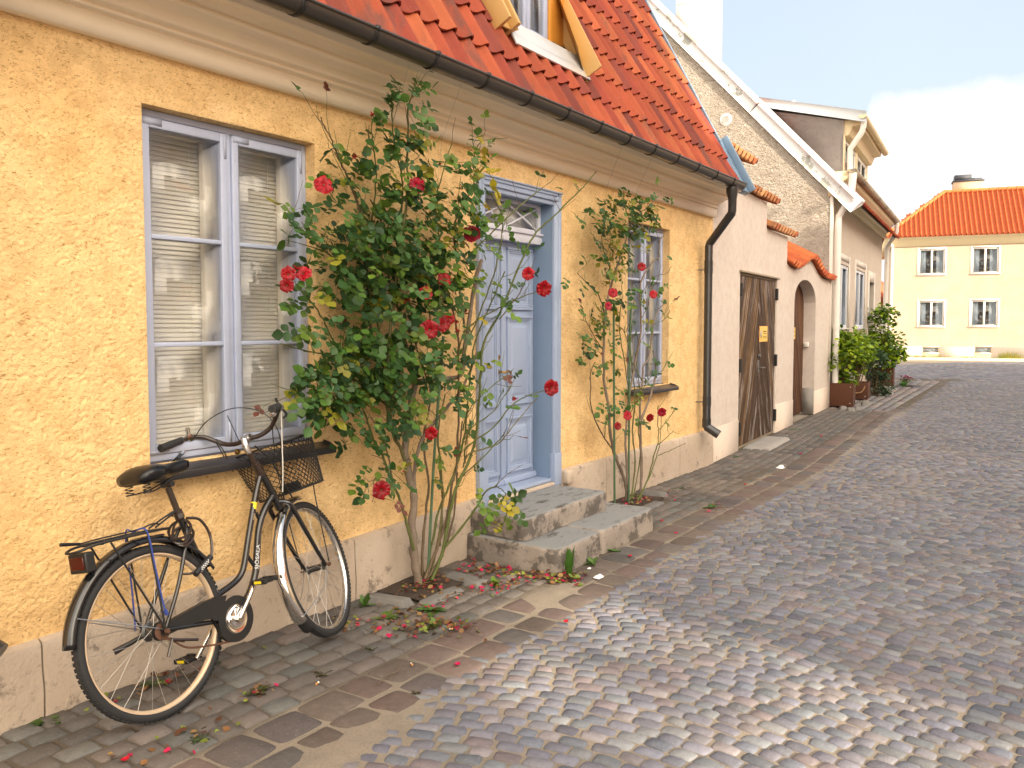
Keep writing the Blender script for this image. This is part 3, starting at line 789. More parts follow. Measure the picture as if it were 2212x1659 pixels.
b = mb(); b.box((4.66, 3.395, .30), (5.60, 3.44, .334)); b.build('threshold_stone', M['plinth_stone'], house, bevel=.01)
# ================================================================== COURTYARD WALL  (local frame: x along the wall, y into it)
def frame(loc, deg): return Matrix.Translation(loc) @ Matrix.Rotation(R(deg), 4, 'Z')
cw = thing('courtyard_wall', 'pinkish white courtyard wall with stepped tile coping and two wooden gates', 'wall', mat=frame((9.0, 3.43, 0), 3.9))
ARC0, ARC1, SPR = 4.32, 6.06, 1.96
def arch(s): 
    t_ = (s - (ARC0 + ARC1) / 2) / ((ARC1 - ARC0) / 2); return SPR + .36 * math.sqrt(max(0, 1 - t_ * t_))
CX_, CZ_ = [3.74, 4.0, 4.3, 4.6, 4.9, 5.2, 5.5, 5.8, 6.05, 6.3, 6.6, 7.0, 7.62], [2.50, 2.455, 2.44, 2.50, 2.58, 2.645, 2.665, 2.62, 2.54, 2.46, 2.42, 2.405, 2.405]
def ctop(s):
    if s < 1.22: return 3.58
    if s < 2.45: return 3.25
    if s < 3.75: return 2.90
    x = s; i = np.searchsorted(CX_, x) - 1; i = min(max(i, 0), len(CX_) - 2); t_ = (x - CX_[i]) / (CX_[i + 1] - CX_[i]); t_ = min(max(t_, 0), 1)
    return CZ_[i] + (CZ_[i + 1] - CZ_[i]) * t_
b = mb(); TH = .34
def sect(s0, s1, bot, top, n):
    P, Q = [], []
    for s in np.linspace(s0, s1, n):
        e = 1e-4 if s < (s0 + s1) / 2 else -1e-4
        z0_, z1_ = bot(s), top(s + e)
        for z_ in np.linspace(z0_, z1_, 30): P.append((s, 0, z_)); Q.append((s, TH, z_))
    b.grid(P, n, 30, flip=False); b.grid(Q, n, 30, flip=True)
    T_ = []
    for s in np.linspace(s0, s1, n):
        e = 1e-4 if s < (s0 + s1) / 2 else -1e-4
        T_ += [(s, 0, top(s + e)), (s, TH, top(s + e))]
    b.grid(T_, n, 2)
    if bot(s0 + .01) > .1:
        T_ = []
        for s in np.linspace(s0, s1, n): T_ += [(s, 0, bot(s)), (s, TH, bot(s))]
        b.grid(T_, n, 2, flip=True)
lowf = lambda s: -.05
sect(-.02, 1.15, lowf, ctop, 8); sect(1.15, 1.22, lambda s: 2.235, ctop, 2); sect(1.22, 2.45, lambda s: 2.235, ctop, 12); sect(2.45, 3.12, lambda s: 2.235, ctop, 8)
sect(3.12, 3.75, lowf, ctop, 6); sect(3.75, ARC0, lowf, ctop, 12); sect(ARC0, ARC1, arch, ctop, 50); sect(ARC1, 7.62, lowf, ctop, 30)
for s, z0_, z1_, fl in ((1.15, 0, 2.235, 0), (3.12, 0, 2.235, 1), (ARC0, 0, SPR, 0), (ARC1, 0, SPR, 1), (1.22, 3.25, 3.58, 0), (2.45, 2.90, 3.25, 0), (3.75, 2.5, 2.90, 0), (7.62, -.05, 2.405, 0)):
    q = [(s, 0, z0_), (s, TH, z0_), (s, TH, z1_), (s, 0, z1_)]; b.add(q, [(0, 1, 2, 3)] if not fl else [(3, 2, 1, 0)])
b.build('wall_body', M['white_stucco'], cw, smooth=40)
b = mb()      # smooth painted plinth band, 8 mm proud
for s0, s1, h0, h1 in ((-.02, 1.148, .39, .385), (3.122, 4.318, .41, .39), (6.062, 7.62, .40, .40)):
    b.prism([(s0, -.05), (s1, -.05), (s1, h1), (s0, h0)], -.009, .02, 1) if False else b.add([(s0, -.009, -.05), (s1, -.009, -.05), (s1, -.009, h1), (s0, -.009, h0), (s0, .01, -.05), (s1, .01, -.05), (s1, .01, h1), (s0, .01, h0)], [(0, 1, 2, 3), (3, 2, 6, 7), (1, 5, 6, 2), (4, 0, 3, 7)])
b.build('plinth_band', M['beige_plaster'] if False else M['plinth_smooth'] if 'plinth_smooth' in M else simple('plinth_smooth', (.60, .50, .42), .8, var=.06, sc=5, dirt=((.25, .2, .17), 7, .64, .7, .8)), cw)
# copings: short rows of pantiles falling to the street
tan_cols = [(.42, .17, .07), (.50, .24, .11), (.36, .11, .05), (.46, .20, .08), (.55, .27, .12)]
red_cols = [(.50, .12, .04), (.55, .15, .05), (.45, .10, .04)]
def coping(path, cols, w_=.17, down=.42, pitch=24, back=True):
    b = mb(); P = [np.array((s, z)) for s, z in path]
    ln = np.r_[0, np.cumsum([np.linalg.norm(q - p) for p, q in zip(P[:-1], P[1:])])]; n = int(ln[-1] / w_)
    for k_ in range(n):
        a_, c_ = (np.array([np.interp(k_ * w_, ln, [p[j] for p in P]) for j in (0, 1)]), np.array([np.interp((k_ + 1) * w_, ln, [p[j] for p in P]) for j in (0, 1)]))
        t_ = (c_ - a_); t_ /= np.linalg.norm(t_); ax = np.array((t_[0], 0, t_[1]))
        up = np.array([0, math.cos(R(pitch)), math.sin(R(pitch))]); up = up - ax * (up @ ax); up /= np.linalg.norm(up)
        O = np.array((a_[0], -.085, a_[1] - .005 + random.uniform(-.006, .006)))
        tile(b, O, ax, up, w_, down, .006, np.array(random.choice(cols)) * random.uniform(.85, 1.15), .018, 1.6)
        up2 = np.array([0, -math.cos(R(pitch)), math.sin(R(pitch))]); up2 = up2 - ax * (up2 @ ax); up2 /= np.linalg.norm(up2)
        O2 = O + up * down * 1.0 - up2 * down * .62 + np.array([0, 0, .0])
        tile(b, O2 + ax * w_ * .0, ax, up2, w_, down * .6, .004, np.array(random.choice(cols)) * random.uniform(.85, 1.15), .016, 1.15)
    return b.build('tile_coping', M['clay_tile'], cw, smooth=50)
coping([(.30, 3.60), (1.50, 3.595)], tan_cols); coping([(1.235, 3.265), (2.84, 3.265)], tan_cols); coping([(2.46, 2.915), (4.12, 2.915)], tan_cols)
coping([(x, z + .02) for x, z in zip(CX_, CZ_)], red_cols, .165, .50, 30)
# planks
def clip(poly, n, d_):
    out = []
    for p, q in zip(poly, poly[1:] + poly[:1]):
        a_, c_ = p[0] * n[0] + p[1] * n[1] - d_, q[0] * n[0] + q[1] * n[1] - d_
        if a_ <= 0: out.append(p)
        if a_ * c_ < 0: t_ = a_ / (a_ - c_); out.append((p[0] + (q[0] - p[0]) * t_, p[1] + (q[1] - p[1]) * t_))
    return out
def plank_leaf(b, outline, ang, w_, y0, y1, seed=0):
    rr = random.Random(seed)
    dx, dz = math.cos(R(ang)), math.sin(R(ang)); nx, nz_ = -dz, dx
    vals = [p[0] * nx + p[1] * nz_ for p in outline]; k0, k1 = int(min(vals) / w_) - 1, int(max(vals) / w_) + 1
    for k_ in range(k0, k1 + 1):
        g = .0035
        poly = clip(clip(list(outline), (nx, nz_), (k_ + 1) * w_ - g), (-nx, -nz_), -(k_ * w_ + g))
        if len(poly) < 3: continue
        area = abs(sum(p[0] * q[1] - q[0] * p[1] for p, q in zip(poly, poly[1:] + poly[:1]))) / 2
        if area < 2e-4: continue
        yy = y0 + rr.uniform(-.002, .002); rd = rr.random(); n = len(poly)
        V = [(p[0], yy, p[1]) for p in poly] + [(p[0], y1, p[1]) for p in poly]
        cc = [((p[0] * dx + p[1] * dz) + rd * 7, (p[0] * nx + p[1] * nz_) + rd * 3, rd) for p in poly] * 2
        F = [tuple(range(n)), tuple(range(n, 2 * n))[::-1]] + [(i, n + i, n + (i + 1) % n, (i + 1) % n) for i in range(n)]
        if sum(p[0] * q[1] - q[0] * p[1] for p, q in zip(poly, poly[1:] + poly[:1])) < 0: F = [f[::-1] for f in F]
        b.add(V, F, 0, np.array(cc))
gate = None
b = mb(); ring(b, 1.155, 3.115, .0, 2.232, .03, .02, .12); b.box((1.10, -.035, 2.232), (3.17, .06, 2.252)); b.box((1.12, -.012, 2.252), (3.15, .03, 2.262))
gate = b.build('gate', simple('gate_frame', (.30, .24, .17), .7, var=.2, sc=9), cw, bevel=.003)
for s_, (a, c_, an) in enumerate(((1.19, 2.135, 68), (2.145, 3.08, 112))):
    b = mb(); plank_leaf(b, [(a, .035), (c_, .035), (c_, 2.195), (a, 2.195)], an, .082, .012, .034, s_)
    lf = b.build('gate_leaf', M['gate_planks'], gate, bevel=.003)
    b = mb(); b.box((a, .038, .04), (c_, .055, 2.19)); b.build('backing', M['dark_room'], lf)
    for zz in (.18, .98, 1.93):
        b = mb(); hx = a - .012 if s_ == 0 else c_ + .012
        b.box((hx - .016, -.016, zz), (hx + .016, .014, zz + .17)); b.tube([(hx, -.018, zz), (hx, -.018, zz + .17)], .012, 8)
        b.build('hinge', M['hand_black'], lf, smooth=40)
    if s_ == 0:
        b = mb(); b.box((c_ - .012, .0, .93), (c_ + .028, .013, 1.10)); b.tube([(c_ + .008, .004, 1.0), (c_ + .008, -.045, 1.0), (c_ + .02, -.052, 1.0), (c_ + .13, -.05, .995)], .009, 8); b.lathe([(0, -.03), (.022, -.03), (.024, 0)], (c_ + .008, .006, 1.16), (0, 1, 0), 12)
        b.build('handle', M['steel_grey'], lf, smooth=40)
b = mb()
cxd = 5.19; ol = [(ARC0 + .002, .03)] + [(ARC1 - .002, .03)] + [(s, arch(s) - .004) for s in np.linspace(ARC1 - .002, ARC0 + .002, 28)]
L_out = clip(ol, (1, 0), cxd - .003); R_out = clip(ol, (-1, 0), -(cxd + .003))
plank_leaf(b, L_out, 68, .085, .200, .225, 5); plank_leaf(b, R_out, 112, .085, .200, .225, 6)
ad = b.build('arched_door', M['door_planks'], cw, bevel=.003)
b = mb(); b.box((4.66, .194, .92), (4.70, .201, 1.16)); b.tube([(4.68, .196, 1.0), (4.68, .15, 1.0), (4.70, .145, 1.0), (4.80, .147, 1.0)], .009, 8); b.lathe([(0, -.014), (.018, -.014), (.02, 0)], (4.68, .195, 1.11), (0, 1, 0), 12)
b.build('handle', M['chrome'], ad, smooth=40)
b = mb(); b.box((ARC1 - .10, .10, 1.19), (ARC1 - .003, .16, 1.27)); b.build('intercom', M['white_paint'], cw, bevel=.004)
b = mb(); b.box((ARC1 - .016, .004, .0), (ARC1 + .0, .20, .46)); b.build('jamb_base', M['concrete'], cw)
def notice(s, z, w_, h_, y, parent, curl, label=None):
    b = mb(); n = 18; V = []
    for i_ in range(n):
        for j_ in range(6): V.append((s + w_ * i_ / (n - 1), y - .006 - curl * (.5 + .5 * math.sin(i_ * .9 + j_ * .25)) , z + h_ * j_ / 5))
    b.grid(V, n, 6, flip=True); V2 = [(x, yy + .002, zz) for x, yy, zz in V]; b.grid(V2, n, 6)
    o = b.build('notice', M['sign_orange'], parent, smooth=True)
    b = mb(); V = [(x * .94 + (s + w_ / 2) * .06, yy - .002, zz * .94 + (z + h_ / 2) * .06) for x, yy, zz in V]; b.grid(V, n, 6, flip=True)
    b.build('notice_field', M['sign_yellow'], o, smooth=True) if False else b.build('notice_field', M['sign_yellow'], parent, smooth=True)
    b = mb(); yy = y - .0095 - curl
    el = [(s + w_ * .17 + w_ * .085 * math.cos(a), z + h_ * .5 + h_ * .25 * math.sin(a)) for a in np.linspace(0, 2 * math.pi, 20, endpoint=False)]
    b.prism(el, yy - .0005, yy, 1)
    b.build('notice_emblem', M['sign_grey'], parent)
    b = mb(); rr = random.Random(3)
    for (zr, hh, a0, a1) in ((.62, .10, .44, .80), (.50, .05, .44, .82), (.30, .045, .38, .90), (.22, .035, .40, .86)):
        x_ = a0
        while x_ < a1:
            ww = rr.uniform(.015, .03); b.box((s + w_ * x_, yy - .0006, z + h_ * zr), (s + w_ * (x_ + ww), yy, z + h_ * (zr + hh * rr.uniform(.6, 1)))); x_ += ww + .012
    b.build('notice_lettering', M['sign_ink'], parent)
notice(2.15, 1.345, .46, .215, .010, gate, .004)
notice(4.93, 1.335, .42, .20, .197, ad, .0008)

# ================================================================== BEIGE HOUSE (local: x along street, y inwards)
bh = thing('gabled_house', 'beige plastered house with white metal verge, dormer and three tall openings', 'house', mat=frame((16.40, 3.94, 0), 4.6))
BL = 8.72; EZ = 4.12; BS = 1.085; BD = 7.6; RZ = 4.28 + BS * BD / 2
b = mb()
b.add([(0, 0, -.1), (0, 0, 4.28), (0, BD / 2, RZ), (0, BD, 4.28), (0, BD, -.1)], [(0, 1, 2, 3, 4)[::1]])
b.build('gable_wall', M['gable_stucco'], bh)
ops = [(.80, 2.42, 1.50, 2.82), (3.52, 5.20, 1.50, 2.84), (5.98, 7.02, .0, 2.66)]
xb = sorted({0, BL} | {v for o in ops for v in o[:2]}); b = mb()
for a, c_ in zip(xb[:-1], xb[1:]):
    op = [o for o in ops if o[0] <= a < o[1]]
    if not op: b.add([(a, 0, -.1), (c_, 0, -.1), (c_, 0, 4.28), (a, 0, 4.28)], [(0, 1, 2, 3)])
    else:
        _, _, z0_, z1_ = op[0]
        b.add([(a, 0, -.1), (c_, 0, -.1), (c_, 0, z0_), (a, 0, z0_)], [(0, 1, 2, 3)]); b.add([(a, 0, z1_), (c_, 0, z1_), (c_, 0, 4.28), (a, 0, 4.28)], [(0, 1, 2, 3)])
        b.add([(a, 0, z0_), (a, .16, z0_), (a, .16, z1_), (a, 0, z1_)], [(0, 1, 2, 3)]); b.add([(c_, 0, z0_), (c_, .16, z0_), (c_, .16, z1_), (c_, 0, z1_)], [(3, 2, 1, 0)])
        b.add([(a, 0, z1_), (a, .16, z1_), (c_, .16, z1_), (c_, 0, z1_)], [(0, 1, 2, 3)])
b.add([(BL, 0, -.1), (BL, 0, 4.28), (BL, BD / 2, RZ), (BL, BD, 4.28), (BL, BD, -.1)], [(4, 3, 2, 1, 0)]); b.add([(0, BD, -.1), (BL, BD, -.1), (BL, BD, 4.28), (0, BD, 4.28)], [(3, 2, 1, 0)])
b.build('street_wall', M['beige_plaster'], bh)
b = mb()
for (a, c_, z0_, z1_) in ops: ring(b, a - .16, c_ + .16, z0_ - (.12 if z0_ > .1 else 0), z1_ + .20, .16, -.014, .01, wz=.12 if z0_ > .1 else .001) if z0_ > .1 else (b.box((a - .16, -.014, 0), (a, .01, 2.92)), b.box((c_, -.014, 0), (c_ + .16, .01, 2.92)), b.box((a, -.0135, z1_), (c_, .01, 2.92)))
b.box((-.012, -.035, -.05), (.16, .02, 4.0)); b.build('window_surround', simple('pale_band', (.64, .58, .52), .8, var=.05, sc=3), bh)
b = mb(); b.box((-.01, -.035, -.05), (0.0, .0, 4.0)); 
for (a, c_, z0_, z1_) in ops[:2]:
    b2 = mb(); ring(b2, a, c_, z0_, z1_, .07, .02, .10); b2.box(((a + c_) / 2 - .05, .015, z0_), ((a + c_) / 2 + .05, .10, z1_))
    w = b2.build('window', simple('blue_white', (.58, .62, .70), .45, var=.05), bh, bevel=.004)
    b2 = mb(); b2.box((a - .10, -.05, z0_ - .03), (c_ + .10, .03, z0_ + .01)); b2.build('window_sill', M['pale_metal'], w)
    b2 = mb(); b2.box((a + .05, .05, z0_ + .05), (c_ - .05, .055, z1_ - .05)); b2.build('glass_pane', M['pane_far'], w)
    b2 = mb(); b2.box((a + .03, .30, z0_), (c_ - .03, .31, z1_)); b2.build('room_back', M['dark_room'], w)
    for (p, q) in ((a + .10, a + .45), (c_ - .5, c_ - .12)):
        b2 = mb(); V = []
        for i_ in range(24):
            for zz in (z0_ + .05, z1_ - .06): V.append((p + (q - p) * i_ / 23, .20 + .02 * math.sin(i_ * 1.1), zz))
        b2.grid(V, 24, 2); b2.build('curtain', M['curtain'], w, smooth=True)
b = mb(); b.box((5.98, .10, 0), (7.02, .15, 2.66)); ring(b, 6.03, 6.97, .05, 2.60, .10, .085, .12); b.build('door', simple('grey_door', (.20, .23, .28), .5), bh)
b = mb(); b.prism([(.06, 3.99), (-.10, 3.99), (-.10, 4.10), (-.14, 4.12), (-.20, 4.18), (-.20, 4.27), (-.27, 4.30), (-.30, 4.36), (-.30, 4.44), (.06, 4.44)][::-1], -.02, BL + .02, 0); b.build('cornice', M['cream_trim'], bh)
b = mb(); cc_ = (-.36, 4.46); rr_ = .075
arc = lambda r_: [(cc_[0] + r_ * math.cos(R(a)), cc_[1] + r_ * math.sin(R(a))) for a in np.linspace(180, 360, 12)]
b.prism(arc(rr_) + arc(rr_ - .006)[::-1], -.06, BL + .1, 0); b.prism(arc(rr_ - .002), -.065, -.06, 0)
bgut = b.build('gutter', simple('old_gutter', (.42, .36, .25), .5, var=.3, sc=4, dirt=((.14, .12, .08), 2.4, .52, .6, .8)), bh, smooth=40)
dpx = .05
pipe('downpipe', [(dpx - .02, -.36, 4.40), (dpx - .02, -.36, 4.28), (dpx + .02, -.34, 4.0), (dpx + .06, -.12, 3.62), (dpx + .06, -.115, 3.5), (dpx + .06, -.115, .22), (dpx + .07, -.13, .17), (dpx + .12, -.26, .10)], [.08, .07, .06, .06, .06, .06, .065, .068], M['white_pipe'], bh, [((dpx + .06, -.115, 1.55), (dpx + .06, -.115, 1.50), .066), ((dpx + .06, -.115, .75), (dpx + .06, -.115, .70), .066)])
pipe('downpipe', [(BL - .02, -.36, 4.40), (BL - .02, -.36, 4.15), (BL + .10, -.12, 3.75), (BL + .10, -.1, .3)], .06, M['white_pipe'], bh)
def bz(y): return 4.36 + BS * y
b = mb()
b.add([(-.12, -.42, bz(-.42)), (BL + .12, -.42, bz(-.42)), (BL + .12, BD / 2, bz(BD / 2)), (-.12, BD / 2, bz(BD / 2)), (BL + .12, BD + .4, bz(-.4)), (-.12, BD + .4, bz(-.4))], [(0, 1, 2, 3), (3, 2, 4, 5)], 0, (.35, .08, .03))
b.add([(-.11, -.41, bz(-.41) - .06), (BL + .11, -.41, bz(-.41) - .06), (BL + .11, BD / 2, bz(BD / 2) - .06), (-.11, BD / 2, bz(BD / 2) - .06)], [(3, 2, 1, 0)])
for r_ in range(13):
    for k_ in range(44):
        O = np.array((-.05 + k_ * .2, -.40, bz(-.40) + .01)) + np.array((0, .678, .735)) * r_ * .33
        if O[1] > BD / 2 - .1: continue
        tile(b, O, (1, 0, 0), (0, .678, .735), .2, .33)
b.build('roof', M['clay_tile_far'], bh)
b = mb(); T_ = [(-.16, bz(-.50) + .0, -.50)]
for (y0_, y1_) in ((-.50, 1.38), (1.40, BD / 2 + .02)):
    p0, p1 = (y0_, bz(y0_)), (y1_, bz(y1_)); nn = np.array((-.735, .678))
    q = lambda p, h: (p[0] + nn[0] * h, p[1] + nn[1] * h)
    P = [(x, *q(p, h)) for (x, h) in ((-.06, -.21), (-.07, .05), (.22, .10), (.22, .02)) for p in (p0, p1)]
    b.add(P, [(0, 2, 3, 1), (2, 4, 5, 3), (4, 6, 7, 5), (0, 1, 7, 6)[::-1], (0, 6, 4, 2), (1, 3, 5, 7)])
b.build('verge_cap', M['white_metal'], bh, bevel=.01)
# soft slope flashing, dormer
dx0, dx1 = .62, 4.2; df, dt = -.10, 5.52
b = mb()
b.add([(dx0, df, bz(df)), (dx0, df, dt), (dx0, 1.45, bz(1.45) - .02), (dx1, df, bz(df)), (dx1, df, dt), (dx1, 1.3, bz(1.3))], [(2, 1, 0), (3, 4, 5), (1, 4, 5, 2)])
dm = b.build('dormer', simple('grey_render', (.36, .34, .33), .9, var=.3, sc=6, bump=.6, bsc=20, bd=.02), bh)
b = mb()
P = [(dx0 - .16, df - .42, dt - .0), (dx0 - .16, 1.75, 6.10), (dx1 + .2, 1.75, 6.10), (dx1 + .2, df - .42, dt - .0)]
b.add(P + [(x, y, z + .05) for x, y, z in P], [(0, 1, 2, 3)[::-1], (4, 5, 6, 7), (0, 1, 5, 4), (0, 4, 7, 3)])
b.box((dx0 - .18, df - .40, dt - .1), (dx0 - .155, -.3, dt + .03)) if False else None
b.add([(dx0 - .18, df - .42, dt - .12), (dx0 - .18, 1.60, 5.98), (dx0 - .18, 1.75, 6.2), (dx0 - .18, df - .42, dt + .09), (dx0 - .15, df - .42, dt - .12), (dx0 - .15, 1.60, 5.98), (dx0 - .15, 1.75, 6.2), (dx0 - .15, df - .42, dt + .09)], [(0, 3, 2, 1)[::-1], (4, 5, 6, 7)[::-1], (3, 7, 6, 2), (0, 1, 5, 4), (0, 4, 7, 3)])
b.build('dormer_roof', simple('grey_white_sheet', (.55, .60, .64), .35, var=.06, wear=((.15, .17, .22), 3, .66)), dm)
b = mb(); b.prism([(df + .02, dt), (df - .30, dt), (df - .30, dt - .10), (df - .16, dt - .12), (df - .10, dt - .28), (df + .02, dt - .30)], dx0 + .02, dx1, 0)
b.box((dx0, df - .02, 4.40), (dx0 + .16, df + .06, dt - .29)); b.box((dx1 - .16, df - .02, 4.40), (dx1, df + .06, dt - .29)); b.box((2.3, df - .02, 4.40), (2.5, df + .06, dt - .29))
b.build('dormer_trim', M['cream_trim'], dm, bevel=.004)
b = mb()
for a, c_ in ((.78, 2.3), (2.5, 4.04)): ring(b, a, c_, 4.34, 5.2, .07, df, df + .05); b.box(((a + c_) / 2 - .03, df, 4.40), ((a + c_) / 2 + .03, df + .05, 5.2))
dwn = b.build('window', M['white_paint'], dm)
b = mb(); b.box((.8, df + .02, 4.38), (4.0, df + .03, 5.18)); b.build('glass_pane', M['pane_far'], dwn)
b = mb(); b.box((.8, df + .25, 4.3), (4.0, df + .26, 5.2)); b.build('curtain', M['curtain'], dwn)
b = mb(); c3_ = (df - .36, dt + .02); arc = lambda r_: [(c3_[0] + r_ * math.cos(R(a)), c3_[1] + r_ * math.sin(R(a))) for a in np.linspace(180, 360, 10)]
b.prism(arc(.07) + arc(.064)[::-1], dx0 - .2, dx1 + .25, 0); b.prism(arc(.068), dx0 - .205, dx0 - .2, 0); b.build('gutter', M['cream_trim'], dm, smooth=40)
pipe('downpipe', [(dx0 - .05, df - .36, dt - .04), (dx0 - .05, df - .36, dt - .16), (dx0 - .05, df - .34, dt - .26), (dx0 + .05, df - .12, dt - .55), (dx0 + .05, df - .12, 4.55), (dx0 + .0, df - .22, 4.44)], .055, M['white_pipe'], dm)
b = mb(); b.add([(.34, df - .2, bz(df - .2) + .03), (.60, df - .2, bz(df - .2) + .03), (.60, 1.5, bz(1.5) + .03), (.34, 1.5, bz(1.5) + .03), (.60, df - .2, bz(df - .2) + .14), (.60, 1.5, bz(1.5) + .14)], [(0, 1, 2, 3), (1, 4, 5, 2)]); b.build('flashing', M['white_metal'], dm)
b = mb(); b.box((.30, 2.42, 6.2), (1.05, 3.18, 9.6), 0); ch = b.build('chimney', M['white_paint'], bh)
b = mb(); b.box((.29, 2.415, 7.35), (1.06, 3.185, 7.356)); b.box((.29, 2.415, 8.2), (1.06, 3.185, 8.206)); b.build('joint', M['pale_metal'], ch)
b = mb(); b.tube([(1.1, .95, 5.3), (1.1, .95, 6.14)], .045, 12); b.build('vent_pipe', M['pale_metal'], bh)
b = mb(); b.lathe([(0, -.03), (.085, -.03), (.095, -.012), (.12, -.008), (.12, .02)], (0, 2.02, 5.66), (1, 0, 0), 24); vg = b.build('wall_vent', M['white_paint'], bh, smooth=40)
b = mb()
for k_ in range(6): b.box((-.034, 2.02 - .07, 5.66 - .062 + k_ * .022), (-.028, 2.02 + .07, 5.66 - .054 + k_ * .022))
b.build('vent_slots', M['dark_room'], vg)
b = mb(); b.box((-.14, 2.62, 5.40), (.0, 3.06, 5.80)); b.box((-.22, 2.57, 5.80), (.0, 3.10, 5.835)); b.build('wall_hatch', M['white_paint'], bh)

# ================================================================== FAR HOUSE (local: x to the right along its front, y inwards)
fh = thing('corner_house', 'two storey cream house with sunlit orange hipped roof closing the street', 'house', mat=Matrix.Translation((42.88, 4.38, 0)) @ Matrix.Rotation(math.atan2(-.977, .21), 4, 'Z'))
FX0, FX1, FD = -3.1, 11.0, 8.0
wins = [(-1.92, -.85, 3.89, 5.05), (.25, 1.30, 3.90, 5.05), (3.0, 4.05, 3.9, 5.05), (-1.88, -.82, 1.50, 2.66), (.26, 1.33, 1.51, 2.67), (3.0, 4.05, 1.5, 2.66), (-1.69, -.97, .27, .545), (.44, 1.15, .28, .58)]
b = mb(); xs_ = sorted({FX0, FX1} | {v for w_ in wins for v in w_[:2]}); zs_ = sorted({-.1, 5.3} | {v for w_ in wins for v in w_[2:]})
for a, c_ in zip(xs_[:-1], xs_[1:]):
    for p, q in zip(zs_[:-1], zs_[1:]):
        mx_, mz_ = (a + c_) / 2, (p + q) / 2
        if any(w_[0] < mx_ < w_[1] and w_[2] < mz_ < w_[3] for w_ in wins): continue
        b.add([(a, 0, p), (c_, 0, p), (c_, 0, q), (a, 0, q)], [(0, 1, 2, 3)])
for (a, c_, p, q) in wins:
    for v in ([(a, 0, p), (a, .1, p), (a, .1, q), (a, 0, q)], [(c_, .1, p), (c_, 0, p), (c_, 0, q), (c_, .1, q)], [(a, 0, q), (a, .1, q), (c_, .1, q), (c_, 0, q)], [(a, .1, p), (a, 0, p), (c_, 0, p), (c_, .1, p)]): b.add(v, [(0, 1, 2, 3)])
b.add([(FX0, 0, -.1), (FX0, FD, -.1), (FX0, FD, 5.3), (FX0, 0, 5.3)], [(3, 2, 1, 0)]); b.add([(FX1, 0, -.1), (FX1, FD, -.1), (FX1, FD, 5.3), (FX1, 0, 5.3)], [(0, 1, 2, 3)]); b.add([(FX0, FD, -.1), (FX1, FD, -.1), (FX1, FD, 5.3), (FX0, FD, 5.3)], [(3, 2, 1, 0)])
b.build('wall', M['far_plaster'], fh)
b = mb()
for a, c_ in ((FX0 - .01, -1.69), (-.97, .44), (1.15, FX1)): b.box((a, -.015, -.1), (c_, .0, .57))
b.build('plinth', simple('far_plinth', (.55, .48, .40), .85, var=.05), fh)
for (a, c_, p, q) in wins:
    b = mb(); bas = q < .7
    ring(b, a - (.07 if not bas else .03), c_ + (.07 if not bas else .03), p - (.07 if not bas else .03), q + (.07 if not bas else .03), .07 if not bas else .03, -.014, .0)
    ring(b, a + .002, c_ - .002, p + .002, q - .002, .055 if not bas else .03, .03, .08)
    if not bas:
        b.box(((a + c_) / 2 - .04, .028, p + .05), ((a + c_) / 2 + .04, .08, q - .05)); b.box((a - .06, -.07, p - .04), (c_ + .08, .03, p + .0))
    w = b.build('window', M['white_paint'] if not bas else M['cream_paint'], fh)
    b = mb(); b.box((a + .05, .05, p + .03), (c_ - .05, .054, q - .03)); b.build('glass_pane', M['pane_far'], w)
    if bas: b = mb(); b.box((a, .09, p), (c_, .1, q)); b.build('curtain', M['curtain'], w)
    else:
        b = mb(); b.box((a - .2, .6, p - .2), (c_ + .2, .61, q + .2)); b.build('room_back', simple('room_brown', (.10, .06, .035), .8, var=.5, sc=3) if 'room_brown' not in M else M['room_brown'], w)
        b = mb()
        for (e0, e1) in ((a + .05, a + .30), (c_ - .33, c_ - .05)):
            V = []
            for i_ in range(20):
                for zz in (p + .04, q - .05): V.append((e0 + (e1 - e0) * i_ / 19, .14 + .015 * math.sin(i_ * 1.3), zz))
            b.grid(V, 20, 2)
        b.build('curtain', M['curtain'], w, smooth=True)
b = mb(); b.prism([(.02, 5.18), (-.05, 5.18), (-.05, 5.27), (-.12, 5.30), (-.12, 5.39), (-.22, 5.43), (-.22, 5.52), (-.34, 5.55), (-.36, 5.62), (.02, 5.62)], FX0 - .3, FX1, 0)
b.box((FX0 - .3, 0, 5.2), (FX0, FD, 5.6)); b.build('cornice', M['cream_trim'], fh)
b = mb(); b.tube([(FX0 - .1, -.30, 5.5), (FX0 + .05, -.1, 5.2), (FX0 + .05, -.08, .1)], .06, 10); b.build('downpipe', M['white_paint'], fh)
ey, rx0, rx1, ry, rz = -.40, -.78, 8.6, 1.95, 7.86; ez = 5.60
b = mb()
E_ = [(FX0 - .4, ey, ez), (FX1 + .4, ey, ez), (FX1 + .4, FD + .4, ez), (FX0 - .4, FD + .4, ez), (rx0, ry, rz), (rx1, ry, rz), (rx0, FD - ry, rz), (rx1, FD - ry, rz)]
b.add(E_, [(0, 1, 5, 4), (1, 2, 7, 5), (2, 3, 6, 7), (3, 0, 4, 6), (4, 5, 7, 6)], 0, (.35, .08, .03))
sl = np.array((0, ry - ey, rz - ez)); Ls = np.linalg.norm(sl); sl /= Ls; rw = .205; rl = .34
for k_ in range(int((4.6 - FX0 + .4) / rw)):
    x_ = FX0 - .4 + k_ * rw
    for r_ in range(int(Ls / rl) + 1):
        v = r_ * rl; xl = FX0 - .4 + (rx0 - FX0 + .4) * v / Ls
        if x_ + rw * .6 < xl or v > Ls - .1: continue
        tile(b, np.array((x_, ey, ez)) + sl * v, (1, 0, 0), sl, rw, min(rl, Ls - v), .006, np.array((.40, .090, .024)) * random.uniform(.92, 1.08), .008, 2.3)
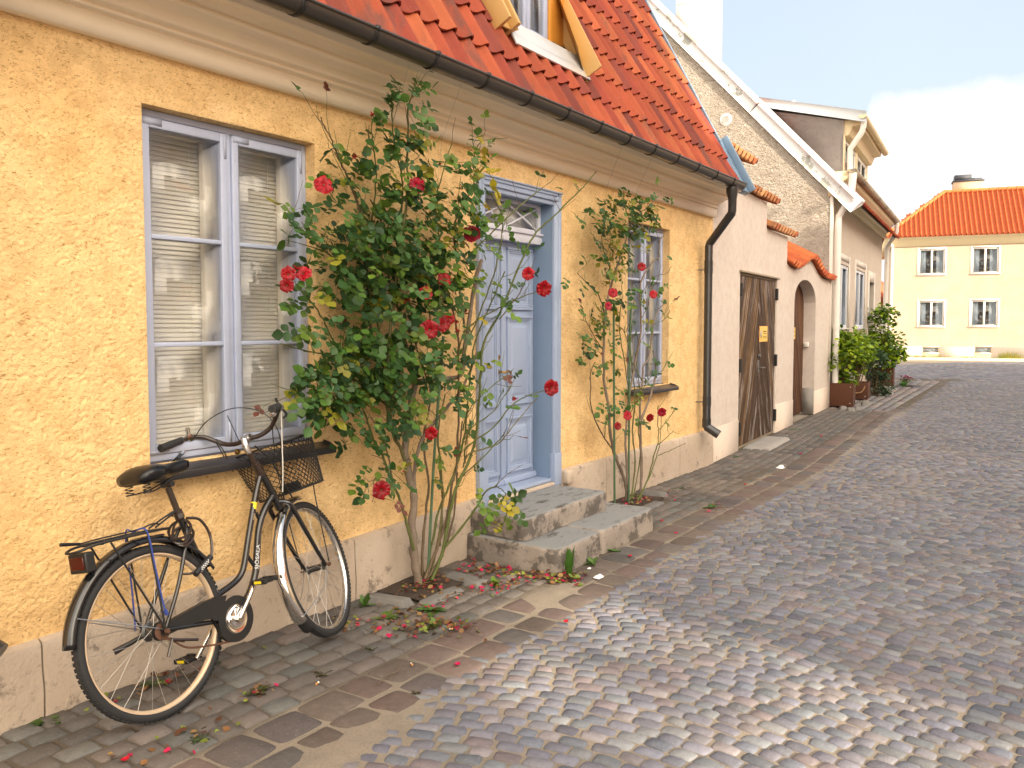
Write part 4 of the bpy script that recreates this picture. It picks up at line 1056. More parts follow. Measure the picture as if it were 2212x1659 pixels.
def ridge(p, q):
    p, q = np.array(p), np.array(q); n_ = int(np.linalg.norm(q - p) / .36); dd = (q - p) / n_
    for i_ in range(n_): b.tube([p + dd * i_, p + dd * (i_ + 1.08)], [.105, .09], 10, 0, np.array((.48, .15, .045)) * random.uniform(.9, 1.1))
ridge((FX0 - .35, ey + .05, ez + .04), (rx0, ry, rz + .03)); ridge((rx0, ry, rz + .03), (4.8, ry, rz + .03))
b.build('roof', M['clay_tile_far'], fh, smooth=40)
b = mb(); b.box((-.38, ry + .1, 7.5), (.86, ry + .8, 8.36)); fc = b.build('chimney', simple('chimney_render', (.50, .36, .24), .9), fh)
b = mb(); b.box((-.42, ry + .06, 8.36), (.90, ry + .84, 8.43)); b.box((-.34, ry + .15, 8.43), (.37, ry + .7, 8.68)); b.box((.37, ry + .15, 8.43), (.80, ry + .7, 8.50)); b.build('chimney_cap', simple('soot_cap', (.05, .055, .07), .6, wear=((.5, .5, .5), 5, .62)), fc)

# ---- glimpse of another roof between the two houses
gh = thing('distant_red_roof_house', 'slice of white house under red tiles glimpsed between the two larger houses', 'house', (52, 12, 0))
b = mb(); b.box((52, 9.0, -.1), (60, 18, 2.6)); b.build('wall', M['white_paint'], gh)
b = mb(); b.prism([(8.6, 2.5), (13.5, 6.4), (18.4, 2.5)], 51.6, 60.4, 0, 0, (.5, .13, .05)); 
for k_ in range(16): b.tube([(51.58, 8.7 + k_ * .3, 2.55 + k_ * .239), (51.58, 8.95 + k_ * .3, 2.75 + k_ * .239)], .03, 6, 0, (.5, .13, .05))
b.build('roof', M['clay_tile_far'], gh)

# ================================================================== ACROSS THE STREET (seen in the panes; it also shades the street)
oh = thing('ochre_house', 'ochre house with a tiled roof on the other side of the street', 'house', (9.5, -5.0, 0))
b = mb(); b.box((4.6, -11.5, -.1), (14.5, -5.0, 3.1)); b.add([(4.6, -5.0, 3.1), (4.6, -8.25, 6.0), (4.6, -11.5, 3.1)], [(0, 1, 2)[::-1]])
b.build('wall', simple('ochre_plaster', (.86, .68, .45), .9, var=.08, sc=2), oh)
b = mb(); b.add([(4.3, -4.7, 2.9), (14.8, -4.7, 2.9), (14.8, -8.25, 6.1), (4.3, -8.25, 6.1), (14.8, -11.8, 2.9), (4.3, -11.8, 2.9)], [(3, 2, 1, 0), (5, 4, 2, 3)], 0, (.5, .14, .05))
b.build('roof', M['clay_tile_far'], oh)
b = mb()
for x_ in (6, 8.5, 11, 13): ring(b, x_, x_ + .9, 1.0, 2.4, .08, -5.0, -4.97)
b.build('window', M['white_paint'], oh)
oh2 = thing('cream_house', 'long cream house beyond the ochre one on the other side of the street', 'house', (24, -6.5, 0))
b = mb(); b.box((15.5, -13, -.1), (34, -6.0, 4.4)); b.build('wall', simple('cream_plaster', (.84, .72, .54), .9, var=.06, sc=2), oh2)
b = mb(); b.add([(15.3, -5.6, 4.2), (34.2, -5.6, 4.2), (34.2, -9.5, 7.4), (15.3, -9.5, 7.4), (34.2, -13.4, 4.2), (15.3, -13.4, 4.2)], [(3, 2, 1, 0), (5, 4, 2, 3)], 0, (.5, .14, .05)); b.build('roof', M['clay_tile_far'], oh2)
# added unseen ruin that shades the street and shapes sun patches through its holes
blk = thing('sun_blocker', 'tall pale wall with openings, added out of view to shade the street', 'blocker', (0, -24, 0))
b = mb(); RY0, RY1 = -24.22, -24.0
holes = BLOCKER_HOLES = [
    (-5.10, -3.92, 8.50, 9.24), (-5.26, -3.90, 9.24, 9.76), (-5.42, -4.80, 9.76, 10.10), (-4.66, -4.00, 9.76, 10.16), (-4.95, -4.10, 10.16, 10.34),
]
prof_ = [(-10.5, .05, 17.2), (.05, 7.7, 14.1), (7.7, 16.8, 16.4), (16.8, 28.5, 10.9)]
xr = sorted({v for p in prof_ for v in p[:2]} | {v for h_ in holes for v in h_[:2]})
for a, c_ in zip(xr[:-1], xr[1:]):
    top_ = [p[2] for p in prof_ if p[0] <= (a + c_) / 2 < p[1]][0]
    z_ = -.1
    for h_ in sorted([h_ for h_ in holes if h_[0] <= (a + c_) / 2 < h_[1]], key=lambda h_: h_[2]):
        b.box((a, RY0, z_), (c_, RY1, h_[2])); z_ = h_[3]
    b.box((a, RY0, z_), (c_, RY1, top_))
b.build('wall', simple('blocker_stone', (.62, .55, .46), .9, var=.12, sc=1.5), blk)
# ================================================================== GROUND
def gz(X, Y): return .010 * (fbm(np.asarray(X) * .55, np.asarray(Y) * .7, 21, 2) - .5)
def pav_edge(X): return np.interp(X, [-4, 9.2, 16.4, 26], [2.62, 2.66, 3.10, 3.45])
def wall_y(X): return np.interp(X, [-4, 9, 16.4, 25], [3.40, 3.42, 3.93, 4.62])
# base sheet of sand and grit between the stones
def sheet(x0, x1, y0, y1, dx, name, z_off=0, **k):
    nx, ny = int((x1 - x0) / dx) + 1, int((y1 - y0) / dx) + 1
    X, Y = np.meshgrid(np.linspace(x0, x1, nx), np.linspace(y0, y1, ny), indexing='ij')
    Z = gz(X, Y) + z_off - .0028
    # drifts of sand by the gutter line and in front of the steps
    e = pav_edge(X)
    dr = .55 * np.exp(-((Y - e + .42) / .09) ** 2) * np.clip((fbm(X * 1.1, Y * 2, 31, 2) - .45) * 4, 0, 1)
    dr += 1.1 * np.exp(-(((X - 4.05) / .36) ** 2 + ((Y - 2.50) / .17) ** 2)) + .9 * np.exp(-(((X - 8.6) / 1.1) ** 2 + ((Y - 2.75) / .17) ** 2)) + .8 * np.exp(-(((X - 2.0) / .6) ** 2 + ((Y - 2.22) / .14) ** 2))
    Z += .0135 * np.clip(dr, 0, 1.2) + .003 * (fbm(X * 14, Y * 14, 41, 2) - .5)
    b = mb(); b.grid(np.stack([X, Y, Z], -1).reshape(-1, 3), nx, ny)
    return b.build(name, M['joint_sand'], None, smooth=True, kind='structure')
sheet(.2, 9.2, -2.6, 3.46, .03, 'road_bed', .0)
b = mb()
Xc = np.linspace(9.2, 27, 120)
P = []
for x_ in Xc:
    for t_ in np.linspace(0, 1, 40):
        y_ = -2.6 + (wall_y(x_) + .05 + 2.6) * t_; P.append((x_, y_, float(gz(x_, y_)) + .006 * math.exp(-((y_ - pav_edge(x_) + .4) / .15) ** 2) - .0028))
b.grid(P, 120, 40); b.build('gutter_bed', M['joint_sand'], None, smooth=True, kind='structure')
b = mb()
G_ = 220
for (x0, x1, y0, y1) in ((-G_, .2, -G_, G_), (.2, 27, -G_, -2.6), (.2, 9.2, 3.46, G_), (9.2, 27, 4.9, G_), (27, G_, -G_, G_)): b.add([(x0, y0, -.02), (x1, y0, -.02), (x1, y1, -.02), (x0, y1, -.02)], [(0, 1, 2, 3)])
b.add([(9.2, 3.4, -.015), (27, 3.4, -.015), (27, 4.95, -.022), (9.2, 4.95, -.022)], [(0, 1, 2, 3)])
b.build('ground', M['ground_far'], None, kind='structure')

PAL = np.array([(.135, .130, .150), (.150, .135, .150), (.120, .125, .145), (.165, .150, .155), (.145, .150, .150), (.175, .130, .125), (.120, .110, .130), (.180, .175, .165), (.150, .140, .160), (.110, .115, .125), (.19, .155, .145)])
def stones(cx, cy, hx, hy, ang, n, h, col, name, tags, rnd=.20, zoff=0, mat='setts', jit=.07):
    """many rounded stones in one surface; cx.. arrays"""
    N = len(cx)
    u = {3: np.array([-1, 0, 1.]), 4: np.array([-1, -.8, .8, 1]), 5: np.array([-1, -.86, 0, .86, 1]), 7: np.array([-1, -.93, -.72, 0, .72, .93, 1]), 8: np.array([-1, -.95, -.8, -.3, .3, .8, .95, 1])}[n]; uu, vv = np.meshgrid(u, u, indexing='ij')
    us, vs = uu * np.sqrt(1 - rnd * vv ** 2 * .5), vv * np.sqrt(1 - rnd * uu ** 2 * .5)
    # jittered corners
    J = rng.normal(0, jit, (N, 4, 2))
    wgt = np.stack([(1 - uu) * (1 - vv), (1 + uu) * (1 - vv), (1 - uu) * (1 + vv), (1 + uu) * (1 + vv)], 0) / 4
    dj = np.einsum('kab,nkc->nabc', wgt, J)
    lx = (us[None] + dj[..., 0]) * hx[:, None, None]; ly = (vs[None] + dj[..., 1]) * hy[:, None, None]
    edge = (1 - np.abs(uu) ** 7) * (1 - np.abs(vv) ** 7); edge = np.clip(edge, 0, 1) ** .55
    ca, sa = np.cos(ang)[:, None, None], np.sin(ang)[:, None, None]
    X = cx[:, None, None] + lx * ca - ly * sa; Y = cy[:, None, None] + lx * sa + ly * ca
    hh = h * rng.uniform(.75, 1.2, N); tx, ty = rng.normal(0, .018, N), rng.normal(0, .018, N)
    Z = gz(X, Y) + zoff - .012 + edge * (.012 + hh[:, None, None]) + edge * (tx[:, None, None] * lx + ty[:, None, None] * ly)
    if n > 4: Z += edge * .0035 * (fbm(X * 30, Y * 30, 3, 2) - .5) * 2
    V = np.stack([X, Y, Z], -1).reshape(-1, 3)
    i = np.arange(n - 1)[:, None] * n + np.arange(n - 1)[None, :]
    f = np.stack([i, i + n, i + n + 1, i + 1], -1).reshape(-1, 4)
    F = (f[None] + (np.arange(N) * n * n)[:, None, None]).reshape(-1, 4)
    C = np.repeat(col, n * n, 0)
    b = mb(); b.add(V, F, 0, C)
    o = b.build(name, M[mat], None, smooth=True)
    for k_, v_ in tags.items(): o[k_] = v_
    return o
def g_off(Y):     # how a course bends across the street
    Y = np.asarray(Y, float); return np.where(Y > 1.0, -.30 * (Y - 1.0) ** 2 + .18 * (Y - 1), .18 * (Y - 1.0))
def dg(Y): Y = np.asarray(Y, float); return np.where(Y > 1.0, -.60 * (Y - 1.0) + .18, .18)
def setts(a0, a1, ymin, ymax, pitch, ln, n, name):
    cx, cy, hx, hy, an = [], [], [], [], []
    for r_, a in enumerate(np.arange(a0, a1, pitch)):
        y = ymin + (r_ % 2) * ln * .5 + random.uniform(-.03, .03)
        yM = float(pav_edge(a)) - .46 if ymax is None else ymax
        if a < 9.2 and ymax is None: yM = 2.24
        while y < yM:
            l_ = ln * random.uniform(.78, 1.25); yc = y + l_ / 2
            x_ = a + float(g_off(yc)) + random.uniform(-.006, .006); y += l_
            cx.append(x_); cy.append(yc); hx.append(pitch / 2 * random.uniform(.95, 1.03)); hy.append(l_ / 2 * .975); an.append(-math.atan(float(dg(yc))) + random.gauss(0, .035))
    cx, cy, hx, hy, an = map(np.array, (cx, cy, hx, hy, an))
    big = fbm(cx * .8, cy * .8, 77, 2)
    c = PAL[rng.integers(0, len(PAL), len(cx))] * rng.uniform(.82, 1.25, (len(cx), 1)) * (1.0 + .25 * (big[:, None] - .5))
    return stones(cx, cy, hx, hy, an, n, .0058, 1.08 * (c * .7 + c.mean(1, keepdims=True) * .3) * np.array([.92, .97, 1.09]), name, dict(kind='structure'))
setts(.9, 8.2, -2.1, None, .070, .100, 7, 'road')
setts(8.2, 17, -1.8, None, .085, .118, 5, 'road_middle')
setts(17, 27, -1.2, None, .10, .14, 4, 'road_far')
setts(27, 41.8, -1.2, 6.5, .16, .24, 3, 'road_end')
# pavement: larger dark stones in rows along the wall, then a border of flat reddish stones
cx, cy, hx, hy, an = [], [], [], [], []
PITS = [(3.52, 3.96, 3.04, 3.42), (6.28, 6.92, 3.05, 3.42)]
STEP = (4.36, 5.87, 2.64, 3.45)
def blocked(x, y, m_=0): return any(a - m_ < x < c_ + m_ and p - m_ < y < q + m_ for a, c_, p, q in PITS + [STEP])
r_ = 0
for row in range(7):
    wrow = .128 if True else 0
    x_ = .2 + (row % 2) * .09
    while x_ < 16.2:
        l_ = random.uniform(.11, .19) if x_ < 9 else random.uniform(.09, .17)
        xc = x_ + l_ / 2; y0 = wall_y(xc) - .02; y1 = pav_edge(xc); w_ = (y0 - y1) / 7; yc = y0 - (row + .5) * w_; x_ += l_
        if blocked(xc, yc, .03): continue
        cx.append(xc); cy.append(yc); hx.append(l_ / 2 * .985); hy.append(w_ / 2 * .985); an.append((.068 if xc > 9 else 0) + random.gauss(0, .02))
cx, cy, hx, hy, an = map(np.array, (cx, cy, hx, hy, an))
c = np.array([(.135, .122, .115), (.15, .132, .122), (.12, .112, .11), (.165, .14, .13), (.14, .14, .135)])[rng.integers(0, 5, len(cx))] * rng.uniform(.8, 1.2, (len(cx), 1)) * .78
stones(cx, cy, hx, hy, an, 7, .011, c, 'pavement', dict(kind='structure'), rnd=.12, jit=.06)
cx, cy, hx, hy, an = [], [], [], [], []
for row, wr in enumerate((.205, .19)):
    x_ = .3 + row * .12
    while x_ < 16.8:
        l_ = random.uniform(.15, .26); xc = x_ + l_ / 2; yc = float(pav_edge(xc)) - .015 - (.10 if row == 0 else .305); x_ += l_
        if blocked(xc, yc, .0): continue
        cx.append(xc); cy.append(yc); hx.append(l_ / 2 * .985); hy.append(wr / 2 * 1.0); an.append((.06 if xc > 9 else 0) + random.gauss(0, .015))
cx, cy, hx, hy, an = map(np.array, (cx, cy, hx, hy, an))
c = np.array([(.185, .14, .13), (.21, .155, .14), (.165, .14, .14), (.16, .145, .14), (.20, .16, .14)])[rng.integers(0, 5, len(cx))] * rng.uniform(.8, 1.15, (len(cx), 1)) * .66
stones(cx, cy, hx, hy, an, 8, .0095, c, 'pavement_border', dict(kind='structure'), rnd=.14, jit=.06)
# pavement strip by the planters and the sunlit far pavement
cx, cy, hx, hy, an = [], [], [], [], []
for row in range(7):
    x_ = 16.2 + (row % 2) * .08
    while x_ < 25.5:
        l_ = random.uniform(.14, .26); xc = x_ + l_ / 2; y0 = wall_y(xc); y1 = pav_edge(xc) - .30; w_ = (y0 - y1) / 7; x_ += l_
        cx.append(xc); cy.append(y0 - (row + .5) * w_); hx.append(l_ / 2 * .95); hy.append(w_ / 2 * .93); an.append(.08)
cx, cy, hx, hy, an = map(np.array, (cx, cy, hx, hy, an))
c = PAL[rng.integers(0, len(PAL), len(cx))] * rng.uniform(.9, 1.4, (len(cx), 1)) * 1.1
stones(cx, cy, hx, hy, an, 5, .012, c, 'pavement_far', dict(kind='structure'), rnd=.2)
b = mb(); fm = fh.matrix_world if False else (Matrix.Translation((42.88, 4.38, 0)) @ Matrix.Rotation(math.atan2(-.977, .21), 4, 'Z'))
def fw(x, y, z): v = fm @ Vector((x, y, z)); return (v.x, v.y, v.z)
P = [fw(-3.6, -.03, .07), fw(9, -.03, .07), fw(9, -1.3, .06), fw(-3.6, -1.3, .06)]
b.add(P + [(x, y, -.05) for x, y, z in P], [(3, 2, 1, 0), (2, 3, 7, 6), (0, 4, 7, 3)[::-1]]); b.build('far_pavement', simple('far_paving', (.42, .35, .27), .9, var=.1, sc=3), None, kind='structure')
# slabs that edge the planting pits, threshold slab at the gate
def slab(cx_, cy_, hx_, hy_, z0, z1, ang, label, name='edging_stone', mat='setts', colr=(.15, .145, .14), grp='edging stones round the rose beds'):
    b = mb(); n = 9; u = np.linspace(-1, 1, n); uu, vv = np.meshgrid(u, u, indexing='ij')
    e = np.clip((1 - np.abs(uu) ** 8) * (1 - np.abs(vv) ** 8), 0, 1) ** .5
    lx, ly = uu * hx_, vv * hy_; c_, s_ = math.cos(ang), math.sin(ang)
    lx = lx + .008 * (vnoise(uu * 2 + cx_ * 9, vv * 2, 3) - .5) * 2; ly = ly + .008 * (vnoise(uu * 2, vv * 2 + cx_ * 7, 5) - .5) * 2
    X = cx_ + lx * c_ - ly * s_; Y = cy_ + lx * s_ + ly * c_; Z = z0 + e * (z1 - z0) + .003 * (fbm(X * 12, Y * 12, 7, 2) - .5)
    b.grid(np.stack([X, Y, Z], -1).reshape(-1, 3), n, n, 0, colr)
    o = b.build(name, M[mat], None, smooth=True)
    tag(o, label, 'stone', grp); return o
slab(3.42, 3.21, .055, .17, -.02, .038, .25, 'dark rounded edging stone on the bicycle side of the first rose bed')
slab(3.66, 3.00, .20, .052, -.02, .028, .02, 'long grey edging stone lying along the street side of the first rose bed')
slab(3.99, 3.08, .065, .20, -.02, .030, -.1, 'wide grey edging slab between the first rose and the steps')
slab(6.98, 3.22, .06, .17, -.02, .05, .05, 'raised edging stone on the downpipe side of the second rose bed')
slab(6.45, 3.00, .30, .05, -.02, .035, .02, 'narrow edging stone behind the lower step at the second rose')
slab(10.95, 3.38, .72, .20, -.02, .035, .07, 'grey concrete slab lying in front of the double gate', 'gate_slab', 'concrete', (1, 1, 1), None)
b = mb()
for a, c_, p, q in PITS:
    n = 16; X, Y = np.meshgrid(np.linspace(a, c_, n), np.linspace(p, q, n), indexing='ij'); b.grid(np.stack([X, Y, .004 + .018 * fbm(X * 9, Y * 9, 2, 2)], -1).reshape(-1, 3), n, n)
b.build('bed_soil', M['soil'], None, smooth=True, kind='structure')
b = mb()
for i_, (x_, y_, w_) in enumerate(((16.2, 3.60, .3), (16.0, 3.42, .26), (16.3, 3.36, .22), (17.4, 3.46, .25), (17.75, 3.52, .2))):
    slab(x_, y_, w_ / 2, .07, -.02, .06, .3, ['kerb stone at the drainpipe end under the nearest planter', 'short kerb stone at the corner of the nearest planter', 'kerb stone pointing from the nearest planter to the road', 'kerb stone between the nearest and the middle planter', 'kerb stone under the rope of the middle planter'][i_], 'kerb_stone', 'setts', (.2, .19, .18), 'kerb stones round the planters')
slab(20.4, 3.62, .35, .16, -.02, .17, .1, 'pale stone block standing between the dark shrub and the farthest planter', 'stone_block', 'concrete', (1, 1, 1), None)
b = mb(); b.box((22.8, 3.28, .005), (23.4, 3.60, .022))
for k_ in range(9): b.box((22.83 + k_ * .062, 3.30, .022), (22.86 + k_ * .062, 3.58, .026))
tag(b.build('drain_grating', M['drain_iron']), 'dark iron drain grating set in the gutter past the planters', 'drain')
# ================================================================== BICYCLE  (local: x forward, y to its left = the wall, z up in its own leaning plane)
psi, TL = R(7), R(12)
e1 = Vector((math.cos(psi), math.sin(psi), 0)); sd = Vector((-math.sin(psi), math.cos(psi), 0))
upv = sd * math.sin(TL) + Vector((0, 0, 1)) * math.cos(TL); lfv = sd * math.cos(TL) - Vector((0, 0, 1)) * math.sin(TL)
O_ = Vector((1.80, 2.96, 0.006)) + e1 * .10
BMX = Matrix(((e1.x, lfv.x, upv.x, O_.x), (e1.y, lfv.y, upv.y, O_.y), (e1.z, lfv.z, upv.z, O_.z), (0, 0, 0, 1)))
bk = thing('bicycle', 'black step-through bicycle with wire basket leaning under the big window', 'bicycle', mat=BMX)
def part(b, name, m, parent=bk, smooth=40, **k): return b.build(name, M[m], parent, smooth=smooth, **k)
def smoothpath(P, n=6):
    P = [np.array(p, float) for p in P]; out = []
    for i in range(len(P) - 1):
        p0, p1, p2, p3 = P[max(i - 1, 0)], P[i], P[i + 1], P[min(i + 2, len(P) - 1)]
        for t in np.linspace(0, 1, n, endpoint=False):
            out.append(.5 * ((2 * p1) + (-p0 + p2) * t + (2 * p0 - 5 * p1 + 4 * p2 - p3) * t * t + (-p0 + 3 * p1 - 3 * p2 + p3) * t ** 3))
    out.append(P[-1]); return out
HR = .345
def make_wheel(rimmat, mw, hubr, hubw, nsp=28):
    # local: axle = y, centre = origin
    b = mb(); b.lathe([(.305, -.014), (.309, -.0145), (.318, -.0125), (.3195, -.010), (.312, -.007), (.3105, 0), (.312, .007), (.3195, .010), (.318, .0125), (.309, .0145), (.305, .014), (.300, .010), (.297, .004), (.297, -.004), (.300, -.010)], (0, 0, 0), (0, 1, 0), 72, close=True)
    w = b.build('wheel', M[rimmat], bk, smooth=50); w.matrix_local = mw
    b = mb(); tr = .0205; c0 = .3245
    nn = 12; pr = [(c0 + tr * math.cos(a), tr * math.sin(a)) for a in np.linspace(0, 2 * math.pi, nn, endpoint=False)]
    b.lathe(pr, (0, 0, 0), (0, 1, 0), 96, close=True)
    for k_ in range(96):       # tread blocks
        for s_ in (-1, 1):
            a = (k_ + .5 * (s_ > 0)) * 2 * math.pi / 96; ca, sa = math.cos(a), math.sin(a); rr = c0 + tr * .86; yy = s_ * tr * .52
            b.obox((rr * ca, yy, rr * sa), (.0022 * ca, 0, .0022 * sa), (0, .0065, 0), (-sa * .0075, 0, ca * .0075))
    b.build('tyre', M['rubber'], w, smooth=45)
    b = mb(); b.lathe([(0, -hubw - .012), (.005, -hubw - .012), (.005, -hubw), (hubr * 1.35, -hubw), (hubr * 1.35, -hubw + .004), (hubr, -hubw + .010), (hubr, hubw - .010), (hubr * 1.35, hubw - .004), (hubr * 1.35, hubw), (.005, hubw), (.005, hubw + .012), (0, hubw + .012)], (0, 0, 0), (0, 1, 0), 24)
    b.build('hub', M['hub_grey'], w, smooth=40)
    sp0 = {}
    for k_ in range(nsp):
        s_ = 1 if k_ % 2 else -1; q = 1 if (k_ // 2) % 2 else -1
        a = k_ * 2 * math.pi / nsp
        if (s_, q) not in sp0:
            b = mb(); a1 = q * R(62)
            b.tube([(hubr * 1.2 * math.cos(a1), s_ * (hubw - .002), hubr * 1.2 * math.sin(a1)), (.303, 0, 0)], .00115, 5, cap=False)
            o = b.build('spoke', M['spoke_steel'], w, smooth=True); sp0[(s_, q)] = o; o.rotation_euler = (0, -a, 0)
        else:
            o = sp0[(s_, q)].copy(); col.objects.link(o); o.parent = w; o.rotation_euler = (0, -a, 0)
    b = mb(); b.tube([(0, 0, -.300), (0, 0, -.262)], [.0035, .003], 6); v = b.build('valve', M['brass'], w, smooth=True); v.rotation_euler = (0, R(200 if rimmat != 'alloy' else 290), 0)
    return w
make_wheel('rim_cream', Matrix.Translation((0, 0, HR)), .028, .033)
# steering frame
DEL = R(19)
SA = np.array((-.419, 0, .908)); SG0 = np.array((.908, 0, .419)); LF = np.array((0, 1.0, 0)); SO = np.array((.79, 0, .71))
SG = SG0 * math.cos(DEL) + LF * math.sin(DEL); SR = -LF * math.cos(DEL) + SG0 * math.sin(DEL)
def sp(f, l, h): return SO + f * SG + l * SR + h * SA
fc_ = sp(.022, 0, -.41)
MW = Matrix(((SG[0], -SR[0], SA[0], fc_[0]), (SG[1], -SR[1], SA[1], fc_[1]), (SG[2], -SR[2], SA[2], fc_[2]), (0, 0, 0, 1)))
make_wheel('alloy', MW, .016, .045)
# frame
b = mb()
b.tube([(.365, 0, .28), (.206, 0, .79)], .0155, 14)
b.tube([(.79, 0, .72), (.70, 0, .915)], .019, 14)
b.tube(smoothpath([(.718, 0, .885), (.66, 0, .785), (.578, 0, .616), (.53, 0, .510), (.495, 0, .452), (.44, 0, .420), (.335, 0, .395)]), .0145, 14)
b.tube(smoothpath([(.775, 0, .765), (.70, 0, .705), (.645, 0, .630), (.605, 0, .52), (.572, 0, .425), (.50, 0, .335), (.375, 0, .275)]), .0165, 14)
b.tube([(.640, 0, .70), (.655, 0, .665)], .009, 8); b.tube([(.545, 0, .515), (.585, 0, .445)], .009, 8)
b.tube([(.365, -.036, .28), (.365, .036, .28)], .024, 16)
for s_ in (-1, 1):
    b.tube(smoothpath([(.225, s_ * .014, .73), (.20, s_ * .036, .68), (.10, s_ * .060, .50), (.004, s_ * .062, .350)]), .0085, 10)
    b.tube([(.355, s_ * .028, .275), (.25, s_ * .045, .30), (.004, s_ * .062, .348)], .0095, 10)
    b.obox((.004, s_ * .062, .345), (.02, 0, .0), (0, .003, 0), (0, 0, .014))
part(b, 'frame', 'black_paint')
b = mb(); b.tube([(.216, 0, .755), (.180, 0, .900)], .0135, 14); part(b, 'seat_post', 'brown_black')
b = mb(); b.tube([(.214, 0, .762), (.204, 0, .797)], .0205, 14); b.tube([(.20, -.03, .775), (.20, .028, .782)], .008, 8); b.tube([(.19, -.034, .775), (.195, -.030, .775)], .011, 10); part(b, 'seat_clamp', 'brown_black')
# saddle: lofted
def saddle():
    b = mb(); st = [(-.012, .058, .012, .960), (-.005, .088, .030, .975), (.03, .103, .040, .986), (.08, .100, .040, .988), (.12, .075, .036, .984), (.16, .046, .032, .980), (.21, .032, .030, .984), (.255, .027, .028, .990), (.280, .020, .020, .988), (.288, .008, .008, .982)]
    st = [(x * 1.0 + .012, w_, t_, z_ + .004) for x, w_, t_, z_ in st]; V = []; n = 20
    for x, w_, t_, z_ in st:
        for k_ in range(n):
            a = 2 * math.pi * k_ / n; cy, sz = math.cos(a), math.sin(a)
            yy = w_ * np.sign(cy) * abs(cy) ** .7; zz = z_ + (t_ * .55 * abs(sz) ** .6 if sz > 0 else -t_ * 1.35 * abs(sz) ** .8) - .012 * (abs(yy) / .1) ** 2
            V.append((x, yy, zz))
    b.grid(V, len(st), n)
    F = [(i * n + n - 1, (i + 1) * n + n - 1, (i + 1) * n, i * n) for i in range(len(st) - 1)]; b.add(V, np.array(F))
    b.add(V[:n], [tuple(range(n))]); b.add(V[-n:], [tuple(range(n))[::-1]])
    return part(b, 'saddle', 'black_leather', smooth=60)
sad = saddle()
b = mb()
for s_ in (-1, 1):
    hel = [(.035 + .015 * math.cos(t), s_ * .055 + .015 * math.sin(t), .945 - t * .0022) for t in np.linspace(0, 6 * math.pi, 60)]; b.tube(hel, .0022, 5)
    b.lathe([(0, 0), (.017, 0), (.017, .006), (0, .006)], (.035, s_ * .055, .898), (0, 0, 1), 12)
    b.tube(smoothpath([(.035, s_ * .055, .90), (.10, s_ * .03, .905), (.18, s_ * .018, .93), (.26, s_ * .012, .968)]), .0035, 6)
b.tube([(.18, -.03, .915), (.18, .03, .915)], .013, 10)
part(b, 'saddle_spring', 'black_matt', sad)
# chaincase, crank, pedals, chain
b = mb(); y = -.052
top = [(.02, .392), (.10, .400), (.19, .392), (.24, .385), (.30, .396), (.335, .400), (.37, .395)]
cx_, cz_, cr = .365, .28, .099
oc = [(cx_ + cr * math.cos(R(a)), cz_ + cr * math.sin(R(a))) for a in np.linspace(78, -190, 30)]
poly = [(.005, .372), (.10, .385), (.20, .398), (.28, .400), (.33, .392)] + oc[1:-2] + [(.245, .315), (.20, .325), (.10, .330), (.012, .325)]
P0 = [(x, z) for x, z in poly]
b.add([(x, y - .010, z) for x, z in P0] + [(x, y + .012, z) for x, z in P0], [(i, (i + 1) % len(P0), len(P0) + (i + 1) % len(P0), len(P0) + i) for i in range(len(P0))])
# flat face as a ring round the open centre
ringi = [(cx_ + .062 * math.cos(R(a)), cz_ + .062 * math.sin(R(a))) for a in np.linspace(78, -282, 37)]
ringo = [(cx_ + cr * math.cos(R(a)), cz_ + cr * math.sin(R(a))) for a in np.linspace(78, -282, 37)]
b.add([(x, y - .0105, z) for x, z in ringi + ringo], [(i, i + 1, 38 + i, 37 + i)[::-1] for i in range(36)])
b.add([(x, y - .0102, z) for x, z in [(.005, .372), (.10, .385), (.20, .398), (.28, .400), (.335, .392), (.30, .33), (.262, .30), (.245, .315), (.20, .325), (.10, .330), (.012, .325)]], [tuple(range(11))[::-1], tuple(range(11))])
part(b, 'chain_guard', 'black_matt')
b = mb(); b.lathe([(.0, -.004), (.020, -.006), (.028, -.002), (.044, -.004), (.048, -.001), (.058, -.003), (.060, .002), (0, .002)], (cx_, -.064, cz_), (0, 1, 0), 32); part(b, 'chainring', 'chrome')
b = mb(); ca = R(38)
ce = (cx_ + .17 * math.sin(ca) * .98, cz_ + .17 * math.cos(ca) * .80)
ce = (.478, .412)
b.tube([(cx_, -.080, cz_), (cx_ + .03, -.086, cz_ + .034), ((cx_ + ce[0]) / 2, -.092, (cz_ + ce[1]) / 2), (ce[0], -.096, ce[1])], [.016, .011, .0095, .011], 12); b.tube([(cx_, -.062, cz_), (cx_, -.092, cz_)], .017, 16); part(b, 'crank', 'chrome')
ce2 = (2 * cx_ - ce[0], 2 * cz_ - ce[1])
b = mb(); b.tube([(cx_, .06, cz_), (ce2[0], .09, ce2[1])], [.012, .010], 10); part(b, 'crank', 'chrome')
def pedal(c, s_):
    b = mb(); cx, cy, cz = c; L_ = s_ * .095
    b.tube([(cx, cy, cz), (cx, cy + L_, cz)], .009, 10)
    for dx in (-.035, .035): b.box((cx + dx - .006, cy + s_ * .008, cz - .011), (cx + dx + .006, cy + L_, cz + .011))
    for yy in (.008, .047, .088): b.box((cx - .038, cy + s_ * yy - .005, cz - .008), (cx + .038, cy + s_ * yy + .005, cz + .008))
    p = part(b, 'pedal', 'black_matt', bevel=.003)
    b = mb()
    for dx in (-.0415, .0415): b.box((cx + dx - .0008, cy + s_ * .028, cz - .006), (cx + dx + .0008, cy + s_ * .070, cz + .006))
    part(b, 'reflector', 'yellow_tape', p)
pedal((ce[0], -.10, ce[1]), -1); pedal((ce2[0], .095, ce2[1]), 1)
b = mb()
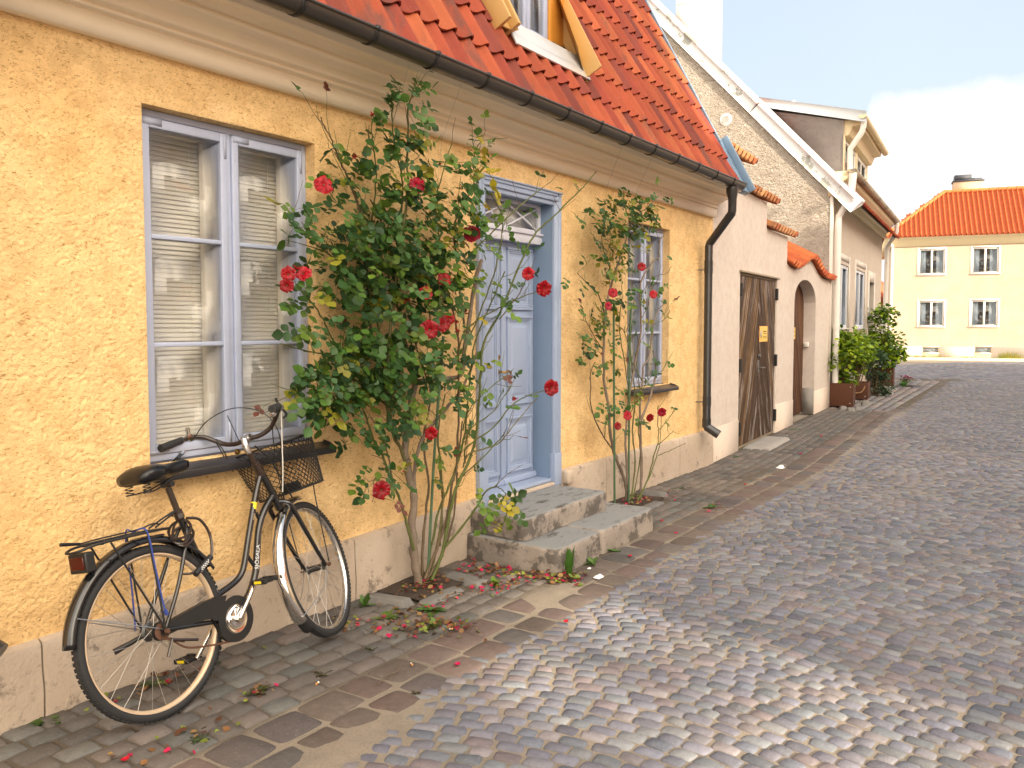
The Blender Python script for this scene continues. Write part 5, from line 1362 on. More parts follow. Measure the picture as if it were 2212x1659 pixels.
ch_ = smoothpath([(.36, -.052, .187), (.22, -.052, .212), (.10, -.052, .275 - .03), (.03, -.052, .300), (-.015, -.052, .318)], 12)
for p, q in zip(ch_[:-1:1], ch_[1::1]): b.tube([p, q], .0045, 5)
part(b, 'chain', 'rust')
b = mb(); b.lathe([(0, -.004), (.030, -.004), (.036, -.001), (.036, .002), (0, .002)], (0, -.050, .345), (0, 1, 0), 20); b.tube([(0, -.078, .345), (0, .085, .345)], .0055, 8); b.tube([(0, -.084, .345), (0, -.070, .345)], .010, 8); part(b, 'sprocket', 'rust')
b = mb(); b.tube([(.17, .05, .25), (.08, .03, .29), (.0, .045, .33)], .006, 6); b.tube([(.15, -.06, .26), (.03, -.058, .30), (.0, -.056, .24)], .007, 6); part(b, 'coaster_arm', 'brown_black')
# rear mudguard, stays, rack
def guard(cxz, r, a0, a1, w_, name, m, to, th=.004, seg=44):
    b = mb(); V = []; pr = [(-w_, -.018), (-w_ * .92, -.004), (-w_ * .5, .006), (0, .009), (w_ * .5, .006), (w_ * .92, -.004), (w_, -.018)]
    for a in np.linspace(R(a0), R(a1), seg):
        for yy, dr in pr: V.append(to(cxz[0] + (r + dr) * math.cos(a), yy, cxz[1] + (r + dr) * math.sin(a)))
    b.grid(V, seg, 7); b.grid(V, seg, 7, flip=True) if False else None
    o = part(b, name, m, smooth=60); s = o.modifiers.new('thick', 'SOLIDIFY'); s.thickness = .0022; return o
idt = lambda x, y, z: (x, y, z)
guard((0, HR), .372, 28, 172, .030, 'rear_mudguard', 'black_paint', idt)
b = mb()
for s_ in (-1, 1):
    b.tube([(-.33, s_ * .030, .50), (.0, s_ * .066, .352)], .0022, 6)
part(b, 'mudguard_stay', 'spoke_steel')
b = mb(); rz_ = .742
for s_ in (-1, 1):
    b.tube(smoothpath([(.125, s_ * .030, rz_ - .006), (.06, s_ * .062, rz_), (-.05, s_ * .066, rz_ + .004), (-.22, s_ * .060, rz_ + .006), (-.285, s_ * .040, rz_ - .004), (-.292, 0, rz_ - .008)]), .0052, 8)
    for x_ in (-.005, -.17): b.tube([(x_, s_ * .064, rz_), (.0, s_ * .070, .352)], .0042, 8)
for x_ in (.07, -.02, -.11, -.20): b.tube([(x_, -.062, rz_ + .002), (x_, .062, rz_ + .002)], .0035, 6)
b.tube([(.13, -.03, rz_ - .006), (.13, .03, rz_ - .006)], .0052, 8)
b.tube([(.13, 0, rz_ - .006), (.16, 0, .735)], .004, 6); b.tube([(.07, -.02, rz_ + .01), (.13, -.018, .775), (.20, -.006, .80)], .004, 6); b.tube([(.07, .02, rz_ + .01), (.13, .018, .775), (.20, .006, .80)], .004, 6)
b.box((.02, -.03, rz_ - .03), (.10, .03, rz_ - .022))
part(b, 'luggage_rack', 'black_matt')
b = mb(); b.tube(smoothpath([(.09, -.02, rz_ + .02), (.05, -.03, rz_ + .028), (-.02, -.025, rz_ + .020), (-.18, -.02, rz_ + .022), (-.26, -.012, rz_ + .02)]), .0035, 6); b.tube([(-.26, -.012, rz_ + .02), (-.34, -.02, rz_ + .035)], [.006, .008], 6); part(b, 'rack_clamp', 'black_matt')
b = mb(); b.box((-.275, -.052, rz_ - .090), (-.235, .052, rz_ - .014)); rl_ = part(b, 'rear_light', 'black_matt', bevel=.006)
b = mb(); b.box((-.279, -.040, rz_ - .076), (-.274, .040, rz_ - .028)); part(b, 'light_lens', 'red_plastic', rl_, bevel=.003)
b = mb()
cord = smoothpath([(-.03, .072, .36), (-.015, .070, .55), (-.005, .068, rz_ + .008), (-.02, .0, rz_ + .014), (-.01, -.067, rz_ + .010), (.0, -.070, .60), (.006, -.072, .46), (.012, -.073, .42)], 10); b.tube(cord, .0035, 6)
b.tube([(.008, -.073, .425), (.016, -.073, .405)], [.009, .007], 8)
part(b, 'elastic_cord', 'blue_cord')
b = mb(); b.tube(smoothpath([(.0, .075, .33), (-.05, .09, .31), (-.085, .12, .30)]), [.010] * 12 + [.012], 8) if False else b.tube([(.0, .075, .33), (-.045, .10, .315), (-.10, .125, .30)], [.009, .010, .013], 8); part(b, 'kickstand', 'black_matt')
# cable lock coiled round the seat tube
b = mb(); P = []
for k_ in range(150):
    t = k_ / 149; a = t * 5.6 * math.pi
    P.append((.205 + .050 * math.cos(a) * (1 + .2 * math.sin(a * .6)) - .02, -.03 + .055 * math.sin(a * 1.02) * .6, .705 + .040 * math.sin(a + .6) + .02 * math.sin(a * .37)))
b.tube(P, .0058, 6); b.tube(smoothpath([(.205, -.05, .76), (.27, -.05, .74), (.305, -.055, .67), (.29, -.07, .60), (.265, -.075, .565)]), .0062, 8); b.tube(smoothpath([(.185, -.078, .535), (.15, -.075, .535), (.12, -.05, .545)]), .0058, 6)
lk = part(b, 'cable_lock', 'brown_black')
b = mb(); b.tube([(.275, -.074, .575), (.175, -.080, .525)], .0135, 12); lb = part(b, 'lock_barrel', 'black_matt', lk)
b = mb()
for i_ in range(5):
    for j_ in range(3):
        t = .30 + i_ * .10; c_ = np.array((.275, -.074, .575)) * (1 - t) + np.array((.175, -.080, .525)) * t; aa = R(-40 + 34 * j_)
        c_ = c_ + np.array((-.3 * math.sin(aa) * .0138 * -1, -math.cos(aa) * .0138, math.sin(aa) * .0138))
        b.obox(c_, (.0022, 0, .0011), (0, .0006, 0), (-.0011, 0, .0024))
part(b, 'lock_digits', 'white_print', lk)
# fork, front guard, stays
b = mb()
b.tube([sp(0, 0, -.025), sp(0, 0, .03)], .021, 14)
for s_ in (-1, 1):
    b.tube(smoothpath([sp(.0, s_ * .008, .015), sp(.004, s_ * .045, -.004), sp(.006, s_ * .056, -.04), sp(.010, s_ * .058, -.20), sp(.014, s_ * .058, -.33), sp(.024, s_ * .056, -.41)]), [.0125] * 13 + [.0115] * 6 + [.0105] * 6 + [.009] * 6, 12)
part(b, 'fork', 'black_paint')
b = mb(); b.tube([sp(.022, -.085, -.41), sp(.022, .085, -.41)], .005, 8); b.tube([sp(.022, .068, -.41), sp(.022, .082, -.41)], .010, 8); part(b, 'front_axle', 'rust')
tos = lambda x, y, z: tuple(sp(.022 + x, y, -.41 + z))
guard((0, 0), .372, 62, 188, .031, 'front_mudguard', 'chrome', tos)
b = mb(); V = []
for a in np.linspace(R(188), R(199), 8):
    for yy, dr in ((-.031, -.018), (-.020, -.002), (0, .006), (.020, -.002), (.031, -.018)): V.append(tos((.372 + dr) * math.cos(a), yy, (.372 + dr) * math.sin(a)))
b.grid(V, 8, 5); o = part(b, 'mud_flap', 'black_matt', smooth=60); s = o.modifiers.new('thick', 'SOLIDIFY'); s.thickness = .003
b = mb()
for s_ in (-1, 1): b.tube(smoothpath([sp(.022, s_ * .066, -.41), sp(-.08, s_ * .064, -.45), sp(-.20, s_ * .05, -.45), tos(.375 * math.cos(R(183)), s_ * .03, .375 * math.sin(R(183)))]), .0023, 6)
part(b, 'mudguard_stay', 'spoke_steel')
# stem, handlebar, grips
b = mb(); b.tube([sp(0, 0, .20), sp(0, 0, .345)], .0125, 12); b.tube([sp(0, 0, .20), sp(0, 0, .24)], .021, 14); b.tube([sp(0, 0, .175), sp(0, 0, .20)], .0235, 14); part(b, 'steerer', 'brown_black')
b = mb(); b.tube([sp(0, 0, .30), sp(.002, 0, .335), sp(.018, 0, .362), sp(.045, 0, .362)], [.0145, .017, .018, .016], 12); b.tube([sp(.045, -.022, .36), sp(.045, .022, .36)], .0185, 14); part(b, 'stem', 'alloy')
HB = [(.045, 0, .358), (.048, .06, .350), (.06, .12, .362), (.066, .165, .395), (.058, .205, .435), (.025, .240, .462), (-.05, .266, .488), (-.14, .285, .512)]
hbp = [sp(f, -l, h) for f, l, h in HB[::-1]] + [sp(f, l, h) for f, l, h in HB[1:]]
b = mb(); b.tube(smoothpath(hbp, 7), .0112, 12); part(b, 'handlebar', 'brown_black')
for s_ in (-1, 1):
    b = mb(); a0, a1 = np.array(sp(-.030, s_ * .260, .482)), np.array(sp(-.155, s_ * .289, .516))
    if s_ > 0: a0, a1 = np.array(sp(-.04, .263, .485)), np.array(sp(-.155, .289, .516))
    pts = [a0 + (a1 - a0) * t for t in np.linspace(0, 1, 9)]; b.tube(pts, [.0165, .016, .0165, .017, .0175, .0175, .017, .0175, .0185], 14, cap=True)
    g = part(b, 'grip', 'rubber')
    b = mb(); dd = (a1 - a0) / np.linalg.norm(a1 - a0); b.tube([a1 + dd * .0004, a1 + dd * .001], .009, 12); part(b, 'grip_hole', 'dark_room', g)
    b = mb(); b.tube([a0, a0 - (a1 - a0) / np.linalg.norm(a1 - a0) * .008], .0165, 12); part(b, 'grip_ring', 'alloy', g)
b = mb(); c0 = np.array(sp(.018, -.246, .466)); b.tube([c0 - np.array((0, .012, 0)), c0 + np.array((0, .012, 0))], .017, 12); b.tube([c0, sp(.03, -.235, .515)], [.010, .011], 10)
b.tube(smoothpath([sp(.03, -.243, .455), sp(.015, -.262, .430), sp(-.06, -.285, .425), sp(-.16, -.300, .425)]), [.007] * 7 + [.0085] * 6 + [.0065] * 6, 8)
part(b, 'brake_lever', 'chrome')
b = mb(); c0 = np.array(sp(.045, .225, .448)); b.tube([sp(.036, .236, .452), sp(.052, .218, .440)], .016, 12); b.tube([c0, c0 + SA * .05 + SG * .01], .006, 8); b.tube(smoothpath([sp(.05, .235, .43), sp(.0, .262, .42), sp(-.06, .272, .43)]), .006, 8); part(b, 'brake_lever', 'black_matt')
b = mb(); c0 = sp(.055, .185, .425); b.lathe([(0, .024), (.012, .021), (.019, .012), (.021, 0), (0, 0)], c0 - SG * .014 + SA * .012, -SG * .8 + SA * .5, 16); bell = part(b, 'bell', 'chrome')
b = mb(); b.lathe([(0, .003), (.022, .003), (.022, -.008), (0, -.008)], c0 - SG * .012 + SA * .010, -SG * .8 + SA * .5, 14); part(b, 'bell_base', 'black_matt', bell)
b = mb()
b.tube(smoothpath([sp(.02, -.225, .455), sp(.07, -.15, .50), sp(.11, -.02, .505), sp(.12, .10, .43), sp(.10, .13, .30), sp(.06, .05, .10), sp(.03, .02, -.02)]), .0026, 6)
b.tube(smoothpath([sp(.02, .22, .44), sp(.09, .15, .40), sp(.11, .09, .30), sp(.07, .04, .12), sp(.04, .02, 0)]), .0026, 6)
b.tube(smoothpath([sp(.06, -.16, .40), sp(.07, -.165, .33), sp(.05, -.155, .26), sp(.05, -.15, .22)]), .003, 6); b.tube(smoothpath([sp(.058, -.15, .405), sp(.04, -.135, .33), sp(.05, -.15, .26)]), .003, 6)
b.tube([sp(.05, -.045, .34), sp(.045, -.03, .50)], .0022, 5)
part(b, 'cable', 'black_matt')
b = mb(); b.tube(smoothpath([sp(.03, .235, .44), sp(.02, .17, .30), sp(.0, .11, .16), sp(-.01, .06, .06)]), .0028, 6); part(b, 'cable', 'white_paint')
b = mb(); b.lathe([(0, .016), (.012, .012), (.014, 0), (0, -.004)], sp(.03, -.065, .318), -SG, 12); part(b, 'front_bell', 'brass')
# basket: two rings, wire mesh, rear plate
b = mb()
def bk_pt(t, k):     # k 0 bottom .. 1 top
    a_ = .168 + .048 * k; c_ = .108 + .030 * k; h = -.035 + .262 * k; f0 = .185 + .015 * k
    x, y = math.cos(t), math.sin(t); x = np.sign(x) * abs(x) ** .8; y = np.sign(y) * abs(y) ** .8
    return sp(f0 + c_ * y, a_ * x, h - .38 * c_ * y)
N_ = 46
b.tube([bk_pt(t, 1) for t in np.linspace(0, 2 * math.pi, 56, endpoint=False)], .0048, 8, closed=True)
bas = part(b, 'basket', 'black_matt')
b = mb(); b.tube([bk_pt(t, 0) for t in np.linspace(0, 2 * math.pi, 56, endpoint=False)], .0034, 6, closed=True)
rows = 16
for r_ in range(rows):
    k0, k1 = r_ / rows, (r_ + 1) / rows
    for i_ in range(N_):
        t0 = (i_ + .5 * (r_ % 2)) * 2 * math.pi / N_
        for s_ in (-.5, .5):
            b.tube([bk_pt(t0, k0), bk_pt(t0 + s_ * 2 * math.pi / N_, k1)], .0019, 4, cap=False)
n = 15       # bottom mesh
for i_ in range(-n, n + 1):
    for sg in (-1, 1):
        p = []
        for s_ in np.linspace(-1, 1, 9):
            u_, v_ = (i_ / n * 1.4 + s_), sg * (i_ / n * 1.4 - s_)
            if u_ * u_ + v_ * v_ < 1.0: p.append(bk_pt(math.atan2(v_, u_), 0) * math.hypot(u_, v_) + bk_pt(0, 0) * 0 + (1 - math.hypot(u_, v_)) * (bk_pt(0, 0) + bk_pt(math.pi, 0)) / 2)
        if len(p) > 1: b.tube(p, .0012, 4, cap=False)
part(b, 'basket_mesh', 'black_matt', bas, smooth=None)
b = mb()
for l in (-.045, .045): b.tube([sp(.045, l * .4, .31), sp(.065, l, .22), sp(.075, l, -.02)], .004, 6)
b.tube(smoothpath([sp(.20, .09, -.045), sp(.24, .095, -.055), sp(.19, .088, -.14), sp(.03, .078, -.40)]), .0036, 6); b.tube(smoothpath([sp(.20, -.09, -.045), sp(.24, -.095, -.055), sp(.19, -.088, -.14), sp(.03, -.078, -.40)]), .0036, 6)
part(b, 'basket_bracket', 'black_matt', bas)
b = mb(); c_ = sp(.30, 0, .16); b.obox(sp(.10, .05, .02), SR * .055, SG * .008, SA * .028); rf = part(b, 'basket_reflector', 'black_matt', bas, bevel=.006)
b = mb(); b.lathe([(0, .003), (.005, .002), (.005, 0)], sp(.090, .05, .02), -SG, 8); part(b, 'screw', 'chrome', rf)
# stickers and lettering
def text(body, size, loc, xdir, ydir, parent, m, name='lettering', ext=.0004):
    c = bpy.data.curves.new(name, 'FONT'); c.body = body; c.size = size; c.extrude = ext; c.align_x = 'CENTER'; c.align_y = 'CENTER'; c.fill_mode = 'NONE' if False else 'BOTH'
    o = bpy.data.objects.new(name, c); col.objects.link(o)
    dg_ = bpy.context.evaluated_depsgraph_get(); me = bpy.data.meshes.new_from_object(o.evaluated_get(dg_)); bpy.data.objects.remove(o); bpy.data.curves.remove(c)
    me.materials.clear(); me.materials.append(M[m]); o = bpy.data.objects.new(name, me); col.objects.link(o)
    x = Vector(xdir).normalized(); y = Vector(ydir); y = (y - x * y.dot(x)).normalized(); z = x.cross(y)
    o.parent = parent; o.matrix_local = Matrix(((x.x, y.x, z.x, loc[0]), (x.y, y.y, z.y, loc[1]), (x.z, y.z, z.z, loc[2]), (0, 0, 0, 1))); return o
text('SJÖSALA', .030, (.588, -.0172, .500), (.095, 0, .29), (-.9, 0, .3), bk, 'white_print')
text('MARI', .014, (.612, -.0152, .685), (.10, 0, .20), (-.9, 0, .3), bk, 'rim_cream')
b = mb(); b.tube([(.628, 0, .718), (.642, 0, .748)], .0152, 14); st = part(b, 'yellow_sticker', 'yellow_tape')
b = mb(); b.tube([(.314, -.0, .447), (.326, -.0, .408)], .0162, 14); part(b, 'white_sticker', 'white_print')

# handle end of a second bicycle just inside the frame at the left edge? no: the shoe of the neighbouring downpipe is part of the house
CANES1=[([(3.755,3.25,0.006),(3.725,3.252,0.124),(3.708,3.254,0.26),(3.703,3.257,0.406),(3.72,3.259,0.577),(3.69,3.261,0.648),(3.669,3.263,0.759),(3.652,3.266,0.841),(3.706,3.268,1.108),(3.76,3.27,1.237)],0.026,0.018),([(3.76,3.27,1.237),(3.927,3.262,1.248),(4.166,3.253,1.256),(4.199,3.245,1.406),(4.248,3.237,1.643),(4.302,3.228,1.882),(4.357,3.22,1.998)],0.014,0.012),([(3.726,3.26,0.615),(3.74,3.256,0.781),(3.821,3.252,0.923),(4.008,3.248,1.051),(4.192,3.244,1.19),(4.326,3.24,1.403)],0.012,0.008),([(3.767,3.22,0.045),(3.862,3.222,0.17),(3.984,3.224,0.37),(4.048,3.227,0.587),(4.089,3.229,0.672),(4.117,3.231,0.945),(4.122,3.233,1.347),(4.107,3.236,1.578),(3.992,3.238,1.868),(3.952,3.24,2.091)],0.01,0.005),([(3.813,3.2,0.028),(3.9,3.194,0.166),(3.976,3.189,0.405),(4.03,3.183,0.565),(4.171,3.177,0.736),(4.233,3.171,0.92),(4.261,3.166,1.228),(4.294,3.16,1.465),(4.461,3.154,1.654),(4.665,3.149,1.949),(4.851,3.143,2.189),(5.023,3.137,2.301),(5.229,3.131,2.435),(5.503,3.126,2.611),(5.708,3.12,2.758)],0.011,0.004),([(3.918,3.18,0.216),(4.015,3.125,0.325),(4.105,3.07,0.452),(4.118,3.015,0.549),(4.15,2.96,0.579)],0.008,0.004),([(3.672,3.22,0.242),(3.625,3.224,0.39),(3.579,3.229,0.533),(3.503,3.233,0.681),(3.429,3.237,0.843),(3.367,3.241,0.931),(3.308,3.246,1.072),(3.26,3.25,1.178)],0.009,0.005),([(3.676,3.27,0.677),(3.621,3.256,0.824),(3.527,3.242,0.942),(3.46,3.228,1.12),(3.447,3.213,1.312),(3.481,3.199,1.656),(3.499,3.185,1.846),(3.532,3.171,2.104),(3.569,3.157,2.309),(3.551,3.143,2.506),(3.541,3.128,2.668),(3.538,3.114,2.818),(3.66,3.1,2.915)],0.011,0.004),([(3.547,3.26,1.658),(3.57,3.228,1.953),(3.567,3.196,2.359),(3.483,3.164,2.535),(3.42,3.132,2.646),(3.38,3.1,2.806)],0.006,0.003),([(3.495,3.26,1.115),(3.368,3.262,1.583),(3.339,3.264,1.94),(3.292,3.267,2.213),(3.243,3.269,2.314),(3.192,3.271,2.403),(3.145,3.273,2.479),(3.112,3.276,2.543),(3.069,3.278,2.598),(3.034,3.28,2.653)],0.008,0.003),([(3.362,3.25,2.093),(3.396,3.237,2.35),(3.385,3.225,2.468),(3.344,3.212,2.582),(3.333,3.2,2.69)],0.005,0.003),([(3.495,3.26,1.115),(3.284,3.255,1.252),(3.148,3.25,1.325),(3.105,3.245,1.429),(3.055,3.24,1.515),(2.994,3.235,1.602),(2.937,3.23,1.67),(2.86,3.225,1.729),(2.815,3.22,1.776)],0.006,0.003),([(3.485,3.25,1.188),(3.348,3.233,1.316),(3.049,3.215,1.411),(2.831,3.198,1.451),(2.671,3.18,1.489)],0.005,0.003),([(3.548,3.26,1.049),(3.471,3.248,1.207),(3.195,3.236,1.281),(2.941,3.224,1.31),(2.84,3.212,1.267),(2.743,3.2,1.227)],0.005,0.003),([(3.475,3.26,1.373),(3.365,3.257,1.737),(3.222,3.254,1.86),(3.105,3.251,1.917),(3.003,3.249,1.972),(2.905,3.246,2.026),(2.831,3.243,2.067),(2.777,3.24,2.141)],0.006,0.003),([(4.168,3.22,1.584),(4.097,3.211,1.872),(4.046,3.203,2.159),(4.059,3.194,2.239),(4.085,3.186,2.292),(4.212,3.177,2.456),(4.202,3.169,2.629),(4.278,3.16,2.744)],0.008,0.003),([(4.183,3.2,2.035),(4.199,3.15,2.057),(4.544,3.1,2.325),(4.828,3.05,2.513)],0.006,0.003),([(4.08,3.2,1.41),(4.122,3.155,1.563),(4.399,3.11,1.692),(4.563,3.065,1.758),(4.731,3.02,1.808)],0.005,0.003),([(4.384,3.1,1.614),(4.519,3.05,1.766),(4.542,3.0,1.868)],0.004,0.002),([(4.147,3.2,0.702),(4.1,3.145,0.819),(4.302,3.09,0.918),(4.47,3.035,1.073),(4.746,2.98,1.136)],0.006,0.003),([(4.123,3.2,0.675),(4.144,3.164,0.765),(4.397,3.128,0.796),(4.446,3.092,0.855),(4.567,3.056,0.968),(4.716,3.02,1.086)],0.006,0.003),([(4.15,3.22,0.907),(4.143,3.178,1.023),(4.244,3.135,1.132),(4.41,3.092,1.231),(4.47,3.05,1.29)],0.005,0.002),([(4.148,3.2,0.82),(4.152,3.155,0.929),(4.33,3.11,1.019),(4.407,3.065,1.136),(4.491,3.02,1.266)],0.005,0.002),([(4.052,3.2,0.598),(4.203,3.15,0.699),(4.388,3.1,0.83),(4.38,3.05,0.895)],0.005,0.003),([(3.95,3.25,0.201),(3.975,3.25,0.488),(3.954,3.25,0.724),(3.934,3.25,1.014),(3.958,3.25,1.298),(3.872,3.25,1.583),(3.852,3.25,1.751)],0.008,0.004),([(3.792,3.26,0.02),(3.808,3.26,0.317),(3.854,3.26,0.594),(3.813,3.26,0.884),(3.881,3.26,1.16),(3.755,3.26,1.446),(3.696,3.26,1.719)],0.009,0.004),([(3.772,3.28,1.236),(3.695,3.28,1.419),(3.656,3.28,1.583),(3.54,3.28,1.848),(3.505,3.28,2.108),(3.396,3.28,2.277)],0.008,0.004),([(3.903,3.2,2.085),(3.841,3.183,2.297),(3.887,3.167,2.465),(3.956,3.15,2.666)],0.005,0.003),([(4.098,3.2,1.262),(4.149,3.18,1.467),(4.32,3.16,1.762),(4.421,3.14,2.005),(4.445,3.12,2.274),(4.289,3.1,2.401)],0.006,0.003),([(3.467,3.2,0.69),(3.337,3.173,0.739),(3.259,3.147,0.728),(3.252,3.12,0.677)],0.004,0.002),([(3.571,3.25,0.586),(3.503,3.24,0.733),(3.448,3.23,0.901),(3.318,3.22,1.072)],0.006,0.003),([(4.15,2.96,0.579),(4.212,2.94,0.528),(4.213,2.92,0.427),(4.144,2.9,0.356)],0.003,0.002)]
CANES2=[([(6.579,3.27,0.01),(6.535,3.264,0.196),(6.36,3.257,0.41),(6.225,3.251,0.626),(6.176,3.244,0.871),(6.087,3.238,1.083),(6.057,3.231,1.257),(6.064,3.225,1.657),(6.194,3.219,1.969),(6.264,3.212,2.084),(6.368,3.206,2.262),(6.466,3.199,2.423),(6.603,3.193,2.543),(6.765,3.186,2.609),(6.992,3.18,2.746)],0.016,0.004),([(6.575,3.25,0.022),(6.547,3.247,0.196),(6.491,3.244,0.532),(6.508,3.241,0.762),(6.552,3.238,0.99),(6.758,3.235,1.515),(6.743,3.232,1.946),(7.013,3.229,2.163),(7.106,3.226,2.19),(7.116,3.223,2.344),(7.211,3.22,2.415)],0.013,0.004),([(6.768,3.23,-0.019),(6.783,3.227,0.304),(6.742,3.223,0.599),(6.728,3.22,0.929),(6.766,3.217,1.072),(6.775,3.213,1.213),(6.882,3.21,1.292),(6.977,3.207,1.615),(7.067,3.203,1.721),(7.203,3.2,1.784)],0.014,0.004),([(6.639,3.2,0.008),(6.834,3.19,0.178),(6.966,3.18,0.411),(7.012,3.17,0.522),(6.974,3.16,0.753),(6.95,3.15,0.849)],0.008,0.003),([(7.015,3.17,0.376),(7.113,3.085,0.422),(7.245,3.0,0.478)],0.004,0.002),([(7.013,3.17,0.479),(7.005,3.085,0.551),(6.964,3.0,0.625)],0.004,0.002),([(6.956,3.15,0.615),(7.03,3.075,0.719),(7.01,3.0,0.831)],0.003,0.002),([(6.408,3.25,0.343),(6.327,3.258,0.478),(6.106,3.267,0.666),(5.935,3.275,0.889),(5.933,3.283,1.071),(5.947,3.292,1.184),(6.032,3.3,1.268)],0.007,0.004),([(6.148,3.27,1.658),(6.052,3.28,1.824),(5.859,3.29,1.919),(5.735,3.3,1.987)],0.005,0.002),([(6.691,3.2,0.718),(6.893,3.193,0.948),(6.983,3.187,1.154),(6.905,3.18,1.351)],0.012,0.006),([(6.255,3.25,1.973),(6.124,3.248,2.119),(6.037,3.245,2.264),(6.07,3.243,2.417),(6.227,3.24,2.547)],0.005,0.002),([(6.508,3.22,2.428),(6.38,3.21,2.563),(6.316,3.2,2.612)],0.004,0.002),([(6.125,3.26,1.354),(5.981,3.273,1.471),(5.887,3.287,1.585),(5.797,3.3,1.622)],0.004,0.002),([(6.678,3.2,1.829),(6.852,3.167,1.998),(7.077,3.133,2.05),(7.102,3.1,2.113)],0.004,0.002),([(6.963,3.2,1.585),(7.073,3.15,1.628),(7.082,3.1,1.712)],0.003,0.002),([(6.556,3.24,0.99),(6.416,3.24,1.346),(6.352,3.24,1.585),(6.408,3.24,1.822)],0.006,0.003),([(6.773,3.22,1.072),(6.556,3.22,1.262),(6.418,3.22,1.506),(6.244,3.22,1.585)],0.005,0.003),([(6.465,3.22,0.767),(6.664,3.203,0.931),(6.814,3.185,1.087),(7.073,3.167,1.159),(7.135,3.15,1.243)],0.005,0.002),([(6.682,3.2,1.626),(6.796,3.183,1.75),(6.806,3.167,1.873),(6.963,3.15,2.003)],0.004,0.002),([(6.632,3.26,0.019),(6.711,3.256,0.341),(6.641,3.252,0.641),(6.683,3.248,0.927),(6.576,3.244,1.342),(6.59,3.24,1.585)],0.008,0.004)]
ROSES1=[(2.979,3.2,2.294,0.0424),(3.218,3.22,2.477,0.0247),(3.312,3.18,2.71,0.0187),(3.637,3.15,2.375,0.0423),(3.846,3.15,2.53,0.015),(4.121,3.12,2.141,0.0487),(2.697,3.15,1.823,0.0334),(2.668,3.13,1.766,0.0309),(2.798,3.16,1.833,0.0376),(2.772,3.18,1.855,0.025),(3.884,3.15,1.852,0.0388),(3.713,3.15,1.766,0.0377),(3.604,3.2,1.724,0.0266),(3.685,3.1,1.551,0.0481),(3.812,3.1,1.583,0.041),(3.894,3.12,1.617,0.0333),(3.935,3.1,1.597,0.0195),(3.944,3.1,1.542,0.0237),(4.575,3.0,1.912,0.038),(4.77,3.0,1.825,0.0501),(4.82,2.97,1.151,0.0507),(4.408,3.0,1.103,0.0254),(3.716,3.12,0.944,0.0353),(3.274,3.1,0.683,0.0452),(4.056,3.15,2.021,0.0114),(3.565,3.2,0.734,0.0094)]
ROSES2=[(6.596,3.15,2.082,0.0341),(6.152,3.2,1.845,0.0364),(6.08,3.2,1.733,0.0304),(6.838,3.15,1.853,0.0351),(5.965,3.2,1.344,0.0188),(6.342,3.15,0.811,0.0354),(6.163,3.15,0.738,0.0308),(6.687,3.1,0.758,0.0347),(6.931,3.1,0.786,0.0377)]
LEAF1=[(3.293,2.234,0.319,0.226,60,3.1,3.33),(3.484,2.607,0.228,0.205,34,3.05,3.25),(3.418,1.942,0.411,0.231,90,3.05,3.35),(3.169,1.877,0.238,0.147,30,3.1,3.3),(3.664,2.169,0.284,0.24,50,3.05,3.3),(3.489,1.583,0.346,0.209,60,3.05,3.35),(3.265,1.357,0.32,0.151,46,3.1,3.3),(3.068,1.293,0.298,0.121,40,3.1,3.25),(2.915,1.232,0.187,0.094,26,3.1,3.2),(3.371,1.146,0.259,0.154,34,3.1,3.3),(3.913,2.353,0.266,0.193,40,3.0,3.2),(4.192,2.616,0.242,0.115,16,3.05,3.15),(4.22,2.217,0.296,0.173,22,2.95,3.15),(3.885,1.97,0.263,0.166,30,3.05,3.25),(2.891,1.606,0.123,0.093,12,3.1,3.2),(2.802,1.719,0.089,0.068,8,3.1,3.2),(2.914,2.072,0.154,0.07,10,3.15,3.25),(3.649,1.824,0.243,0.161,44,3.1,3.3),(3.564,1.371,0.237,0.159,40,3.1,3.3),(4.032,1.753,0.231,0.198,26,3.05,3.2),(3.296,0.973,0.18,0.076,12,3.15,3.25),(4.183,0.433,0.101,0.101,14,2.86,2.98),(4.077,0.52,0.087,0.04,5,2.9,3.0),(3.295,0.748,0.101,0.063,9,3.1,3.2),(3.823,1.251,0.216,0.194,18,3.1,3.25),(3.806,0.805,0.172,0.167,8,3.15,3.25),(4.076,1.297,0.189,0.23,14,3.05,3.2),(4.425,1.104,0.16,0.15,6,2.98,3.05),(4.204,1.815,0.295,0.145,14,3.0,3.15),(3.093,2.453,0.065,0.121,6,3.2,3.3),(3.545,2.815,0.116,0.077,8,3.05,3.15),(5.3,2.529,0.336,0.135,10,3.02,3.14),(2.817,2.133,0.065,0.046,4,3.2,3.25)]
LEAF2=[(6.212,2.467,0.375,0.154,36,3.12,3.3),(6.621,2.548,0.322,0.141,28,3.1,3.25),(6.081,2.191,0.242,0.19,22,3.15,3.3),(6.324,2.13,0.3,0.156,16,3.12,3.28),(6.006,1.811,0.198,0.189,14,3.15,3.3),(5.839,1.585,0.19,0.149,10,3.2,3.32),(5.978,1.358,0.197,0.189,12,3.2,3.3),(6.345,1.663,0.304,0.274,18,3.12,3.25),(6.226,1.039,0.21,0.234,9,3.2,3.3),(6.629,1.827,0.372,0.242,8,3.1,3.2),(6.638,1.179,0.233,0.285,8,3.12,3.22),(6.36,0.795,0.351,0.158,5,3.15,3.22),(5.692,1.947,0.102,0.051,3,3.2,3.3),(6.951,2.749,0.178,0.058,3,3.15,3.2)]
STAKES=[[(3.817,3.24,0.109),(3.865,3.22,0.779),(3.934,3.2,1.51)],[(6.211,3.2,0.084),(6.175,3.2,1.369),(6.17,3.2,1.773)],[(6.554,3.24,0.076),(6.509,3.22,1.36),(6.529,3.22,1.733)]]
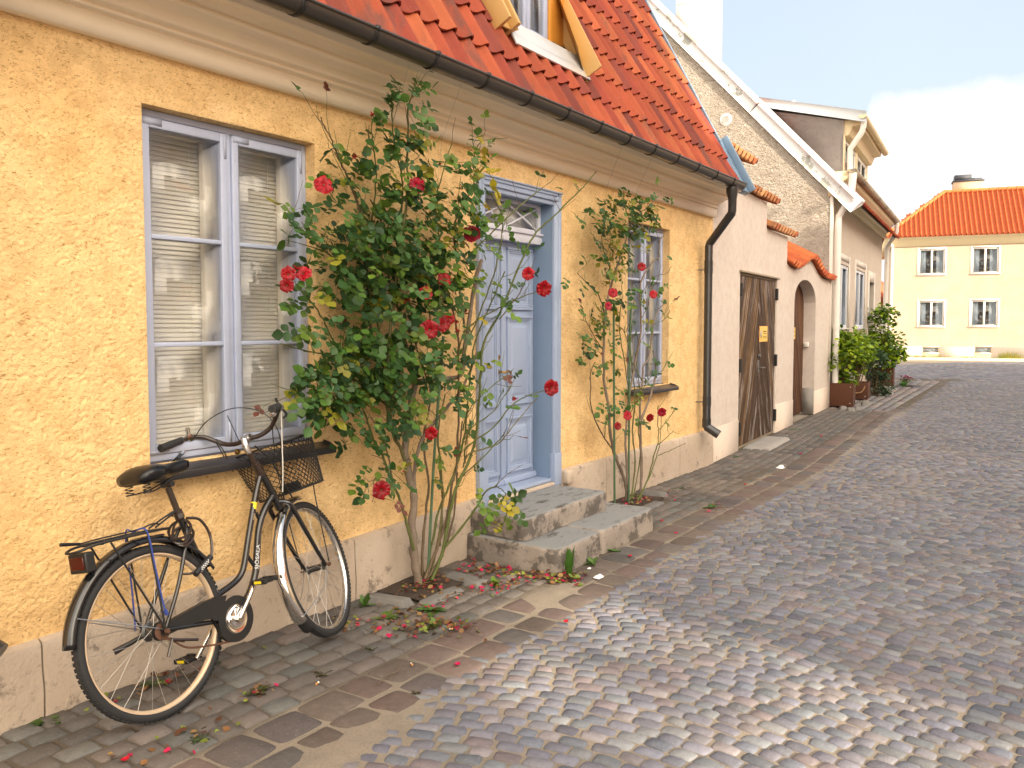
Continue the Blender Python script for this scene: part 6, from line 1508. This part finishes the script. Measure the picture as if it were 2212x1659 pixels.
# ================================================================== ROSES
LT = np.array([(0, 0, 0), (.26, .30, .05), (.55, .42, .06), (.82, .24, .02), (1.0, 0, -.05), (.82, -.24, .02), (.55, -.42, .06), (.26, -.30, .05), (.30, 0, -.02), (.6, 0, -.03), (.84, 0, -.04)])
LFc = np.array([(0, 8, 1, 0), (8, 9, 2, 1), (9, 10, 3, 2), (10, 4, 4, 3), (0, 7, 8, 0), (8, 7, 6, 9), (9, 6, 5, 10), (10, 5, 4, 4)])
LFc = [(0, 8, 1), (8, 9, 2, 1), (9, 10, 3, 2), (10, 4, 3), (0, 7, 8), (8, 7, 6, 9), (9, 6, 5, 10), (10, 5, 4)]
def nrm(v): v = np.array(v, float); return v / (np.linalg.norm(v) + 1e-9)
def leaflet(b, p, d, n, L_, c):
    d = nrm(d); n = nrm(np.array(n) - d * np.dot(n, d)); s = np.cross(n, d)
    V = p + L_ * (LT[:, :1] * d + LT[:, 1:2] * 1.05 * s + LT[:, 2:3] * n)
    b.add(V, LFc, 0, c)
GREEN = [(.050, .120, .022), (.040, .100, .022), (.075, .155, .024), (.032, .080, .026), (.115, .190, .025), (.055, .130, .038)]
def compound(b, p, d, L_, c, nl=5, droop=.3):
    d = nrm(d); nv = nrm((random.gauss(0, .35), -.75 + random.gauss(0, .3), .75 + random.gauss(0, .3))); s = nrm(np.cross(nv, d))
    pts = [p + d * L_ * t + np.array((0, 0, -droop * L_ * t * t)) for t in (0, .35, .75, 1.0)]
    b.tube([pts[0], pts[1], pts[3]], .0011, 3, 0, (.10, .12, .04), cap=False)
    k_ = L_ * .62
    order = [(pts[3], d, 1.15)] + [(pts[2], nrm(d * .45 + s), 1.0), (pts[2], nrm(d * .45 - s), 1.0)] + ([(pts[1], nrm(d * .3 + s), .8), (pts[1], nrm(d * .3 - s), .8)] if nl == 5 else [])
    for q, dd, z in order:
        cc = np.array(c) * random.uniform(.8, 1.25)
        leaflet(b, q, dd + np.array((random.gauss(0, .12), random.gauss(0, .12), random.gauss(0, .15) - .12)), nv + np.array((random.gauss(0, .25), random.gauss(0, .2), random.gauss(0, .25))), k_ * z * random.uniform(.85, 1.15), cc)
def rose(parent, p, r, idx, colr=None, bud=False):
    b = mb(); view = nrm((-.62 + random.gauss(0, .2), -.72, .10 + random.gauss(0, .2))); u_ = nrm(np.cross(view, (0, 0, 1))); w_ = np.cross(u_, view)
    base = np.array(colr if colr is not None else random.choice([(.34, .002, .008), (.40, .003, .014), (.27, .002, .008), (.38, .003, .026)]))
    p = np.array(p)
    rings = [(6, 1.0, .15, .62), (6, .82, .35, .55), (5, .60, .60, .46), (4, .38, .9, .36), (3, .20, 1.2, .28)] if not bud else [(3, .55, 1.15, .8), (3, .35, 1.3, .8)]
    for ri, (n_, rr, tilt, ww) in enumerate(rings):
        for k_ in range(n_):
            a = 2 * math.pi * (k_ + ri * .37) / n_ + random.gauss(0, .12); rad = u_ * math.cos(a) + w_ * math.sin(a); tan = -u_ * math.sin(a) + w_ * math.cos(a)
            out = nrm(rad * math.cos(tilt) + view * math.sin(tilt)); nn = nrm(np.cross(tan, out)) ; L_ = r * rr * random.uniform(.9, 1.1); W = r * ww * random.uniform(.9, 1.1)
            V = []
            for i_ in range(5):
                t = i_ / 4; wv = W * (.35 + 1.1 * t) * (1 if i_ < 4 else .72)
                curl = -.25 * t ** 3 * L_
                for j_ in range(5):
                    q = (j_ - 2) / 2
                    V.append(p - view * r * .18 + rad * r * .05 + out * L_ * t * (1 - .10 * q * q * (t > .9)) + tan * q * wv + view * (.28 * q * q * wv * (1 - ri * .1)) + (view * -curl * -1 if False else rad * 0 - view * .22 * t ** 3 * L_) + nn * random.gauss(0, .012 * r))
            cc = base * random.uniform(.75, 1.25); b.grid(V, 5, 5, 0, cc)
    b.tube([p - view * r * .75, p - view * r * .3, p - view * r * .1], [r * .08, r * .2, r * .22], 6, 0, (.05, .11, .03))
    for k_ in range(5):
        a = 2 * math.pi * k_ / 5; rad = u_ * math.cos(a) + w_ * math.sin(a); leaflet(b, p - view * r * .35, rad * .9 - view * .2, view, r * .62, (.06, .12, .03))
    return b.build('rose_bud' if bud else 'rose_flower', M['petal'], parent, smooth=True)
def bush(name, label, loc, canes, roses, clumps, L_, twigc, grp):
    root = thing(name, label, 'rose bush', loc, group=grp)
    extra = []
    for pts, r0, r1 in canes:
        if pts[0][2] < .15 and r0 < .0125:
            for q in range(1):
                o = np.array((random.gauss(0, .05), random.gauss(0, .02), 0)); extra.append(([tuple(np.array(p) + o * min(1, .5 + j * .5) + (np.array((random.gauss(0, .02), 0, random.gauss(0, .02))) if j else 0)) for j, p in enumerate(pts[:max(5, len(pts) * 2 // 3)])], r0 * .75, r1))
    canes = canes + extra
    b = mb(); nodes = []
    for pts, r0, r1 in canes:
        P = smoothpath(pts, 5); P = [p + np.array((random.gauss(0, .0022), random.gauss(0, .0022), random.gauss(0, .0015))) * (i > 0) for i, p in enumerate(P)]
        n_ = len(P); rr = np.linspace(r0, r1, n_) * (1 + .10 * np.sin(np.arange(n_) * 1.7)) ; thick = r0 > .0115
        colr = (.20, .155, .12) if thick else random.choice([(.10, .115, .035), (.13, .12, .05), (.12, .085, .05), (.09, .11, .03)])
        b.tube(P, rr, 8 if r0 > .008 else 6, 0, colr)
        for i in range(2, n_):
            if r0 < .013:
                for _ in range(2):
                    t = random.random(); q = P[i - 1] + (P[i] - P[i - 1]) * t; a = random.uniform(0, 6.28); dv = nrm((math.cos(a), math.sin(a) * .6 - .3, random.uniform(-.4, .1)))
                    b.tube([q, q + dv * (rr[i] + .007)], [.0022, .0003], 3, 0, (.16, .07, .04), cap=False)
            nodes.append((P[i], P[i] - P[i - 1], rr[i]))
    # twigs
    tips = []
    for _ in range(twigc):
        q, dv, rr_ = random.choice(nodes)
        if q[2] < .55: continue
        dv = nrm(dv); dd = nrm(dv + np.array((random.gauss(0, .8), random.gauss(-.15, .35), random.gauss(.15, .5)))); ln = random.uniform(.06, .22)
        mid_ = q + dd * ln * .5 + np.array((random.gauss(0, .012), 0, random.gauss(0, .012))); e_ = q + dd * ln + np.array((0, 0, .02)); e_[1] = min(e_[1], 3.37)
        b.tube([q, mid_, e_], [min(rr_ * .6, .0028), .002, .0012], 4, 0, random.choice([(.11, .12, .04), (.14, .10, .055), (.10, .12, .03)]), cap=False); tips.append((e_, dd))
    b.build('canes', M['bark'], root, smooth=60)
    # leaves in their clumps, each hanging from a short stalk
    b = mb()
    for (x, z, rx, rz, cnt, y0, y1) in clumps:
        cnt = int(cnt * LEAFK * (.55 if x > 4.25 and loc[0] < 5 else 1.0))
        for _ in range(cnt):
            a, s_ = random.uniform(0, 6.28), math.sqrt(random.random()); X_ = x + rx * s_ * math.cos(a); Z_ = z + rz * s_ * math.sin(a); Y_ = random.uniform(y0, y1)
            if Z_ > 2.72: Y_ = min(Y_, 3.12)
            p = np.array((X_, Y_, Z_)); dd = nrm((math.cos(a) * .6 + random.gauss(0, .5), random.gauss(-.25, .4), math.sin(a) * .3 + random.gauss(.0, .5)))
            c = np.array(random.choice(GREEN)) * random.uniform(.8, 1.2)
            rdm = random.random()
            if rdm < YEL * (1 + 1.5 * (x > 3.95)): c = np.array((.25, .24, .025))
            elif rdm < YEL * 2.0 and x > 3.9: c = np.array((.16, .09, .03))
            if (x > 3.95 and name == 'rose_bush' and loc[0] < 5) : c = c * np.array((1.45, 1.25, .95))
            compound(b, p, dd, L_ * random.uniform(.7, 1.2), c, 5 if random.random() < .75 else 3)
    for (q, dd) in tips:
        if random.random() < .30: compound(b, q, dd, L_ * random.uniform(.6, 1.0), np.array(random.choice(GREEN)) * random.uniform(.9, 1.3) if random.random() < .8 else (.14, .045, .03), 5 if random.random() < .5 else 3)
    b.build('foliage', M['leaf'], root, smooth=True)
    for i, (x, y, z, r) in enumerate(roses):
        x, y, z = x * .978, y * .978, 1.58 + (z - 1.58) * .978
        bud = r < .028
        rose(root, (x, y, z), r * (1.0 if not bud else 1.0), i, (.62, .02, .13) if (x > 5.2 and z < 1.7 and loc[0] < 5) or i == 25 else None, bud)
    return root
LEAFK, YEL = .98, .06
bush('rose_bush', 'large climbing rose with many red blooms growing between the big window and the blue door', (3.78, 3.25, 0), CANES1, ROSES1, [(x, z, rx, rz, n * (1.25 if x < 4.0 else 1.0), a, c_) for x, z, rx, rz, n, a, c_ in LEAF1], .080, 230, 'climbing roses on the yellow wall')
bush('rose_bush', 'smaller sparse climbing rose in front of the narrow window beyond the steps', (6.6, 3.25, 0), CANES2, ROSES2, [(x, z, rx, rz, n * (1.9 if z > 2.3 else 1.3), a, c_) for x, z, rx, rz, n, a, c_ in LEAF2], .072, 110, 'climbing roses on the yellow wall')
for k_, (P, lb) in enumerate(zip(STAKES, ('green garden stake standing behind the big rose bush', 'green garden stake nearest the steps at the smaller rose', 'green garden stake in the middle of the smaller rose'))):
    P = [list(p) for p in P]; P[0][2] = -.02
    b = mb(); b.tube(smoothpath(P, 6), .0085 if k_ == 0 else .0095, 10); tag(b.build('garden_stake', M['stake_green'], smooth=40), lb, 'stake', 'green stakes among the roses')

# ================================================================== WEEDS, LITTER
def at(x, y): return float(gz(x, y)) + .010
def weed(x, y, s, n_, c, label, kind='broad', up=.5):
    b = mb(); p0 = np.array((x, y, at(x, y) - .005))
    for k_ in range(n_):
        a = random.uniform(0, 6.28); el = random.uniform(.1, 1.0) * up; L_ = s * random.uniform(.6, 1.1)
        d0 = nrm((math.cos(a), math.sin(a), el + .2)); tan = nrm(np.cross(d0, (0, 0, 1))); cc = np.array(c) * random.uniform(.7, 1.3); m_ = 7; V = []
        for i_ in range(m_):
            t = i_ / (m_ - 1); q = p0 + d0 * L_ * t + np.array((0, 0, -.55 * L_ * t * t * (1 - el * .6))); q[2] = max(q[2], p0[2] + .004)
            w_ = L_ * (.16 if kind == 'broad' else .05) * math.sin(math.pi * min(1, t * .92 + .08)) * (1 + (.45 if kind == 'broad' else 0) * (i_ % 2))
            V += [q - tan * w_, q + np.array((0, 0, -.004)), q + tan * w_]
        b.grid(V, m_, 3, 0, cc)
    return tag(b.build('weed', M['leaf'], None, smooth=True), label, 'weed', 'weeds in the paving joints')
wd = [
 (1.60, 3.34, .075, 9, (.08, .14, .03), 'broad weed at the foot of the plinth beside the rear wheel', 'broad', .4),
 (2.02, 3.30, .08, 10, (.06, .09, .03), 'dark weed growing behind the rear wheel of the bicycle', 'broad', .3),
 (2.30, 3.26, .07, 9, (.06, .10, .03), 'weed clump under the chain guard by the wall', 'broad', .5),
 (2.235, 2.86, .085, 15, (.09, .10, .04), 'reddish weed tuft alone between the two wheels', 'broad', .6),
 (2.52, 2.76, .06, 12, (.09, .08, .04), 'small brown-green tuft right of the reddish weed', 'thin', .8),
 (2.86, 2.78, .05, 10, (.10, .11, .04), 'tiny grass tuft below the front wheel', 'thin', .9),
 (3.30, 3.26, .10, 9, (.10, .20, .04), 'upright fresh green weed at the plinth joint', 'broad', 1.6),
 (3.46, 2.90, .11, 14, (.09, .19, .04), 'large toothed green weed in front of the first rose bed', 'broad', .8),
 (3.20, 3.02, .09, 11, (.12, .18, .04), 'green weed beside the front wheel', 'broad', .9),
 (3.27, 2.72, .08, 9, (.12, .20, .04), 'weed with one tall leaf in the fallen leaves', 'broad', 1.4),
 (4.02, 2.88, .08, 9, (.13, .24, .03), 'bright green weed by the wide edging slab', 'broad', 1.2),
 (4.43, 2.60, .13, 4, (.08, .20, .03), 'single tall jagged leaf standing at the corner of the steps', 'broad', 4.0),
 (4.74, 2.60, .09, 8, (.10, .18, .04), 'weed growing under the long lower step block', 'broad', .9),
 (5.09, 2.62, .07, 9, (.10, .20, .04), 'weed at the crack between the lower step blocks', 'broad', .7),
 (6.75, 2.55, .09, 14, (.05, .12, .03), 'dark green weed on the road past the steps', 'broad', .8),
 (7.35, 3.12, .09, 9, (.08, .14, .05), 'pale weed on the pavement past the second rose', 'thin', .6),
 (9.6, 3.30, .10, 14, (.10, .20, .05), 'low green patch at the left foot of the gate', 'thin', .5),
 (12.6, 3.50, .10, 14, (.10, .20, .05), 'low green patch between the gate and the arched door', 'thin', .5),
 (2.62, 2.30, .03, 8, (.10, .09, .04), 'brown dry tuft on the border stones', 'thin', .7),
 (1.86, 2.70, .06, 12, (.08, .12, .04), 'grass tuft under the rear tyre', 'thin', .7),
]
for w_ in wd: weed(*w_)
# leaf litter: heaps nobody could count
b = mb()
def litter(x, y, sx, sy, n_, red=.18, green=.1, s=.028, lift=.02):
    for _ in range(n_):
        X_, Y_ = random.gauss(x, sx), random.gauss(y, sy)
        if STEP[0] - .0 < X_ < STEP[1] and Y_ > STEP[2] - .0: continue
        if Y_ > 3.36: continue
        p = np.array((X_, Y_, at(X_, Y_) + random.uniform(0, lift))); a = random.uniform(0, 6.28); rd = random.random()
        c = (.42, .012, .07) if rd < red else ((.16, .20, .03) if rd < red + green else random.choice([(.20, .10, .04), (.14, .06, .03), (.26, .16, .06), (.10, .045, .025)]))
        leaflet(b, p, (math.cos(a), math.sin(a), random.gauss(0, .3)), (random.gauss(0, .4), random.gauss(0, .4), 1), s * random.uniform(.6, 1.3), np.array(c) * random.uniform(.8, 1.2))
litter(4.22, 2.95, .07, .16, 130, .22, .05, .030); litter(4.33, 2.70, .06, .09, 90, .2, .15, .034); litter(4.36, 2.56, .07, .05, 60, .2, .3, .036)
litter(3.75, 3.2, .12, .09, 120, .2, .1, .03, .03); litter(3.98, 2.86, .09, .06, 80, .25, .1, .026); litter(3.22, 2.84, .10, .12, 120, .12, .25, .030); litter(3.33, 2.66, .06, .08, 60, .1, .2, .030)
litter(3.62, 2.93, .16, .03, 60, .2, .05, .02); litter(3.05, 3.12, .05, .05, 30, .2, .1, .024); litter(6.6, 3.2, .16, .08, 70, .2, .05, .03); litter(2.24, 2.85, .05, .04, 26, .2, .1, .024); litter(2.0, 3.28, .15, .03, 36, .25, .2, .028)
litter(1.55, 2.72, .20, .10, 22, .5, .1, .026, .002); litter(6.72, 2.52, .1, .05, 22, .2, .1, .024); litter(7.0, 3.0, .10, .04, 14, .4, .0, .026); litter(4.15, 3.25, .12, .08, 30, .5, .05, .026); litter(1.88, 2.76, .08, .08, 14, .1, .4, .03)
lo = b.build('fallen_leaves', M['litter'], None, smooth=True); tag(lo, 'drifts of fallen brown leaves and rose petals along the joints and step', 'leaf litter'); lo['kind'] = 'stuff'
# single petals and scraps
pet = [(2.94, 2.32, 'single red petal on the border stones below the front wheel'), (3.70, 2.19, 'single red petal lying at the edge of the sunlit patch'), (1.60, 2.78, 'long dark red petal between the dark paving stones'), (5.75, 2.45, 'pink petal on the road in front of the step joint'), (5.0, 2.46, 'small pink petal before the lower step'), (7.9, 2.65, 'red petal beyond the second rose'), (10.2, 2.75, 'red petal on the road before the gate'), (12.0, 2.95, 'red petal by the gate slab'), (6.05, 2.70, 'red petal beside the end of the lower step'), (18.6, 3.0, 'pink petal on the far road by the planters')]
for i_, (x, y, lb) in enumerate(pet):
    b = mb(); V = []; s_ = .017 if x < 9 else .03
    for u_ in np.linspace(-1, 1, 5):
        for v_ in np.linspace(-1, 1, 5):
            a_, c_ = u_ * math.sqrt(1 - v_ * v_ / 2), v_ * math.sqrt(1 - u_ * u_ / 2); V.append((x + a_ * s_, y + c_ * s_ * .8, at(x, y) + .006 + .010 * (a_ * a_ + c_ * c_ * .5)))
    b.grid(V, 5, 5, 0, (.55, .01, .03) if i_ % 3 else (.50, .01, .08)); tag(b.build('petal', M['petal'], None, smooth=True), lb, 'petal', 'fallen rose petals')
def crumple(x, y, s, label):
    b = mb(); V = []; n = 12
    for u_ in np.linspace(-1, 1, n):
        for v_ in np.linspace(-1, 1, n):
            h = .55 * s * (1 - max(abs(u_), abs(v_)) ** 2) * (.4 + fbm(np.array(u_ * 2 + x), np.array(v_ * 2.4 + y), 3, 3) * 1.2)
            V.append((x + s * (u_ + .25 * float(vnoise(u_ * 2, v_ * 2 + x, 4))), y + s * .7 * (v_ + .3 * float(vnoise(u_ * 3 + y, v_ * 2, 5))), at(x, y) + float(h)))
    b.grid(V, n, n); tag(b.build('paper_tissue', M['paper_white'], None), label, 'paper scrap', 'white paper scraps on the paving')
crumple(4.49, 2.42, .032, 'crumpled white tissue on the paving by the corner of the steps'); crumple(9.1, 2.66, .05, 'white paper scrap far along the gutter in front of the gate'); crumple(4.62, 2.56, .013, 'small white scrap close under the long lower step')
for x, y, a, lb in ((2.44, 2.70, .3, 'orange-tipped cigarette butt by the brown tuft'), (2.83, 2.50, 1.0, 'short white cigarette butt on the border stones'), (3.28, 2.63, 2.2, 'white cigarette butt lying in the fallen leaves')):
    b = mb(); d_ = np.array((math.cos(a), math.sin(a), 0)) * .013; c0 = np.array((x, y, at(x, y) + .006)); b.tube([c0 - d_, c0], .0042, 8, 0); b.tube([c0, c0 + d_ * .7], .0042, 8, 1)
    tag(b.build('cigarette_butt', [M['butt_orange'], M['paper_white']], None, smooth=40), lb, 'cigarette butt', 'cigarette butts on the paving')
b = mb(); b.tube([(2.58, 2.47, .018), (2.66, 2.50, .020), (2.72, 2.49, .018), (2.78, 2.53, .019)], [.003, .0035, .003, .002], 5); tag(b.build('twig', M['wood_stick'], None), 'thin bent twig lying on the border stones', 'twig')

# ================================================================== PLANTERS AND SHRUBS BY THE BEIGE HOUSE
def planter(x, y, ang, lx_, ly_, h, label):
    m_ = Matrix.Translation((x, y, .03)) @ Matrix.Rotation(R(ang), 4, 'Z'); t = thing('planter', label, 'planter', mat=m_, group='rusty steel planters by the beige house')
    b = mb(); ring2 = [((-lx_, -ly_), (lx_, -ly_ + .012)), ((-lx_, ly_ - .012), (lx_, ly_)), ((-lx_, -ly_ + .012), (-lx_ + .012, ly_ - .012)), ((lx_ - .012, -ly_ + .012), (lx_, ly_ - .012))]
    for (p, q) in ring2: b.box((p[0], p[1], 0), (q[0], q[1], h))
    b.box((-lx_ + .012, -ly_ + .012, .0), (lx_ - .012, ly_ - .012, .02)); b.build('box', M['corten'], t, bevel=.004)
    b = mb(); b.box((-lx_ + .013, -ly_ + .013, h - .06), (lx_ - .013, ly_ - .013, h - .05)); b.build('earth', M['soil'], t)
    b = mb()
    for zz in (.06, h - .07): b.lathe([(0, -.006), (.010, -.004), (.010, 0)], (-lx_, -ly_ + .05, zz), (1, 0, 0), 8); b.lathe([(0, -.006), (.010, -.004), (.010, 0)], (-lx_, ly_ - .05, zz), (1, 0, 0), 8)
    b.build('bolts', M['chrome'], t); return t
pl1 = planter(16.78, 3.78, 8, .33, .24, .44, 'rusty steel planter nearest the arched door with a leafy shrub')
pl2 = planter(18.55, 3.86, 6, .30, .24, .34, 'low rusty steel planter in the middle with a rope handle')
pl3 = planter(22.75, 4.10, 6, .30, .24, .46, 'rusty steel planter farthest along the beige house')
b = mb(); b.tube(smoothpath([(-.306, -.19, .28), (-.34, -.14, .17), (-.345, -.05, .13), (-.34, .05, .17), (-.306, .10, .26)]), .012, 8); b.build('rope_handle', simple('rope', (.30, .18, .09), .9), pl2, smooth=True)
def shrub(x, y, z0, h, r, n_, cols, label, leaf=.05, trunk=4, squash=.8, seed=1, clumps=14):
    rr = random.Random(seed); root = thing('shrub', label, 'shrub', (x, y, z0), group='leafy shrubs by the beige house')
    b = mb(); ends = []
    for k_ in range(clumps):
        a = rr.uniform(0, 6.28); q = rr.random() ** .6; zz = z0 + h * (.12 + .86 * rr.random()); pr = r * (1 - .35 * abs((zz - z0) / h - .5) * 2) * q
        ends.append((np.array((x + pr * math.cos(a), y + pr * math.sin(a) * squash, zz)), rr.uniform(.55, 1.2)))
    for e_, _ in ends:
        p0 = np.array((x + rr.uniform(-.06, .06), y + rr.uniform(-.05, .05), z0 - .06)); mid_ = p0 * .5 + e_ * .5 + np.array((0, 0, h * .1)); b.tube(smoothpath([p0, mid_, e_], 5), np.linspace(.014, .003, 11), 5, 0, (.13, .09, .05))
    b.build('stems', M['bark'], root, smooth=True)
    b = mb()
    for i_ in range(n_):
        e_, sc = ends[i_ % clumps]; cr_ = r * .40 * sc; v = np.array([rr.gauss(0, 1) for _ in range(3)]); v = v / np.linalg.norm(v) * rr.random() ** .4
        p = e_ + v * cr_; p[2] = max(p[2], z0 - .02); k_ = cols[rr.randrange(len(cols))]
        leaflet(b, p, nrm((v[0] + rr.gauss(0, .6), v[1] + rr.gauss(0, .6) - .2, v[2] * .3 + rr.gauss(-.2, .4))), (rr.gauss(0, .5), rr.gauss(-.3, .5), 1), leaf * rr.uniform(.7, 1.3), np.array(k_) * rr.uniform(.75, 1.25))
    b.build('foliage', M['leaf'], root, smooth=True); return root
LG = [(.26, .38, .015), (.20, .32, .015), (.33, .43, .025), (.13, .23, .015), (.08, .15, .015)]
shrub(16.85, 3.80, .40, 1.02, .56, 1500, LG, 'bright yellow-green shrub spilling over the nearest planter', .085, seed=3, clumps=20)
shrub(18.6, 3.85, .36, .95, .50, 900, LG, 'bright green shrub in the middle planter behind the dark one', .085, seed=4, clumps=14)
shrub(19.7, 3.72, .02, .98, .42, 1500, [(.035, .075, .025), (.05, .10, .035), (.03, .06, .03)], 'dark blue-green shrub with fine leaves between the planters', .05, seed=5, clumps=16)
shrub(22.6, 4.05, .42, 1.55, .72, 1900, LG + [(.05, .13, .01)] * 2, 'tallest green shrub rising from the farthest planter', .095, seed=8, clumps=26)
weed(23.0, 3.66, .26, 40, (.09, .20, .05), 'bushy low green plant at the foot of the farthest planter', 'thin', 1.4)
b = mb(); b.tube([(23.55, 3.70, -.02), (23.55, 3.70, .05)], .03, 6, 0, (.08, .14, .04))
for _ in range(26):
    x, y, z = random.gauss(23.55, .2), random.gauss(3.70, .08), random.uniform(.10, .24); b.tube([(23.55, 3.70, .03), ((x + 23.55) / 2, y, z * .7), (x, y, z)], .006, 4, 0, (.08, .14, .04), cap=False)
    for k_ in range(5): leaflet(b, np.array((x, y, z)), (math.cos(k_ * 1.26), math.sin(k_ * 1.26), .5), (0, -.5, 1), .045, np.array((.32, .03, .10)) * random.uniform(.7, 1.3))
tag(b.build('flowering_plant', M['petal'], None), 'small plant with crimson flowers beside the drain grating', 'flowers')
# dry grass along the foot of the far house
b = mb()
for _ in range(500):
    t = random.choice([-1.9, -1.6, -1.0, .2, 1.55, 1.7, 1.9, 2.1, 3.0]) + random.gauss(0, .16); q = fw(t, -.08 - random.random() * .08, .05); hh = random.uniform(.05, .16) if t < 1.4 else random.uniform(.08, .42)
    b.add([q, (q[0], q[1] + .02, q[2]), (q[0] + random.gauss(0, .03), q[1] + random.gauss(0, .06), q[2] + hh)], [(0, 1, 2)], 0, random.choice([(.45, .36, .06), (.32, .32, .07), (.20, .24, .05)]))
g_ = b.build('dry_grass', M['leaf'], None); g_['kind'] = 'stuff'; tag(g_, 'yellow dry grass growing along the foot of the cream corner house', 'grass')
# trees across the street, mirrored in the panes
def tree(x, y, h, r, label, n_=2600, seed=1):
    rr = random.Random(seed); root = thing('tree', label, 'tree', (x, y, 0), group=None)
    b = mb(); b.tube([(x, y, -.1), (x + .05, y, h * .3), (x - .05, y + .05, h * .55)], [.16, .12, .07], 10, 0, (.12, .09, .06)); ends = []
    for k_ in range(22):
        a = rr.uniform(0, 6.28); zz = h * rr.uniform(.45, .97); q = r * (1 - abs(zz / h - .68) * 1.5) * rr.random() ** .5; e_ = np.array((x + q * math.cos(a), y + q * math.sin(a), zz)); ends.append(e_)
        b.tube([(x, y, h * .35), ((x + e_[0]) / 2, (y + e_[1]) / 2, zz * .75), e_], [.05, .03, .01], 5, 0, (.12, .09, .06))
    b.build('trunk', M['bark'], root, smooth=True); b = mb()
    for i_ in range(n_):
        e_ = ends[i_ % 22]; v = np.array([rr.gauss(0, 1) for _ in range(3)]); v = v / np.linalg.norm(v) * rr.random() ** .4 * r * .42
        leaflet(b, e_ + v, nrm(v + np.array([rr.gauss(0, .4) for _ in range(3)])), (rr.gauss(0, .5), rr.gauss(0, .5), 1), .16, np.array(rr.choice([(.10, .17, .02), (.14, .22, .03), (.07, .13, .02)])))
    b.build('crown', M['leaf'], root, smooth=True)
tree(11.5, -4.0 - 9.5, 9.5, 3.0, 'tall leafy tree behind the ochre house across the street', seed=3)
